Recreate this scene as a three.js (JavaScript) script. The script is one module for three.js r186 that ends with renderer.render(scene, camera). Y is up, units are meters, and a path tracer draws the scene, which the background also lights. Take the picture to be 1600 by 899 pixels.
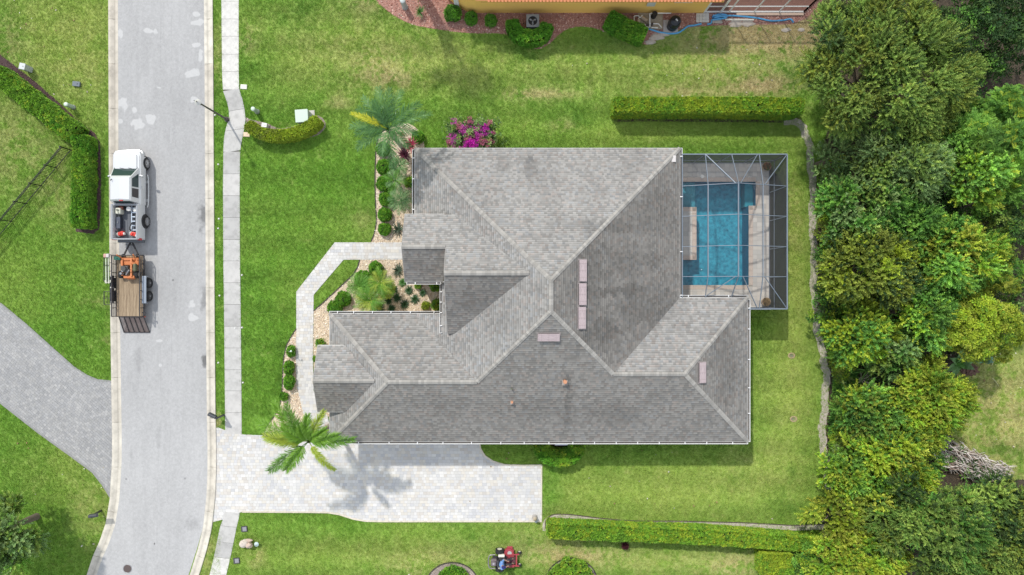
import * as THREE from 'three';
import { mergeGeometries } from 'three/addons/utils/BufferGeometryUtils.js';
import { MarchingCubes } from 'three/addons/objects/MarchingCubes.js';
import { RoundedBoxGeometry } from 'three/addons/geometries/RoundedBoxGeometry.js';
import { ConvexGeometry } from 'three/addons/geometries/ConvexGeometry.js';

// ---------------------------------------------------------------- camera, sky, sun, exposure
const CAM_H = 44, PPM = 24;                       // drone height in metres; photograph pixels per metre on the ground
const scene = new THREE.Scene();
const camera = new THREE.PerspectiveCamera(2 * Math.atan(899 / 2 / PPM / CAM_H) * 180 / Math.PI, 1600 / 899, 0.5, 2000);
camera.position.set(0, CAM_H, 0); camera.up.set(0, 0, -1); camera.lookAt(0, 0, 0);
scene.add(camera);
const renderer = new THREE.WebGLRenderer({ antialias: true });
renderer.toneMapping = THREE.LinearToneMapping;
renderer.toneMappingExposure = 1.25;
renderer.shadowMap.enabled = true;
const SUN = new THREE.Vector3(-0.417, 1, -0.72).normalize();
const sun = new THREE.DirectionalLight(new THREE.Color().setRGB(1, 0.955, 0.875), 2.62);
sun.position.copy(SUN).multiplyScalar(80); sun.castShadow = true; sun.shadow.radius = 3.5;
Object.assign(sun.shadow.camera, { left: -45, right: 45, top: 45, bottom: -45, near: 1, far: 200 });
sun.shadow.mapSize.set(4096, 4096);
scene.add(sun, sun.target);

// ---------------------------------------------------------------- numbers and noise
function rng(seed) { let a = seed >>> 0; return () => { a = (a + 0x6D2B79F5) | 0; let t = Math.imul(a ^ (a >>> 15), 1 | a); t = (t + Math.imul(t ^ (t >>> 7), 61 | t)) ^ t; return ((t ^ (t >>> 14)) >>> 0) / 4294967296; }; }
function hash(i, j, s = 0) { let n = Math.imul(i | 0, 374761393) + Math.imul(j | 0, 668265263) + Math.imul(s | 0, 1274126177); n = Math.imul(n ^ (n >>> 13), 1274126177); return ((n ^ (n >>> 16)) >>> 0) / 4294967296; }
function noise(x, y, s = 0) {
  const i = Math.floor(x), j = Math.floor(y); let u = x - i, v = y - j; u = u * u * (3 - 2 * u); v = v * v * (3 - 2 * v);
  const a = hash(i, j, s), b = hash(i + 1, j, s), c = hash(i, j + 1, s), d = hash(i + 1, j + 1, s);
  return a + (b - a) * u + (c - a) * v + (a - b - c + d) * u * v;
}
function fbm(x, y, o = 4, s = 0) { let t = 0, a = 0.5, n = 0; for (let k = 0; k < o; k++) { t += a * noise(x, y, s + k); n += a; a *= 0.5; x = x * 2.03 + 17.3; y = y * 2.03 - 9.1; } return t / n; }
const clamp = (x, a = 0, b = 1) => Math.min(b, Math.max(a, x)), lerp = (a, b, t) => a + (b - a) * t;
const smooth = (a, b, x) => { const t = clamp((x - a) / (b - a)); return t * t * (3 - 2 * t); };
const mix3 = (a, b, t) => [lerp(a[0], b[0], t), lerp(a[1], b[1], t), lerp(a[2], b[2], t)];
const V = (x, y, z) => new THREE.Vector3(x, y, z);
// a point of the survey (given in photograph pixels) at height h, in metres
const wp = (px, py, h = 0) => [(px - 800) / PPM * (CAM_H - h) / CAM_H, (py - 449.5) / PPM * (CAM_H - h) / CAM_H];
const W = (list, h = 0) => list.map(([x, y]) => wp(x, y, h));
function curve(pts, n = 8, closed = false) { const c = new THREE.CatmullRomCurve3(pts.map(p => V(p[0], 0, p[1])), closed, 'centripetal'); return c.getPoints(pts.length * n).slice(0, closed ? -1 : undefined).map(p => [p.x, p.z]); }
function inside(x, z, poly) { let r = false; for (let i = 0, j = poly.length - 1; i < poly.length; j = i++) { const [xi, zi] = poly[i], [xj, zj] = poly[j]; if ((zi > z) !== (zj > z) && x < (xj - xi) * (z - zi) / (zj - zi) + xi) r = !r; } return r; }
const at = (table, y) => { for (let k = 1; k < table.length; k++) if (y <= table[k][0] || k === table.length - 1) { const [a, p] = table[k - 1], [b, q] = table[k]; return p + (q - p) * (y - a) / (b - a); } };

// ---------------------------------------------------------------- sky: summer haze with broken cloud
{
  const w = 512, h = 256, d = new Float32Array(w * h * 4);
  for (let j = 0; j < h; j++) for (let i = 0; i < w; i++) {
    const el = ((j + 0.5) / h - 0.5) * Math.PI, az = (i + 0.5) / w * 2 * Math.PI, y = Math.sin(el), c = Math.cos(el);
    const x = Math.cos(az) * c, z = Math.sin(az) * c, up = clamp(y);
    let col = mix3([0.78, 0.80, 0.82], [0.42, 0.51, 0.66], Math.pow(up, 0.55));
    if (y > 0.02) { const k = 1.6 / (y + 0.25), cl = smooth(0.42, 0.72, fbm(x * k + 5, z * k + 3, 5, 71)); col = mix3(col, [0.98, 0.97, 0.96], cl * 0.75); }
    if (y < 0) col = [0.30, 0.33, 0.30];
    const g = 1.0; d.set([col[0] * g, col[1] * g, col[2] * g, 1], (j * w + i) * 4);
  }
  const t = new THREE.DataTexture(d, w, h, THREE.RGBAFormat, THREE.FloatType); t.mapping = THREE.EquirectangularReflectionMapping; t.magFilter = THREE.LinearFilter; t.minFilter = THREE.LinearFilter; t.needsUpdate = true;
  scene.background = t; scene.environment = t;
}

// ---------------------------------------------------------------- building helpers
const used = {};
function numbered(n) { const k = used[n] = (used[n] ?? -1) + 1; return k ? `${n}_${String(k).padStart(3, '0')}` : n; }
function shade(o) { o.traverse(m => { if (m.isMesh) m.castShadow = m.receiveShadow = true; }); return o; }
function tag(o, label, category, group, kind) { o.userData.label = label; o.userData.category = category; if (group) o.userData.group = group; if (kind) o.userData.kind = kind; return o; }
function thing(name, label, category, [x, z] = [0, 0], { y = 0, turn = 0, group, kind } = {}) { const g = new THREE.Group(); g.name = numbered(name); g.position.set(x, y, z); g.rotation.y = turn; tag(g, label, category, group, kind); scene.add(g); return g; }
function part(parent, name, geo, m, kind) { const o = new THREE.Mesh(Array.isArray(geo) ? merge(geo) : geo, m); o.name = name; o.castShadow = o.receiveShadow = true; if (kind) o.userData.kind = kind; parent.add(o); return o; }
// the same for geometry given in the scene's own metres
function wpart(parent, name, geo, m, kind) { const g = Array.isArray(geo) ? merge(geo) : geo; g.translate(-parent.position.x, -parent.position.y, -parent.position.z); return part(parent, name, g, m, kind); }
function single(name, geo, m, label, category, group, kind) { const o = new THREE.Mesh(Array.isArray(geo) ? merge(geo) : geo, m); o.name = numbered(name); o.castShadow = o.receiveShadow = true; tag(o, label, category, group, kind); scene.add(o); return o; }
const struct = (name, geo, m, label, category) => single(name, geo, m, label, category ?? name.replace(/_/g, ' '), null, 'structure');
function merge(list) { list = list.map(g => { g = g.index ? g.toNonIndexed() : g; for (const k of Object.keys(g.attributes)) if (!['position', 'normal', 'uv', 'color'].includes(k)) g.deleteAttribute(k); return g; }); const all = k => list.every(g => g.attributes[k]); for (const k of ['uv', 'color']) if (!all(k)) list.forEach(g => g.deleteAttribute(k)); for (const g of list) if (!g.attributes.normal) g.computeVertexNormals(); return list.length === 1 ? list[0] : mergeGeometries(list); }
const place = (g, x, y, z, ry = 0, rx = 0, rz = 0) => { if (rx) g.rotateX(rx); if (rz) g.rotateZ(rz); if (ry) g.rotateY(ry); return g.translate(x, y, z); };
const box = (x, y, z, sx, sy, sz, ry = 0) => place(new THREE.BoxGeometry(sx, sy, sz), x, y, z, ry);
const rbox = (x, y, z, sx, sy, sz, r = 0.03, ry = 0) => place(new RoundedBoxGeometry(sx, sy, sz, 2, Math.min(r, sx / 2.1, sy / 2.1, sz / 2.1)), x, y, z, ry);
const cyl = (x, y, z, r0, r1, h, n = 16) => new THREE.CylinderGeometry(r1, r0, h, n).translate(x, y, z);
const ball = (x, y, z, r, sy = 1) => new THREE.SphereGeometry(r, 16, 10).scale(1, sy, 1).translate(x, y, z);
const wheelGeo = (x, y, z, r, w, n = 24) => new THREE.CylinderGeometry(r, r, w, n).rotateZ(Math.PI / 2).translate(x, y, z);
function bar(p, q, w = 0.05, h = w) { const a = V(...p), b = V(...q), d = b.clone().sub(a), L = d.length(); const g = new THREE.BoxGeometry(w, h, L); const m = new THREE.Matrix4().lookAt(b, a, Math.abs(d.y) > 0.98 * L ? V(0, 0, 1) : V(0, 1, 0)); g.applyMatrix4(m); return g.translate((a.x + b.x) / 2, (a.y + b.y) / 2, (a.z + b.z) / 2); }
function pipe(pts, r = 0.02, n = 7, smoothCurve = true, seg) { const c = smoothCurve ? new THREE.CatmullRomCurve3(pts.map(p => V(...p)), false, 'centripetal') : pts.slice(1).reduce((cp, p, k) => (cp.add(new THREE.LineCurve3(V(...pts[k]), V(...p))), cp), new THREE.CurvePath()); return new THREE.TubeGeometry(c, seg ?? pts.length * 6, r, n, false); }
function tris(pos, col, uv) { const g = new THREE.BufferGeometry(); g.setAttribute('position', new THREE.Float32BufferAttribute(pos, 3)); if (col) g.setAttribute('color', new THREE.Float32BufferAttribute(col, 3)); if (uv) g.setAttribute('uv', new THREE.Float32BufferAttribute(uv, 2)); g.computeVertexNormals(); return g; }
const quad = (a, b, c, d) => tris([...a, ...b, ...c, ...a, ...c, ...d]);
// a level sheet over a polygon of [x, z], uv in metres
function sheet(poly, y = 0, holes = []) {
  const c = [poly, ...holes].map(l => l.map(p => new THREE.Vector2(p[0], p[1])));
  if (THREE.ShapeUtils.area(c[0]) < 0) c[0].reverse(); for (let k = 1; k < c.length; k++) if (THREE.ShapeUtils.area(c[k]) > 0) c[k].reverse();
  const f = THREE.ShapeUtils.triangulateShape(c[0], c.slice(1)), all = c.flat(), pos = [], uv = [];
  for (const [a, b, d] of f) for (const k of [a, d, b]) { pos.push(all[k].x, y, all[k].y); uv.push(all[k].x, all[k].y); }
  return tris(pos, null, uv);
}
// the same with a thickness: top at y1, sides down to y0
function slab(poly, y0, y1) {
  const top = sheet(poly, y1), p = poly.map(a => new THREE.Vector2(a[0], a[1])); if (THREE.ShapeUtils.area(p) < 0) p.reverse();
  const pos = [], uv = [];
  p.forEach((a, k) => { const b = p[(k + 1) % p.length]; pos.push(a.x, y1, a.y, b.x, y1, b.y, b.x, y0, b.y, a.x, y1, a.y, b.x, y0, b.y, a.x, y0, a.y); for (let i = 0; i < 6; i++) uv.push(a.x, a.y); });
  return merge([top, tris(pos, null, uv)]);
}
// a band along a polyline of [x, z]; profile: [offset across, height] from left to right
function band(path, profile, closeEnds = true, colorAt) {
  const pos = [], uv = [], col = [], n = path.length, rows = path.map((p, k) => { const a = path[Math.max(0, k - 1)], b = path[Math.min(n - 1, k + 1)], dx = b[0] - a[0], dz = b[1] - a[1], L = Math.hypot(dx, dz) || 1; return profile.map(([o, h]) => [p[0] - dz / L * o, h, p[1] + dx / L * o]); });
  const put = (v, k) => { pos.push(...v); uv.push(v[0], v[2]); if (colorAt) col.push(...colorAt(v, k)); };
  for (let k = 0; k + 1 < n; k++) for (let j = 0; j + 1 < profile.length; j++) { const a = rows[k][j], b = rows[k][j + 1], c = rows[k + 1][j + 1], d = rows[k + 1][j]; put(a, j); put(b, j + 1); put(c, j + 1); put(a, j); put(c, j + 1); put(d, j); }
  if (closeEnds) for (const k of [0, n - 1]) for (let j = 1; j + 1 < profile.length; j++) { const t = [rows[k][0], rows[k][j], rows[k][j + 1]]; if (k) t.reverse(); t.forEach((v, i) => put(v, [0, j, j + 1][k ? 2 - i : i])); }
  const g = tris(pos, colorAt ? col : null, uv);
  // faces must look up
  let s = 0; const nn = g.attributes.normal; for (let i = 0; i < nn.count; i++) s += nn.getY(i);
  if (s < 0) { const a = g.attributes; for (const key of Object.keys(a)) { const t = a[key]; for (let i = 0; i < t.count; i += 3) for (let m = 0; m < t.itemSize; m++) { const x = t.array[(i + 1) * t.itemSize + m]; t.array[(i + 1) * t.itemSize + m] = t.array[(i + 2) * t.itemSize + m]; t.array[(i + 2) * t.itemSize + m] = x; } } g.computeVertexNormals(); }
  return g;
}
function along(path, step) { const out = []; let L = 0; const acc = [0]; for (let k = 1; k < path.length; k++) acc.push(L += Math.hypot(path[k][0] - path[k - 1][0], path[k][1] - path[k - 1][1])); const n = Math.max(1, Math.round(L / step)); for (let i = 0, k = 1; i <= n; i++) { const s = L * i / n; while (k < acc.length - 1 && acc[k] < s) k++; const t = (s - acc[k - 1]) / (acc[k] - acc[k - 1] || 1); out.push([lerp(path[k - 1][0], path[k][0], t), lerp(path[k - 1][1], path[k][1], t)]); } return out; }

// ---------------------------------------------------------------- textures and materials
const toSRGB = x => Math.round(255 * clamp(x <= 0.0031308 ? 12.92 * x : 1.055 * Math.pow(x, 1 / 2.4) - 0.055));
function texture(w, h, f, { data = false, repeat, offset } = {}) {
  const d = new Uint8Array(w * h * 4);
  for (let j = 0; j < h; j++) for (let i = 0; i < w; i++) { const c = f(i, j), k = (j * w + i) * 4; for (let m = 0; m < 3; m++) d[k + m] = data ? Math.round(255 * clamp(c[m])) : toSRGB(c[m]); d[k + 3] = 255; }
  const t = new THREE.DataTexture(d, w, h, THREE.RGBAFormat); t.colorSpace = data ? THREE.NoColorSpace : THREE.SRGBColorSpace; t.wrapS = t.wrapT = THREE.RepeatWrapping; t.magFilter = THREE.LinearFilter; t.minFilter = THREE.LinearMipmapLinearFilter; t.generateMipmaps = true;
  if (repeat) t.repeat.set(...repeat); if (offset) t.offset.set(...offset); t.needsUpdate = true; return t;
}
// noise that repeats every n cells
function tiled(x, y, n, o = 4, s = 0) { let t = 0, a = 0.5, m = 0; for (let k = 0; k < o; k++) { const c = n << k, X = x * c, Y = y * c, i = Math.floor(X), j = Math.floor(Y); let u = X - i, v = Y - j; u = u * u * (3 - 2 * u); v = v * v * (3 - 2 * v); const q = (p, r) => hash(((p % c) + c) % c, ((r % c) + c) % c, s + k); t += a * lerp(lerp(q(i, j), q(i + 1, j), u), lerp(q(i, j + 1), q(i + 1, j + 1), u), v); m += a; a *= 0.55; } return t / m; }
const std = (rgb, rough = 0.7, metal = 0, more = {}) => new THREE.MeshStandardMaterial({ color: rgb ? new THREE.Color().setRGB(...rgb) : 0xffffff, roughness: rough, metalness: metal, side: THREE.DoubleSide, ...more });
const grain = (n, lo, hi, seed, cells = 8) => texture(n, n, (i, j) => { const v = lerp(lo, hi, clamp((tiled(i / n, j / n, cells, 5, seed) - 0.25) * 2)); const w = lo + (hi - lo) * hash(i, j, seed); const c = lerp(v, w, 0.35); return [c, c, c]; });
const T = {
  speck: grain(512, 0.72, 1.12, 3, 6),
  bump: texture(512, 512, (i, j) => { const c = 0.5 * hash(i, j, 9) + 0.5 * tiled(i / 512, j / 512, 32, 3, 8); return [c, c, c]; }, { data: true }),
};
const rep = (t, m) => { const c = t.clone(); c.repeat.set(1 / m, 1 / m); c.needsUpdate = true; return c; };
const leafMat = (rough = 0.55) => new THREE.MeshPhysicalMaterial({ color: 0xffffff, roughness: rough, transmission: 0.18, thickness: 0, specularIntensity: 0.35, side: THREE.DoubleSide });
const M = {
  leaf: leafMat(), blade: leafMat(0.75),
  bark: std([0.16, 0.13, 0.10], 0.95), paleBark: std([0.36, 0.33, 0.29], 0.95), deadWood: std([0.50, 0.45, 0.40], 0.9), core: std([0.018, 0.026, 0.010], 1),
  white: std([0.78, 0.78, 0.77], 0.5), alu: std([0.66, 0.69, 0.72], 0.45, 0.3), cageAlu: std([0.20, 0.24, 0.29], 0.45, 0.15), black: std([0.018, 0.018, 0.02], 0.5), rubber: std([0.022, 0.022, 0.023], 0.9), steel: std([0.35, 0.36, 0.37], 0.4, 0.7),
  darkGlass: std([0.02, 0.035, 0.035], 0.06), concrete: std([0.54, 0.52, 0.48], 0.92, 0, { map: rep(T.speck, 1.7), bumpMap: rep(T.bump, 0.5), bumpScale: 0.002 }),
};
// ================================================================ THE GROUND
const poolPx = [[1052, 284], [1181, 284], [1181, 322], [1170, 322], [1170, 446], [1052, 446], [1052, 406], [1088, 406], [1088, 324], [1052, 324]];
const pool = W(poolPx);
const westOuter = [[-260, 168], [0, 170], [225, 171], [400, 172], [500, 173.5], [600, 175], [674, 176], [720, 176], [780, 172], [816, 168], [845, 160], [868, 151], [899, 137], [960, 105], [1060, 30], [1160, -70]];
const westInner = [[-260, 182], [0, 184], [225, 184.5], [400, 186], [500, 187], [600, 188.5], [690, 190], [730, 189.5], [780, 186.5], [820, 178], [850, 166], [872, 155], [899, 151 - 1], [960, 119], [1060, 45], [1160, -54]];
const eastInner = [[-260, 317], [0, 319], [110, 320], [300, 321], [500, 322], [640, 323], [700, 324.5], [740, 324.5], [780, 322.5], [825, 317], [855, 308.5], [899, 294.5], [960, 265], [1060, 200], [1160, 110]];
const eastOuter = [[-260, 330], [0, 332], [110, 333], [300, 334.3], [500, 335.5], [640, 337], [700, 337.8], [740, 337.6], [770, 336.5], [825, 331.5], [860, 324.5], [899, 313], [960, 284], [1060, 218], [1160, 127]];
const edge = (table, y0, y1, step = 10) => { const o = []; for (let y = y0; y < y1 + step / 2; y += step) { const q = Math.min(y, y1); o.push([at(table, q), q]); } return o; };
const sideLeft = [[-260, 345], [0, 346], [112, 347], [142, 348.5], [158, 354], [170, 357.5], [185, 358], [200, 353], [216, 350], [237, 349], [300, 348.5], [408, 349], [476, 350], [578, 351], [678, 352], [799, 351], [811, 348.5], [825, 343.5], [870, 334.5], [899, 327.5], [960, 302], [1060, 240]];
const sideRight = [[-260, 372], [0, 373], [112, 373], [140, 373.7], [156, 379], [172, 382.3], [187, 383.7], [205, 381], [225, 376.7], [240, 375], [300, 374.5], [408, 375], [476, 376], [578, 377], [678, 377.6], [799, 375], [811, 373], [825, 369.5], [860, 362.5], [899, 353.5], [960, 328], [1060, 266]];
const roadPoly = W([...edge(westInner, -260, 1160), ...edge(eastInner, -260, 1160).reverse()]);
const gutterPoly = W([...edge(westOuter, -260, 1160), ...edge(eastOuter, -260, 1160).reverse()]);

const walkPx = [[632, 379], [523, 379], [463, 456], [463, 520], [462.5, 560], [463, 600], [470, 630], [476, 655], [473, 684], [520, 690], [512, 650], [500, 640], [490, 610], [489, 560], [490, 480], [490, 461], [537, 406], [632, 406]];
const drivePx = [[337.5, 667], [356, 674], [378, 679], [400, 680], [440, 682], [473, 682], [520, 681], [560, 676], [748, 676], [748.5, 690], [751, 702], [758, 713], [770, 721], [788, 726.5], [815, 727.5], [846, 727], [846.5, 815], [600, 815], [572, 814.5], [552, 811], [530, 804], [512, 801], [480, 800.5], [378, 800], [348, 812], [333, 816], [336.5, 770], [337.8, 720]];
const westDrivePx = [[-60, 423], [0, 474], [40, 507], [80, 543], [115, 574], [135, 587], [152, 594], [175, 596.5], [176, 640], [176, 700], [175, 740], [172.5, 777], [160, 757], [145, 738], [110, 712], [60, 676], [0, 629], [-60, 590]];
const walkPoly = W(walkPx), drivePoly = W(drivePx), westDrivePoly = W(westDrivePx);
const northBed = W(curve([[664, 236], [660, 214], [650, 200], [636, 193], [615, 197], [597, 206], [589, 225], [586.5, 255], [586, 290], [587, 320], [588, 345], [585, 364], [579, 380]], 5).concat([[660, 380], [690, 236]]));
const southBed = W([[640, 404], [562, 406], [559, 417], [552, 429], [536, 444], [520, 459], [505, 473], [490, 486], [489.5, 560], [492, 612], [502, 641], [514, 652], [520, 700], [540, 640], [560, 500], [700, 500], [700, 420]]);
const westBed = W(curve([[463, 514], [457, 523], [448, 540], [443.5, 560], [441.5, 590], [440, 620], [434, 641], [424, 657], [416, 668], [412, 681]], 5).concat([[474, 683], [477, 655], [470, 630], [463.5, 600], [463, 560]]));
const mulchNeighbor = W(curve([[582, -30], [588, 0], [600, 13], [625, 30], [650, 40], [690, 47], [720, 51], [750, 52.5], [778, 52.5], [800, 58], [815, 68], [838, 77], [858, 69], [872, 56], [886, 46], [905, 42], [925, 43.5], [945, 50], [965, 58], [990, 65], [1012, 70], [1024, 64], [1040, 56]], 5).concat([[1060, 47], [1085, 42], [1120, 40], [1180, 39], [1240, 38], [1262, 28], [1290, -5], [1300, -40]]));
const edgePath = W(curve([[1225, 190], [1247, 191], [1256, 203], [1263, 222], [1268, 262], [1270.5, 320], [1271, 400], [1274, 470], [1277, 508], [1286, 558], [1291, 582], [1290, 615], [1286, 660], [1285, 685], [1290, 715], [1294, 735], [1294, 765]], 6));
const hedgeStrip = W(curve([[852, 830], [853, 817], [863, 809], [885, 808], [930, 813], [985, 818], [1060, 818.5], [1120, 820], [1160, 821], [1200, 823], [1240, 825], [1290, 823]], 6));
const transformerBed = W(curve([[384, 184], [392, 187], [401, 189], [415, 192], [428, 198], [440, 201], [480, 190], [492, 180], [504, 185], [509, 197], [500, 209], [480, 216], [450, 220], [420, 220], [404, 214], [392, 205], [386, 196]], 5, true));
const westMulch = W([[-40, 56], [0, 85], [30, 108], [60, 132], [90, 158], [112, 179], [132, 196], [148, 208], [156, 222], [158, 260], [158, 320], [155, 358], [147, 366], [118, 362], [116, 230], [60, 160], [0, 112], [-40, 84]]);
const ring = (x, y, rx, ry, n = 40) => Array.from({ length: n }, (_, k) => [x + rx * Math.cos(k / n * 6.2832), y + ry * Math.sin(k / n * 6.2832)]);
const ringA = W(ring(893, 912, 41, 40)), ringB = W(ring(707, 915, 41, 36)), acBed = W(ring(874, 695, 38, 27));
const woodFloor = W(curve([[1310, -60], [1306, 20], [1308, 100], [1300, 180], [1282, 245], [1277, 400], [1281, 500], [1292, 560], [1295, 620], [1290, 690], [1298, 750], [1292, 800], [1280, 830], [1262, 868], [1255, 960], [1420, 980], [1660, 960], [1660, 760], [1560, 745], [1490, 690], [1480, 620], [1500, 570], [1560, 545], [1600, 500], [1660, 480], [1660, 300], [1660, 100], [1660, -60], [1450, -70]], 5, true));
const deckPx = [[1046, 254], [1204, 254], [1204, 482], [1140, 482], [1140, 465], [1046, 465]];
const hard = [gutterPoly, walkPoly, drivePoly, westDrivePoly, northBed, southBed, westBed, mulchNeighbor, W(deckPx)];
const soft = [transformerBed, westMulch, ringA, ringB, acBed, woodFloor];

// ---- lawn colour: one survey of greener, yellower and drier turf, in photograph pixels
const spots = [ // x, y, rx, ry, yellow, dry
  [90, 50, 130, 120, 0.62, 0.12], [140, 120, 50, 70, 0.3, 0.1], [10, 60, 30, 50, -0.3, 0.25], [20, 230, 60, 70, 0.25, 0.30], [95, 300, 35, 60, 0.25, 0.22], [60, 430, 90, 70, 0.18, 0],
  [520, 60, 140, 70, 0.45, 0.12], [640, 90, 150, 60, 0.35, 0.12], [585, 108, 35, 26, 0.1, 0.35], [620, 125, 30, 14, 0, 0.38], [528, 160, 22, 12, 0.1, 0.35], [575, 5, 26, 14, 0, 0.4],
  [900, 110, 200, 45, 0.55, 0.10], [840, 147, 60, 9, 0.1, 0.55], [880, 195, 24, 10, 0, 0.35], [1060, 145, 60, 10, 0.1, 0.42], [1130, 100, 110, 50, 0.4, 0.28], [1190, 55, 120, 28, 0.1, 0.60], [1190, 135, 55, 16, 0.1, 0.62], [1245, 40, 55, 60, 0.1, 0.4], [1220, 20, 90, 30, 0.0, 0.55],
  [1010, 205, 160, 22, 0.5, 0], [1240, 400, 30, 240, 0.62, 0.08], [1240, 330, 16, 60, 0.2, 0.22], [1225, 600, 70, 120, 0.55, 0.05], [1000, 765, 280, 60, 0.62, 0.06], [1180, 730, 70, 50, 0.3, 0.08], [860, 760, 22, 50, -0.55, 0],
  [540, 830, 200, 16, -0.1, 0], [560, 860, 260, 40, 0.40, 0.06], [690, 870, 70, 20, 0.2, 0.22], [640, 890, 60, 14, 0, 0.25], [850, 850, 70, 40, 0.35, 0.22], [900, 868, 70, 14, 0.1, 0.45], [1040, 880, 160, 24, 0.45, 0.22], [1150, 885, 40, 20, 0, 0.45],
  [1560, 650, 120, 140, 0.80, 0.50], [385, 60, 12, 22, 0, 0.4], [340, 90, 10, 50, 0.2, 0.25], [341, 660, 8, 16, 0, 0.5], [150, 470, 20, 10, 0.1, 0.3], [165, 535, 12, 8, 0, 0.35], [110, 740, 90, 60, 0.30, 0.08], [150, 800, 40, 50, 0.25, 0.2], [545, 330, 20, 18, 0.1, 0.12], [572, 345, 16, 20, 0.1, 0.18], [400, 870, 14, 20, 0.1, 0.35], [322, 860, 16, 40, 0.2, 0.35],
];
function turf(x, z) {
  const px = x * PPM + 800, py = z * PPM + 449.5;
  let yel = 0, dry = 0;
  for (const [a, b, rx, ry, p, q] of spots) { const e = ((px - a) / rx) ** 2 + ((py - b) / ry) ** 2; if (e < 6) { const k = Math.exp(-e * 0.9); yel += p * k; dry += q * k; } }
  const big = fbm(x * 0.28 + 40, z * 0.28 + 7, 4, 11), mid = fbm(x * 1.6, z * 1.6, 3, 21), fine = fbm(x * 6.5, z * 6.5, 2, 31), grit = fbm(x * 17, z * 17, 2, 35);
  yel += (big - 0.5) * 0.65 + (mid - 0.5) * 0.22 + 0.08; dry = dry * smooth(0.36, 0.62, mid * 0.55 + fine * 0.45 + dry * 0.12) * 1.25 + 0.18 * smooth(0.66, 0.82, mid) * smooth(0.5, 0.75, fine);
  const stripe = (Math.sin(z * 2.9 + 0.5 * Math.sin(x * 0.3)) * 0.075 + (px > 900 && px < 960 && py > 90 && py < 160 ? 0.08 * Math.sin(x * 6 + z) : 0)) * smooth(370, 380, px) * (0.5 + noise(x * 0.3, z * 0.3, 77));
  let c = mix3([0.150, 0.305, 0.034], [0.340, 0.430, 0.092], clamp(yel));
  c = mix3(c, [0.50, 0.42, 0.22], clamp(dry));
  c = mix3(c, [0.085, 0.185, 0.022], 0.5 * smooth(0.60, 0.82, 1 - big * 0.6 - mid * 0.4));
  const k = (1 + stripe) * (0.72 + 0.30 * fine + 0.28 * grit);
  return [c[0] * k, c[1] * k, c[2] * k];
}
{
  const w = 2048, h = 1152, X = 72, Z = 40.5;
  const map = texture(w, h, (i, j) => turf((i + 0.5) / w * X - X / 2, (j + 0.5) / h * Z - Z / 2));
  map.repeat.set(1 / X, 1 / Z); map.offset.set(0.5, 0.5);
  struct('lawn', sheet([[-36, -20.25], [36, -20.25], [36, 20.25], [-36, 20.25]], 0, [pool.map(([x, z]) => [x + 0.0, z])]), std(null, 0.95, 0, { map, bumpMap: rep(T.bump, 0.35), bumpScale: 0.02 }), 'mown green lawn with yellow and dry patches running all round the grey roofed house', 'lawn');
  const far = texture(512, 512, (i, j) => { const k = tiled(i / 512, j / 512, 6, 6, 5), q = tiled(i / 512, j / 512, 4, 3, 6); const c = mix3([0.11, 0.23, 0.018], [0.26, 0.33, 0.06], q); return c.map(v => v * (0.5 + k)); }, { repeat: [1 / 9, 1 / 9] });
  struct('ground', sheet([[-500, -500], [500, -500], [500, 500], [-500, 500]], -0.02, [[[-35.9, -20.2], [35.9, -20.2], [35.9, 20.2], [-35.9, 20.2]]]), std(null, 0.98, 0, { map: far }), 'grassy ground reaching away beyond the gardens on every side', 'ground');
}
// grass blades standing on the lawn
{
  const r = rng(5), tuft = []; for (let k = 0; k < 7; k++) { const a = k / 7 * 6.283 + r(), t = 0.35 + r() * 0.8, L = 0.055 + r() * 0.04, d = [Math.cos(a) * Math.sin(t), Math.cos(t), Math.sin(a) * Math.sin(t)], s = [-Math.sin(a) * 0.009, 0, Math.cos(a) * 0.009], o = [Math.cos(a) * 0.012, 0, Math.sin(a) * 0.012]; tuft.push(o[0] - s[0], 0, o[2] - s[2], o[0] + s[0], 0, o[2] + s[2], o[0] + d[0] * L, d[1] * L, o[2] + d[2] * L); }
  const N = 300000, geo = tris(tuft), m = new THREE.InstancedMesh(geo, M.blade, N), o = new THREE.Object3D(), c = new THREE.Color(); let n = 0;
  const boxes = [...hard, ...soft].map(p => [Math.min(...p.map(a => a[0])), Math.max(...p.map(a => a[0])), Math.min(...p.map(a => a[1])), Math.max(...p.map(a => a[1])), p]);
  const sidewalkAt = (x, z) => { const px = x * PPM + 800, py = z * PPM + 449.5; return px > 345 && px < 384 && py < 905 && px > at(sideLeft, py) + 1 && px < at(sideRight, py) - 1; };
  while (n < N) {
    const x = (r() - 0.5) * 70, z = (r() - 0.5) * 39.6;
    if (x > -5 && x < 9.6 && z > -8 && z < 9) continue; if (x > -10.5 && x < 13.8 && z > 2.2 && z < 8.8) continue;
    if (sidewalkAt(x, z) || boxes.some(b => x > b[0] && x < b[1] && z > b[2] && z < b[3] && inside(x, z, b[4]))) continue;
    o.position.set(x, -0.005, z); o.rotation.y = r() * 6.283; o.scale.setScalar(0.7 + r() * 0.8); o.updateMatrix(); m.setMatrixAt(n, o.matrix);
    const q = turf(x, z), k = 0.92 + r() * 0.5, w = (r() - 0.5) * 0.04; m.setColorAt(n, c.setRGB(Math.max(0.01, q[0] * k + w), q[1] * k, q[2] * k)); n++;
  }
  m.name = 'grass'; m.castShadow = m.receiveShadow = true; tag(m, 'short grass blades covering the lawns between road, beds and house', 'grass', null, 'stuff'); scene.add(m);
}

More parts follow.
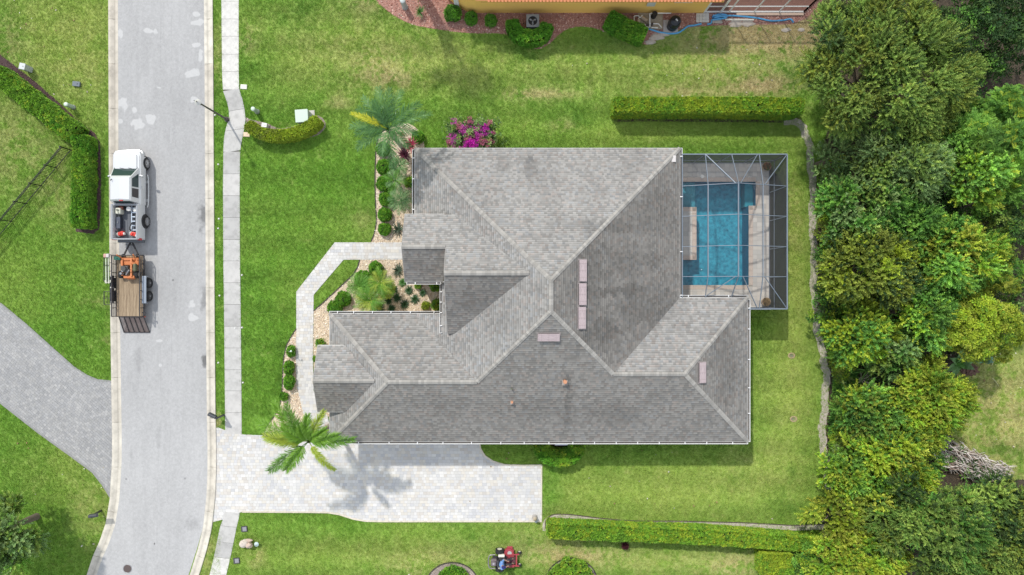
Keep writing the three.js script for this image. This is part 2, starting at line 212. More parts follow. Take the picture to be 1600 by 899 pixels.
// ---- road: bleached asphalt with pale spalled patches and a few damp stains
{
  const x0 = wp(-80, 0)[0], w = 1024, h = 2048, X = 18, Z = 62, z0 = wp(0, -268)[1];
  const pale = [[234, 48, 10, 4], [243, 49, 5, 6], [308, 35, 12, 5], [306, 22, 6, 4], [190, 163, 9, 10], [188, 190, 4, 4], [216, 193, 11, 9], [236, 186, 10, 8], [210, 172, 4, 4], [188, 52, 5, 9], [307, 70, 8, 4], [301, 477, 8, 6], [301, 497, 8, 6], [248, 137, 6, 2], [249, 533, 6, 2], [300, 115, 16, 8], [303, 156, 6, 5], [313, 88, 4, 10], [250, 571, 3, 3]];
  const dark = [[319, 338, 12, 26, 0.5], [319, 470, 7, 24, 0.35], [320, 562, 5, 13, 0.6], [215, 560, 10, 25, 0.16], [196, 500, 8, 20, 0.15], [270, 438, 2, 2, 0.5], [205, 710, 4, 14, 0.12], [248, 690, 4, 30, 0.12], [302, 820, 14, 14, 0.15], [241, 850, 1.5, 2, 0.7], [197, 749, 2, 2, 0.4], [289, 748, 2, 2, 0.3]];
  const map = texture(w, h, (i, j) => {
    const x = x0 + (i + 0.5) / w * X, z = z0 + (j + 0.5) / h * Z, px = x * PPM + 800, py = z * PPM + 449.5;
    let k = 0.88 + 0.16 * fbm(x * 0.5, z * 0.25, 3, 41) + 0.20 * (hash(i, j, 2) - 0.5) + 0.10 * (fbm(x * 5, z * 0.7, 3, 44) - 0.5) + 0.18 * (fbm(x * 9, z * 9, 2, 46) - 0.5);
    const near = smooth(560, 700, py) * 0.10; k *= 1 + near;
    const wob = (fbm(x * 3.5, z * 3.5, 3, 43) - 0.5) * 1.5; let p = 0;
    for (const [a, b, rx, ry] of pale) { const e = Math.hypot((px - a) / rx, (py - b) / ry) + wob * 0.9; p = Math.max(p, 1 - smooth(0.75, 1.0, e)); }
    for (const [a, b, rx, ry, s] of dark) { const e = Math.hypot((px - a) / rx, (py - b) / ry) + wob * 0.8; k *= 1 - s * (1 - smooth(0.3, 1.1, e)); }
    for (const s of [248, 265]) if (Math.abs(px - s - 3 * Math.sin(z * 0.3)) < 0.5 && fbm(x, z * 0.6, 2, 49) > 0.52) k *= 0.93;
    const c = [0.395 * k, 0.395 * k, 0.398 * k]; return mix3(c, [0.60 * (0.9 + 0.1 * k), 0.60, 0.60], p * 0.5);
  });
  map.repeat.set(1 / X, 1 / Z); map.offset.set(-x0 / X, -z0 / Z);
  struct('road', sheet(roadPoly, 0.012), std(null, 0.93, 0, { map, bumpMap: rep(T.bump, 0.4), bumpScale: 0.006 }), 'pale bleached asphalt street running top to bottom on the left', 'road');
}
// ---- curbs: rolled concrete, cast in lengths
{
  const clean = [0.66, 0.62, 0.54], worn = [0.50, 0.45, 0.38];
  const mat = new THREE.MeshStandardMaterial({ vertexColors: true, roughness: 0.93, map: rep(T.speck, 1.3), bumpMap: rep(T.bump, 0.4), bumpScale: 0.003, side: THREE.DoubleSide });
  function curb(inner, outer, sgn, label, tone) {
    const g = thing('curb', label, 'curb', [0, 0], { kind: 'structure' });
    const mid = y => (at(inner, y) + at(outer, y)) / 2; let y = -250;
    for (let s = 0; y < 1150; s++) {
      const y1 = y + 70, p = []; for (let k = 0; k <= 7; k++) { const q = lerp(y + 0.12, y1 - 0.12, k / 7); p.push(wp(mid(q), q)); }
      const half = 0.295, base = mix3(worn, clean, tone(y)), dirt = 0.72 + 0.2 * hash(s, 3, 8);
      const prof = [[-half, -0.02], [-half, 0.014], [-half * 0.62, 0.02], [-half * 0.25, 0.014], [half * 0.05, 0.03], [half * 0.55, 0.085], [half * 0.92, 0.095], [half, 0.088], [half, -0.02]].map(([a, b]) => [a * sgn, b]);
      const geo = band(p, prof, true, (v, k) => { const n = 0.85 + 0.3 * fbm(v[0] * 2, v[2] * 1.5, 3, 61); const d = k === 3 ? lerp(dirt, 1, tone(y) * 0.35) * 0.84 : k === 4 ? 0.93 : 1; return base.map(c => c * n * d); });
      part(g, 'curb_length', geo, mat); y = y1;
    }
  }
  curb(westInner, westOuter, 1, 'rolled concrete curb along the left side of the street', y => clamp(0.25 + 0.4 * hash(y, 1, 3) + smooth(570, 640, y) * 0.6 - smooth(800, 830, y) * 0.5));
  curb(eastInner, eastOuter, -1, 'rolled concrete curb along the right side of the street', y => clamp(y < 90 ? 1.05 : 0.42 + 0.35 * hash(y, 4, 3) + smooth(600, 640, y) * 0.25));
}
// ---- sidewalk slabs
{
  const g = thing('sidewalk', 'concrete sidewalk of square slabs beside the street', 'sidewalk', [0, 0], { kind: 'structure' });
  const joints = [-108, -80, -53, -25, 2, 30, 57, 85, 112, 140.5, 172, 203, 237, 272, 306, 340, 374.5, 408, 442, 476, 510, 544, 578, 611, 645, 678.5], lower = [801, 823, 848, 872, 897, 922, 950];
  const mats = [[0.64, 0.63, 0.60], [0.50, 0.495, 0.48], [0.45, 0.445, 0.435], [0.54, 0.53, 0.515]].map((c, k) => std(c, 0.93, 0, { map: rep(T.speck, 1.1 + 0.35 * k), bumpMap: rep(T.bump, 0.4), bumpScale: 0.002 }));
  for (const list of [joints, lower]) for (let k = 0; k + 1 < list.length; k++) {
    const a = list[k] + 0.2, b = list[k + 1] - 0.2, slant = a > 138 && a < 230 ? 4 : a > 800 ? 3 : 0, L = [], Rr = [];
    for (let i = 0; i <= 4; i++) { const yl = lerp(a, b, i / 4) + (slant && a > 800 ? -slant : slant) * 0.5, yr = lerp(a, b, i / 4) - (a > 800 ? -slant : slant) * 0.5; L.push([at(sideLeft, yl), yl]); Rr.push([at(sideRight, yr), yr]); }
    const tone = b < 141 ? 0 : a > 845 && a < 860 ? 2 : a > 870 ? 0 : hash(k, 9, 2) < 0.35 ? 2 : hash(k, 9, 2) < 0.75 ? 1 : 3;
    part(g, 'slab', slab(W([...L, ...Rr.reverse()]), -0.05, 0.034 + 0.006 * hash(k, 1, 6)), mats[tone]);
  }
  const bed = []; for (let y = -100; y <= 679; y += 12) bed.push([y]); 
  part(g, 'joint_bed', [sheet(W([...bed.map(([y]) => [at(sideLeft, y) + 0.5, y]), ...bed.map(([y]) => [at(sideRight, y) - 0.5, y]).reverse()]), 0.008), sheet(W([[350, 801], [343, 825], [335, 870], [321, 920], [347, 920], [361.5, 860], [369, 825], [374, 801]]), 0.008)], std([0.11, 0.10, 0.085], 1));
}

// ---- paver surfaces: every paver a block of its own colour, laid in a bond
// every paver a block of its own colour, cut to the edge where it meets one
function clipTo(sub, poly) { // both [u, v]; poly convex and anticlockwise
  for (let k = 0; k < poly.length && sub.length; k++) { const a = poly[k], b = poly[(k + 1) % poly.length], f = p => (b[0] - a[0]) * (p[1] - a[1]) - (b[1] - a[1]) * (p[0] - a[0]), out = []; sub.forEach((p, i) => { const q = sub[(i + 1) % sub.length], fp = f(p), fq = f(q); if (fp >= 0) out.push(p); if ((fp > 0 && fq < 0) || (fp < 0 && fq > 0)) { const t = fp / (fp - fq); out.push([p[0] + (q[0] - p[0]) * t, p[1] + (q[1] - p[1]) * t]); } }); sub = out; }
  return sub;
}
const paverMat = new THREE.MeshStandardMaterial({ vertexColors: true, roughness: 0.9, bumpMap: rep(T.bump, 0.5), bumpScale: 0.002, side: THREE.DoubleSide });
function pavers(parent, poly, { w, l, turn = 0, y, tones, seed, gap = 0.006, vary = 0.1 }) {
  const c = Math.cos(turn), s = Math.sin(turn), U = poly.map(([x, z]) => [x * c + z * s, -x * s + z * c]), us = U.map(p => p[0]), vs = U.map(p => p[1]), r = rng(seed), pos = [], col = [], uv = [], mean = [0, 1, 2].map(i => tones.reduce((a, t) => a + t[i], 0) / tones.length);
  const put = (p, yy, k) => { const x = p[0] * c - p[1] * s, z = p[0] * s + p[1] * c; pos.push(x, yy, z); uv.push(x, z); col.push(...k); };
  for (let j = Math.floor(Math.min(...vs) / w); j * w < Math.max(...vs); j++) { let u = Math.floor(Math.min(...us) / l) * l - l + (j & 1) * l * 0.5 + r() * 0.12 * l; for (; u < Math.max(...us) + l; ) {
    const L = l * (0.72 + 0.5 * r()), a = r(), b = r(), e = r(), g = gap / 2, u0 = u + g, u1 = u + L - g, v0 = j * w + g, v1 = (j + 1) * w - g; u += L;
    const cx = (u0 + u1) / 2, cv = (v0 + v1) / 2, x = cx * c - cv * s, z = cx * s + cv * c; let P = [[u0, v0], [u1, v0], [u1, v1], [u0, v1]]; const n4 = P.filter(p => inside(p[0], p[1], U)).length; if (n4 === 0 && !inside(cx, cv, U)) continue; const whole = n4 === 4; if (!whole) P = clipTo(U, P); if (P.length < 3) continue;
    const n = fbm(x * 0.7, z * 0.7, 3, seed) - 0.5, t = tones[Math.min(tones.length - 1, Math.floor(clamp(a + n * 0.5, 0, 0.999) * tones.length))], f = 1 + (b - 0.5) * 2 * vary + n * 0.12, k = t.map(q => q * f), yy = y + 0.003 * e;
    if (whole) { for (const i of [0, 2, 1, 0, 3, 2]) put(P[i], yy, k); P.forEach((p, i) => { const q = P[(i + 1) % 4]; for (const [m, h] of [[p, 0], [q, 0], [q, 0.03], [p, 0], [q, 0.03], [p, 0.03]]) put(m, yy - h, k); }); }
    else { const V2 = P.map(p => new THREE.Vector2(p[0], p[1])); if (THREE.ShapeUtils.area(V2) < 0) { V2.reverse(); P = P.slice().reverse(); } for (const T3 of THREE.ShapeUtils.triangulateShape(V2, [])) for (const i of [T3[0], T3[2], T3[1]]) put(P[i], yy, k); } } }
  const m = new THREE.Mesh(tris(pos, col, uv), paverMat); m.name = 'paver'; m.userData.kind = 'stuff'; parent.add(m); return m;
}
const sand = std([0.42, 0.39, 0.34], 0.98, 0, { map: rep(T.speck, 1) }), darkSand = std([0.20, 0.20, 0.20], 0.98, 0, { map: rep(T.speck, 1) });
function paved(name, label, poly, y, opt, base = sand) { const g = thing(name, label, name.replace(/_/g, ' '), [0, 0], { kind: 'structure' }); part(g, 'paver_bed', sheet(poly, y - 0.012), base); pavers(g, poly, { y, ...opt }); return g; }
const paleTones = [[0.52, 0.52, 0.53], [0.58, 0.57, 0.55], [0.60, 0.57, 0.52], [0.56, 0.555, 0.55], [0.59, 0.58, 0.57], [0.55, 0.52, 0.485], [0.63, 0.62, 0.605]];
const edgeMat = std([0.66, 0.60, 0.50], 0.92, 0, { map: rep(T.speck, 0.8) });
function border(g, pts, w = 0.1, y = 0.045) { part(g, 'edge_course', band(W(pts), [[-w / 2, 0], [-w / 2, y], [w / 2, y], [w / 2, 0]]), edgeMat); }
{
  const d = paved('driveway', 'wide driveway of pale mixed grey and cream pavers in front of the garage', drivePoly, 0.032, { w: 0.19, l: 0.25, tones: paleTones, seed: 21, vary: 0.06 });
  border(d, drivePx.slice(15, 24)); border(d, drivePx.slice(9, 16));
  paved('walkway', 'narrow pale paver walkway bending from the driveway to the front entry', walkPoly, 0.040, { w: 0.19, l: 0.25, tones: paleTones, seed: 22, vary: 0.06 });
  const grey = [[0.315, 0.317, 0.322], [0.33, 0.33, 0.332], [0.295, 0.297, 0.302], [0.36, 0.358, 0.355], [0.32, 0.32, 0.318]];
  const w = paved('driveway', 'dark grey paver driveway across the street, running off to the left', westDrivePoly, 0.03, { w: 0.15, l: 0.2, turn: 0.72, tones: grey, seed: 23, vary: 0.09 }, darkSand);
  part(w, 'edge_course', band(W(westDrivePx.slice(1, 8)), [[-0.06, 0], [-0.06, 0.04], [0.06, 0.04], [0.06, 0]]), std([0.27, 0.27, 0.27], 0.92)); part(w, 'edge_course', band(W(westDrivePx.slice(11, 17)), [[-0.06, 0], [-0.06, 0.04], [0.06, 0.04], [0.06, 0]]), std([0.27, 0.27, 0.27], 0.92));
}

// ---- planting beds
const chips = (n, a, b, seed) => texture(n, n, (i, j) => { const k = tiled(i / n, j / n, 24, 4, seed), q = hash(i >> 1, j >> 1, seed); return mix3(a, b, clamp(k * 0.9 + (q - 0.5) * 0.9)); });
const gravelMat = std(null, 0.95, 0, { map: rep(chips(512, [0.46, 0.36, 0.25], [0.78, 0.66, 0.51], 81), 1.6), bumpMap: rep(T.bump, 0.5), bumpScale: 0.01 });
const redMat = std(null, 0.97, 0, { map: rep(chips(512, [0.20, 0.085, 0.068], [0.58, 0.33, 0.27], 82), 1.5), bumpMap: rep(T.bump, 0.4), bumpScale: 0.015 });
const darkMulchMat = std(null, 0.97, 0, { map: rep(chips(512, [0.035, 0.020, 0.022], [0.12, 0.07, 0.07], 83), 1.4), bumpMap: rep(T.bump, 0.4), bumpScale: 0.015 });
const greyMulchMat = std(null, 0.97, 0, { map: rep(chips(512, [0.20, 0.16, 0.14], [0.50, 0.43, 0.39], 84), 1.3), bumpMap: rep(T.bump, 0.4), bumpScale: 0.015 });
const litterMat = std(null, 0.98, 0, { map: rep(chips(512, [0.018, 0.014, 0.010], [0.12, 0.09, 0.06], 85), 1.9), bumpMap: rep(T.bump, 0.4), bumpScale: 0.02 });
function scatter(parent, name, poly, n, size, tones, seed, y = 0.02) {
  const r = rng(seed), x0 = Math.min(...poly.map(p => p[0])), x1 = Math.max(...poly.map(p => p[0])), z0 = Math.min(...poly.map(p => p[1])), z1 = Math.max(...poly.map(p => p[1]));
  const m = new THREE.InstancedMesh(new THREE.IcosahedronGeometry(1, 0), std(null, 0.9), n), o = new THREE.Object3D(), c = new THREE.Color(); let k = 0, tries = 0;
  while (k < n && tries++ < n * 20) { const x = lerp(x0, x1, r()), z = lerp(z0, z1, r()); if (!inside(x, z, poly)) continue; const s = size * (0.5 + r()); o.position.set(x, y, z); o.rotation.set(r() * 3, r() * 6, r() * 3); o.scale.set(s * (0.8 + r() * 0.9), s * 0.6, s * (0.7 + r() * 0.6)); o.updateMatrix(); m.setMatrixAt(k, o.matrix); const t = tones[Math.floor(r() * tones.length)], f = 0.75 + r() * 0.5; m.setColorAt(k++, c.setRGB(t[0] * f, t[1] * f, t[2] * f)); }
  m.count = k; m.name = name; m.userData.kind = 'stuff'; m.castShadow = m.receiveShadow = true; parent.add(m);
}
const stoneTones = [[0.70, 0.58, 0.43], [0.78, 0.69, 0.56], [0.58, 0.45, 0.33], [0.66, 0.54, 0.45], [0.82, 0.76, 0.66]];
function bed(name, label, poly, y, m, stones, stoneName, size, tones, seed, edging) { const g = thing(name, label, name.replace(/_/g, ' '), [0, 0], { kind: 'structure' }); part(g, 'bed_surface', sheet(poly, y), m); if (stones) scatter(g, stoneName, poly, stones, size, tones, seed, y + 0.004); if (edging) part(g, 'edging', band(edging, [[-0.03, 0], [-0.03, 0.06], [0.03, 0.06], [0.03, 0]]), std([0.05, 0.045, 0.035], 0.8)); return g; }
bed('gravel_bed', 'tan gravel bed left of the house above the entry walkway', northBed, 0.016, gravelMat, 5000, 'pebble', 0.035, stoneTones, 91, northBed.slice(18, -3));
bed('gravel_bed', 'tan gravel bed in the courtyard between entry porch and garage', southBed, 0.016, gravelMat, 6500, 'pebble', 0.035, stoneTones, 92, southBed.slice(1, 8));
bed('gravel_bed', 'thin curved tan gravel bed between front lawn and walkway', westBed, 0.016, gravelMat, 3000, 'pebble', 0.035, stoneTones, 93, westBed.slice(0, -6));
const redTones = [[0.44, 0.21, 0.17], [0.56, 0.34, 0.28], [0.30, 0.13, 0.10], [0.62, 0.45, 0.38]];
bed('mulch_bed', 'red bark mulch bed along the yellow neighbouring house', mulchNeighbor, 0.012, redMat, 9000, 'bark_chip', 0.035, redTones, 94);
bed('mulch_bed', 'curved mulch bed round the green utility box', transformerBed, 0.012, greyMulchMat, 900, 'bark_chip', 0.03, [[0.30, 0.22, 0.2], [0.45, 0.38, 0.34]], 95);
bed('mulch_bed', 'dark mulch strip beside the two hedges across the street', westMulch, 0.012, darkMulchMat, 1500, 'bark_chip', 0.03, [[0.10, 0.055, 0.05], [0.15, 0.09, 0.08]], 96);
bed('mulch_bed', 'round mulch ring about the clipped bush at the bottom edge', ringA, 0.012, greyMulchMat, 700, 'bark_chip', 0.03, [[0.30, 0.22, 0.2], [0.45, 0.38, 0.34]], 97, [...ringA, ringA[0]]);
bed('mulch_bed', 'mulch ring left of the red mower at the bottom edge', ringB, 0.012, greyMulchMat, 700, 'bark_chip', 0.03, [[0.36, 0.28, 0.25], [0.5, 0.43, 0.38]], 98, [...ringB, ringB[0]]);
bed('mulch_bed', 'mulch bed under the half round hedge behind the house', acBed, 0.012, darkMulchMat);
bed('mulch_bed', 'dark mulch line along the near foot of the upper golden hedge', W([[956, 178], [960, 191], [1000, 190], [1100, 190.5], [1225, 192], [1248, 190], [1250, 178]]), 0.012, darkMulchMat);
bed('woodland_floor', 'dark leaf litter under the dense trees on the right', woodFloor, 0.010, litterMat, 6000, 'leaf_litter', 0.05, [[0.09, 0.06, 0.04], [0.05, 0.04, 0.02], [0.16, 0.11, 0.07]], 99);
{
  const g = thing('path', 'narrow bare grey mulch path between lawn and dense trees', 'path', [0, 0], { kind: 'structure' }), wide = [-0.24, 0.24];
  const wav = edgePath.map(([x, z], k) => [x + 0.06 * Math.sin(k * 0.7) + 0.05 * Math.sin(k * 1.9), z]);
  part(g, 'path_surface', band(wav, [[wide[0], 0.0], [wide[0] * 0.9, 0.022], [wide[1] * 0.9, 0.022], [wide[1], 0.0]]), std(null, 0.96, 0, { map: rep(chips(512, [0.38, 0.33, 0.29], [0.74, 0.66, 0.60], 87), 1.2), bumpMap: rep(T.bump, 0.4), bumpScale: 0.02 }));
  const h = thing('path', 'pale stone chip strip along the near side of the long lower hedge', 'path', [0, 0], { kind: 'structure' });
  part(h, 'path_surface', band(hedgeStrip, [[-0.17, 0.0], [-0.15, 0.024], [0.17, 0.024], [0.19, 0.0]]), std(null, 0.96, 0, { map: rep(chips(512, [0.42, 0.36, 0.32], [0.78, 0.70, 0.64], 86), 1.2), bumpMap: rep(T.bump, 0.4), bumpScale: 0.02 }));
  part(h, 'edging', band(hedgeStrip.map(([x, z]) => [x, z - 0.17]), [[-0.025, 0], [-0.025, 0.05], [0.025, 0.05], [0.025, 0]]), std([0.09, 0.07, 0.06], 0.9));
}
// ================================================================ THE HOUSE
const E = 2.9, PITCH = 0.5, WX = -5.93, EX = 10.22, NZ = -8.48, SZ = 9.38;
const planes = { N: (x, z) => E + PITCH * (z - NZ), S: (x, z) => E + PITCH * (SZ - z), W: (x, z) => E + PITCH * (x - WX), E: (x, z) => E + PITCH * (EX - x), RN: (x, z) => E + PITCH * (z - 0.605), RE: (x, z) => E + PITCH * (14.35 - x), LN: (x, z) => E + PITCH * (z - 1.58), LW: (x, z) => E + PITCH * (x + 11.1), GN: (x, z) => 6.37 - 0.62 * (-0.8 - z), GS: (x, z) => 6.37 - 0.62 * (z + 0.8), PS: (x, z) => 5.42 - 0.62 * (z + 2.33), KN: (x, z) => 4.47 - 0.5 * (5.47 - z), KS: (x, z) => 4.47 - 0.5 * (z - 5.47) };
const shingleMat = new THREE.MeshStandardMaterial({ vertexColors: true, roughness: 0.95, bumpMap: rep(T.bump, 0.3), bumpScale: 0.002, side: THREE.DoubleSide });
// old algae stains: x, z, half lengths and strength
const stains = [[-2.4, 0.9, 1.4, 1.5, 0.16], [-0.9, 0.6, 2.6, 1.8, 0.10], [-5.2, -1.3, 1.2, 0.9, 0.12], [-9.6, 6.5, 1.4, 0.8, 0.14], [5.4, -3.4, 2.4, 0.5, 0.30], [6.3, 0.2, 2.8, 0.45, 0.34], [6.9, -1.6, 2.6, 1.1, 0.20], [4.3, -0.9, 1.3, 2.6, 0.24], [5.2, 2.6, 1.6, 1.0, 0.34], [7.6, 1.4, 2.2, 1.4, 0.24], [8.5, -4.6, 1.7, 1.6, 0.18], [-0.4, -7.6, 0.6, 0.7, 0.22], [1.2, -7.2, 0.4, 1.0, 0.25], [3.2, 6.6, 0.35, 1.9, 0.24], [6.0, 7.4, 2.2, 0.9, 0.15], [1.5, 7.2, 2.6, 1.0, 0.14], [12.6, 4.6, 1.1, 2.6, 0.2], [-4.6, 6.9, 3.2, 0.8, 0.13], [-0.9, 2.2, 0.8, 0.5, 0.12], [-8.8, 4.4, 1.2, 0.7, 0.12]];
const stainAt = (x, z) => { let t = 0; const w = (fbm(x * 1.3, z * 1.3, 3, 311) - 0.5) * 1.6; for (const [a, b, p, q, s] of stains) { const e = Math.hypot((x - a) / p, (z - b) / q) + w; t = Math.max(t, s * (1 - smooth(0.35, 1.25, e))); } return t; };
// overlapping shingle tabs, course by course, clipped to a convex roof face
function shingles(poly, h, dir, slope, seed, slopeShade = 0) { // last argument: shade painted into slopes turned from the sun, plus weathering streaks
  const lat = [-dir[1], dir[0]]; let P = poly.map(([x, z]) => [x * dir[0] + z * dir[1], x * lat[0] + z * lat[1]]);
  let A = 0; P.forEach((p, k) => { const q = P[(k + 1) % P.length]; A += p[0] * q[1] - p[1] * q[0]; }); if (A < 0) P = P.reverse();
  const cs = 1 / Math.sqrt(1 + slope * slope), cw = 0.1435 * cs, tw = 0.17, pos = [], col = [], uv = [];
  const us = P.map(p => p[0]), vs = P.map(p => p[1]), u0 = Math.min(...us), u1 = Math.max(...us), v0 = Math.min(...vs), v1 = Math.max(...vs);
  const put = (u, v, lift, c) => { const x = u * dir[0] + v * lat[0], z = u * dir[1] + v * lat[1]; pos.push(x, h(x, z) + lift, z); uv.push(x, z); col.push(...c); };
  for (let k = Math.floor(u0 / cw); k * cw < u1; k++) {
    const ua = k * cw, ub = ua + cw, off = (k % 2) * tw * 0.5 + hash(k, 5, seed) * 0.1;
    for (let j = Math.floor(v0 / tw) - 1; j * tw < v1 + tw; j++) {
      const va = j * tw + off + 0.09 * (hash(k, j, seed + 1) - 0.5), vb = (j + 1) * tw + off + 0.09 * (hash(k, j + 1, seed + 1) - 0.5);
      const c = clipTo([[ua, va], [ub, va], [ub, vb], [ua, vb]], P); if (c.length < 3) continue;
      const x = (ua + ub) / 2 * dir[0] + (va + vb) / 2 * lat[0], z = (ua + ub) / 2 * dir[1] + (va + vb) / 2 * lat[1];
      const q = hash(k, j, seed), w = hash(k, j, seed + 7); let b = 0.78 + 0.44 * q; const blend = w < 0.14 ? [1.06, 0.99, 0.95] : w < 0.28 ? [0.96, 0.99, 1.02] : [1.005, 1, 0.985];
      const u = (ua + ub) / 2, v = (va + vb) / 2, streak = fbm(v * 0.9, u * 0.22, 3, seed + 3), blot = fbm(x * 0.55, z * 0.55, 4, 301);
      b *= (0.90 + 0.18 * streak) * (1 - 0.10 * smooth(0.52, 0.80, blot)) * (1 - stainAt(x, z)) * (1 - slopeShade * (0.55 + 0.9 * streak)) * (1 + 0.22 * (1 - smooth(0.1, 0.2, Math.abs(x - 3.0))) * smooth(5.4, 5.7, z) * (1 - smooth(7.5, 9, z)));
      const tint = 1 - slopeShade * 0.22, base = blend.map((m, i) => [0.284, 0.279, 0.272][i] * b * m * (i === 2 ? tint : i === 1 ? 1 - slopeShade * 0.1 : 1)), shadeOf = p => { const t = (p[0] - ua) / cw, f = 0.74 + 0.38 * smooth(0.0, 0.5, t); return base.map(a => a * f); };
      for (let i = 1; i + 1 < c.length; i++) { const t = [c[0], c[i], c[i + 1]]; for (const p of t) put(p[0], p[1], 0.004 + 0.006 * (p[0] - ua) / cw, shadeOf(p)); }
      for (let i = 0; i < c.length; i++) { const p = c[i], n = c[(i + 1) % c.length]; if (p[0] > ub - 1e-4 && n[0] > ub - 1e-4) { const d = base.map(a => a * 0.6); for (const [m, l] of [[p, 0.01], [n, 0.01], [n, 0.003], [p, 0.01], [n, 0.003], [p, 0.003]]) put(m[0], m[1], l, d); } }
    }
  }
  const g = tris(pos, col, uv), N = g.attributes.normal; // lay every triangle face up
  for (let i = 0; i < N.count; i += 3) if (N.getY(i) < -0.2) { for (const a of Object.values(g.attributes)) for (let m = 0; m < a.itemSize; m++) { const t = a.array[(i + 1) * a.itemSize + m]; a.array[(i + 1) * a.itemSize + m] = a.array[(i + 2) * a.itemSize + m]; a.array[(i + 2) * a.itemSize + m] = t; } }
  g.computeVertexNormals(); return g;
}
const house = thing('house', 'large one storey house with a sprawling grey shingle hip roof in the middle', 'house', [2, 1]);
const stucco = std([0.60, 0.52, 0.40], 0.9, 0, { map: rep(T.speck, 1.2), bumpMap: rep(T.bump, 0.3), bumpScale: 0.003 }), trim = std([0.74, 0.73, 0.71], 0.55), rakeTrim = std([0.34, 0.33, 0.315], 0.7), soffit = std([0.62, 0.60, 0.56], 0.8);
{
  const faces = [
    ['N', [[WX, NZ], [EX, NZ], [2.145, -0.405]], [0, -1]],
    ['E', [[EX, NZ], [EX, 0.605], [5.83, 4.99], [2.145, 1.305], [2.145, -0.405]], [1, 0]],
    ['RN', [[EX, 0.605], [14.35, 0.605], [9.96, 4.99], [5.83, 4.99]], [0, -1]],
    ['RE', [[14.35, 0.605], [14.35, SZ], [9.96, 4.99]], [1, 0]],
    ['S', [[-11.1, SZ], [-2.03, SZ], [-2.03, 5.48], [-7.2, 5.48]], [0, 1]], ['S', [[-2.03, SZ], [5.83, SZ], [5.83, 4.99], [2.145, 1.305], [-2.03, 5.48]], [0, 1]], ['S', [[5.83, SZ], [14.35, SZ], [9.96, 4.99], [5.83, 4.99]], [0, 1]],
    ['LN', [[-11.1, 1.58], [-5.93, 1.58], [-2.03, 5.48], [-7.2, 5.48]], [0, -1]], ['LW', [[-11.1, 1.58], [-7.2, 5.48], [-11.1, 9.38]], [-1, 0]],
    ['W', [[WX, NZ], [2.145, -0.405], [1.01, -0.8], [-3.37, -4.33]], [-1, 0]], ['W', [[WX, NZ], [-3.37, -4.33], [WX, -4.33]], [-1, 0]],
    ['W', [[1.01, -0.8], [2.145, -0.405], [2.145, 1.305], [-2.03, 5.48], [-3.39, 2.73]], [-1, 0]], ['W', [[-5.93, 1.58], [-4.15, 1.58], [-3.39, 2.73], [-2.03, 5.48]], [-1, 0]], ['W', [[-4.15, -0.33], [-3.78, -0.33], [-3.39, 2.73], [-4.15, 1.58]], [-1, 0]],
    ['GN', [[-3.78, -4.33], [-3.37, -4.33], [1.01, -0.8], [-3.78, -0.8]], [0, -1]], ['GN', [[-6.3, -4.33], [-3.78, -4.33], [-3.78, -2.33], [-6.3, -2.33]], [0, -1]],
    ['GS', [[-3.78, -0.8], [1.01, -0.8], [-3.39, 2.73], [-3.78, 2.73]], [0, 1]], ['PS', [[-6.3, -2.33], [-3.78, -2.33], [-4.08, -0.33], [-6.3, -0.33]], [0, 1]],
    ['KN', [[-11.65, 3.47], [-10, 3.47], [-8, 5.47], [-11.65, 5.47]], [0, -1]], ['KS', [[-11.65, 5.47], [-8, 5.47], [-10, 7.47], [-11.65, 7.47]], [0, 1]],
  ];
  const byPlane = {};
  faces.forEach(([k, poly, dir], n) => { const slope = k[0] === 'G' || k === 'PS' ? 0.62 : 0.5; (byPlane[k] ??= []).push(shingles(poly, planes[k], dir, slope, 40 + k.charCodeAt(0) + (k.charCodeAt(1) || 0), { E: 0.27, S: 0.19, RE: 0.20, GS: 0.24, PS: 0.22, KS: 0.22, LN: 0.05 }[k] ?? 0)); });  // painted shade per slope, strongest where turned from the sun
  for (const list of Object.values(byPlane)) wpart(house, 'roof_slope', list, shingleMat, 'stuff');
  // roof deck under the shingles, thick enough to close the attic
  const deck = faces.map(([k, poly]) => { const h = planes[k], pos = []; for (let i = 1; i + 1 < poly.length; i++) for (const p of [poly[0], poly[i], poly[i + 1]]) pos.push(p[0], h(...p) - 0.012, p[1]); return tris(pos); });
  wpart(house, 'roof_deck', deck, std([0.2, 0.19, 0.18], 0.95));
  // hip and ridge caps: overlapping folded pieces
  const capMat = new THREE.MeshStandardMaterial({ vertexColors: true, roughness: 0.95, side: THREE.DoubleSide });
  const p3 = (k, x, z) => [x, planes[k](x, z), z], caps = [
    [p3('N', WX, NZ), p3('N', 2.145, -0.405)], [p3('N', EX, NZ), p3('N', 2.145, -0.405)], [p3('E', 2.145, -0.405), p3('E', 2.145, 1.305)], [p3('S', -2.03, 5.48), p3('S', 2.145, 1.305)], [p3('S', 5.83, 4.99), p3('S', 2.145, 1.305)],
    [p3('S', 5.83, 4.99), p3('S', 9.96, 4.99)], [p3('RE', 14.35, 0.605), p3('RE', 9.96, 4.99)], [p3('RE', 14.35, SZ), p3('RE', 9.96, 4.99)], [p3('S', -7.2, 5.48), p3('S', -2.03, 5.48)], [p3('LW', -11.1, 1.58), p3('LW', -7.2, 5.48)], [p3('LW', -11.1, SZ), p3('LW', -7.2, 5.48)],
    [p3('GN', -3.78, -0.8), p3('GN', 0.95, -0.8)], [p3('GN', -6.3, -2.33), p3('GN', -3.8, -2.33)], [p3('KN', -11.65, 5.47), p3('KN', -8.05, 5.47)]];
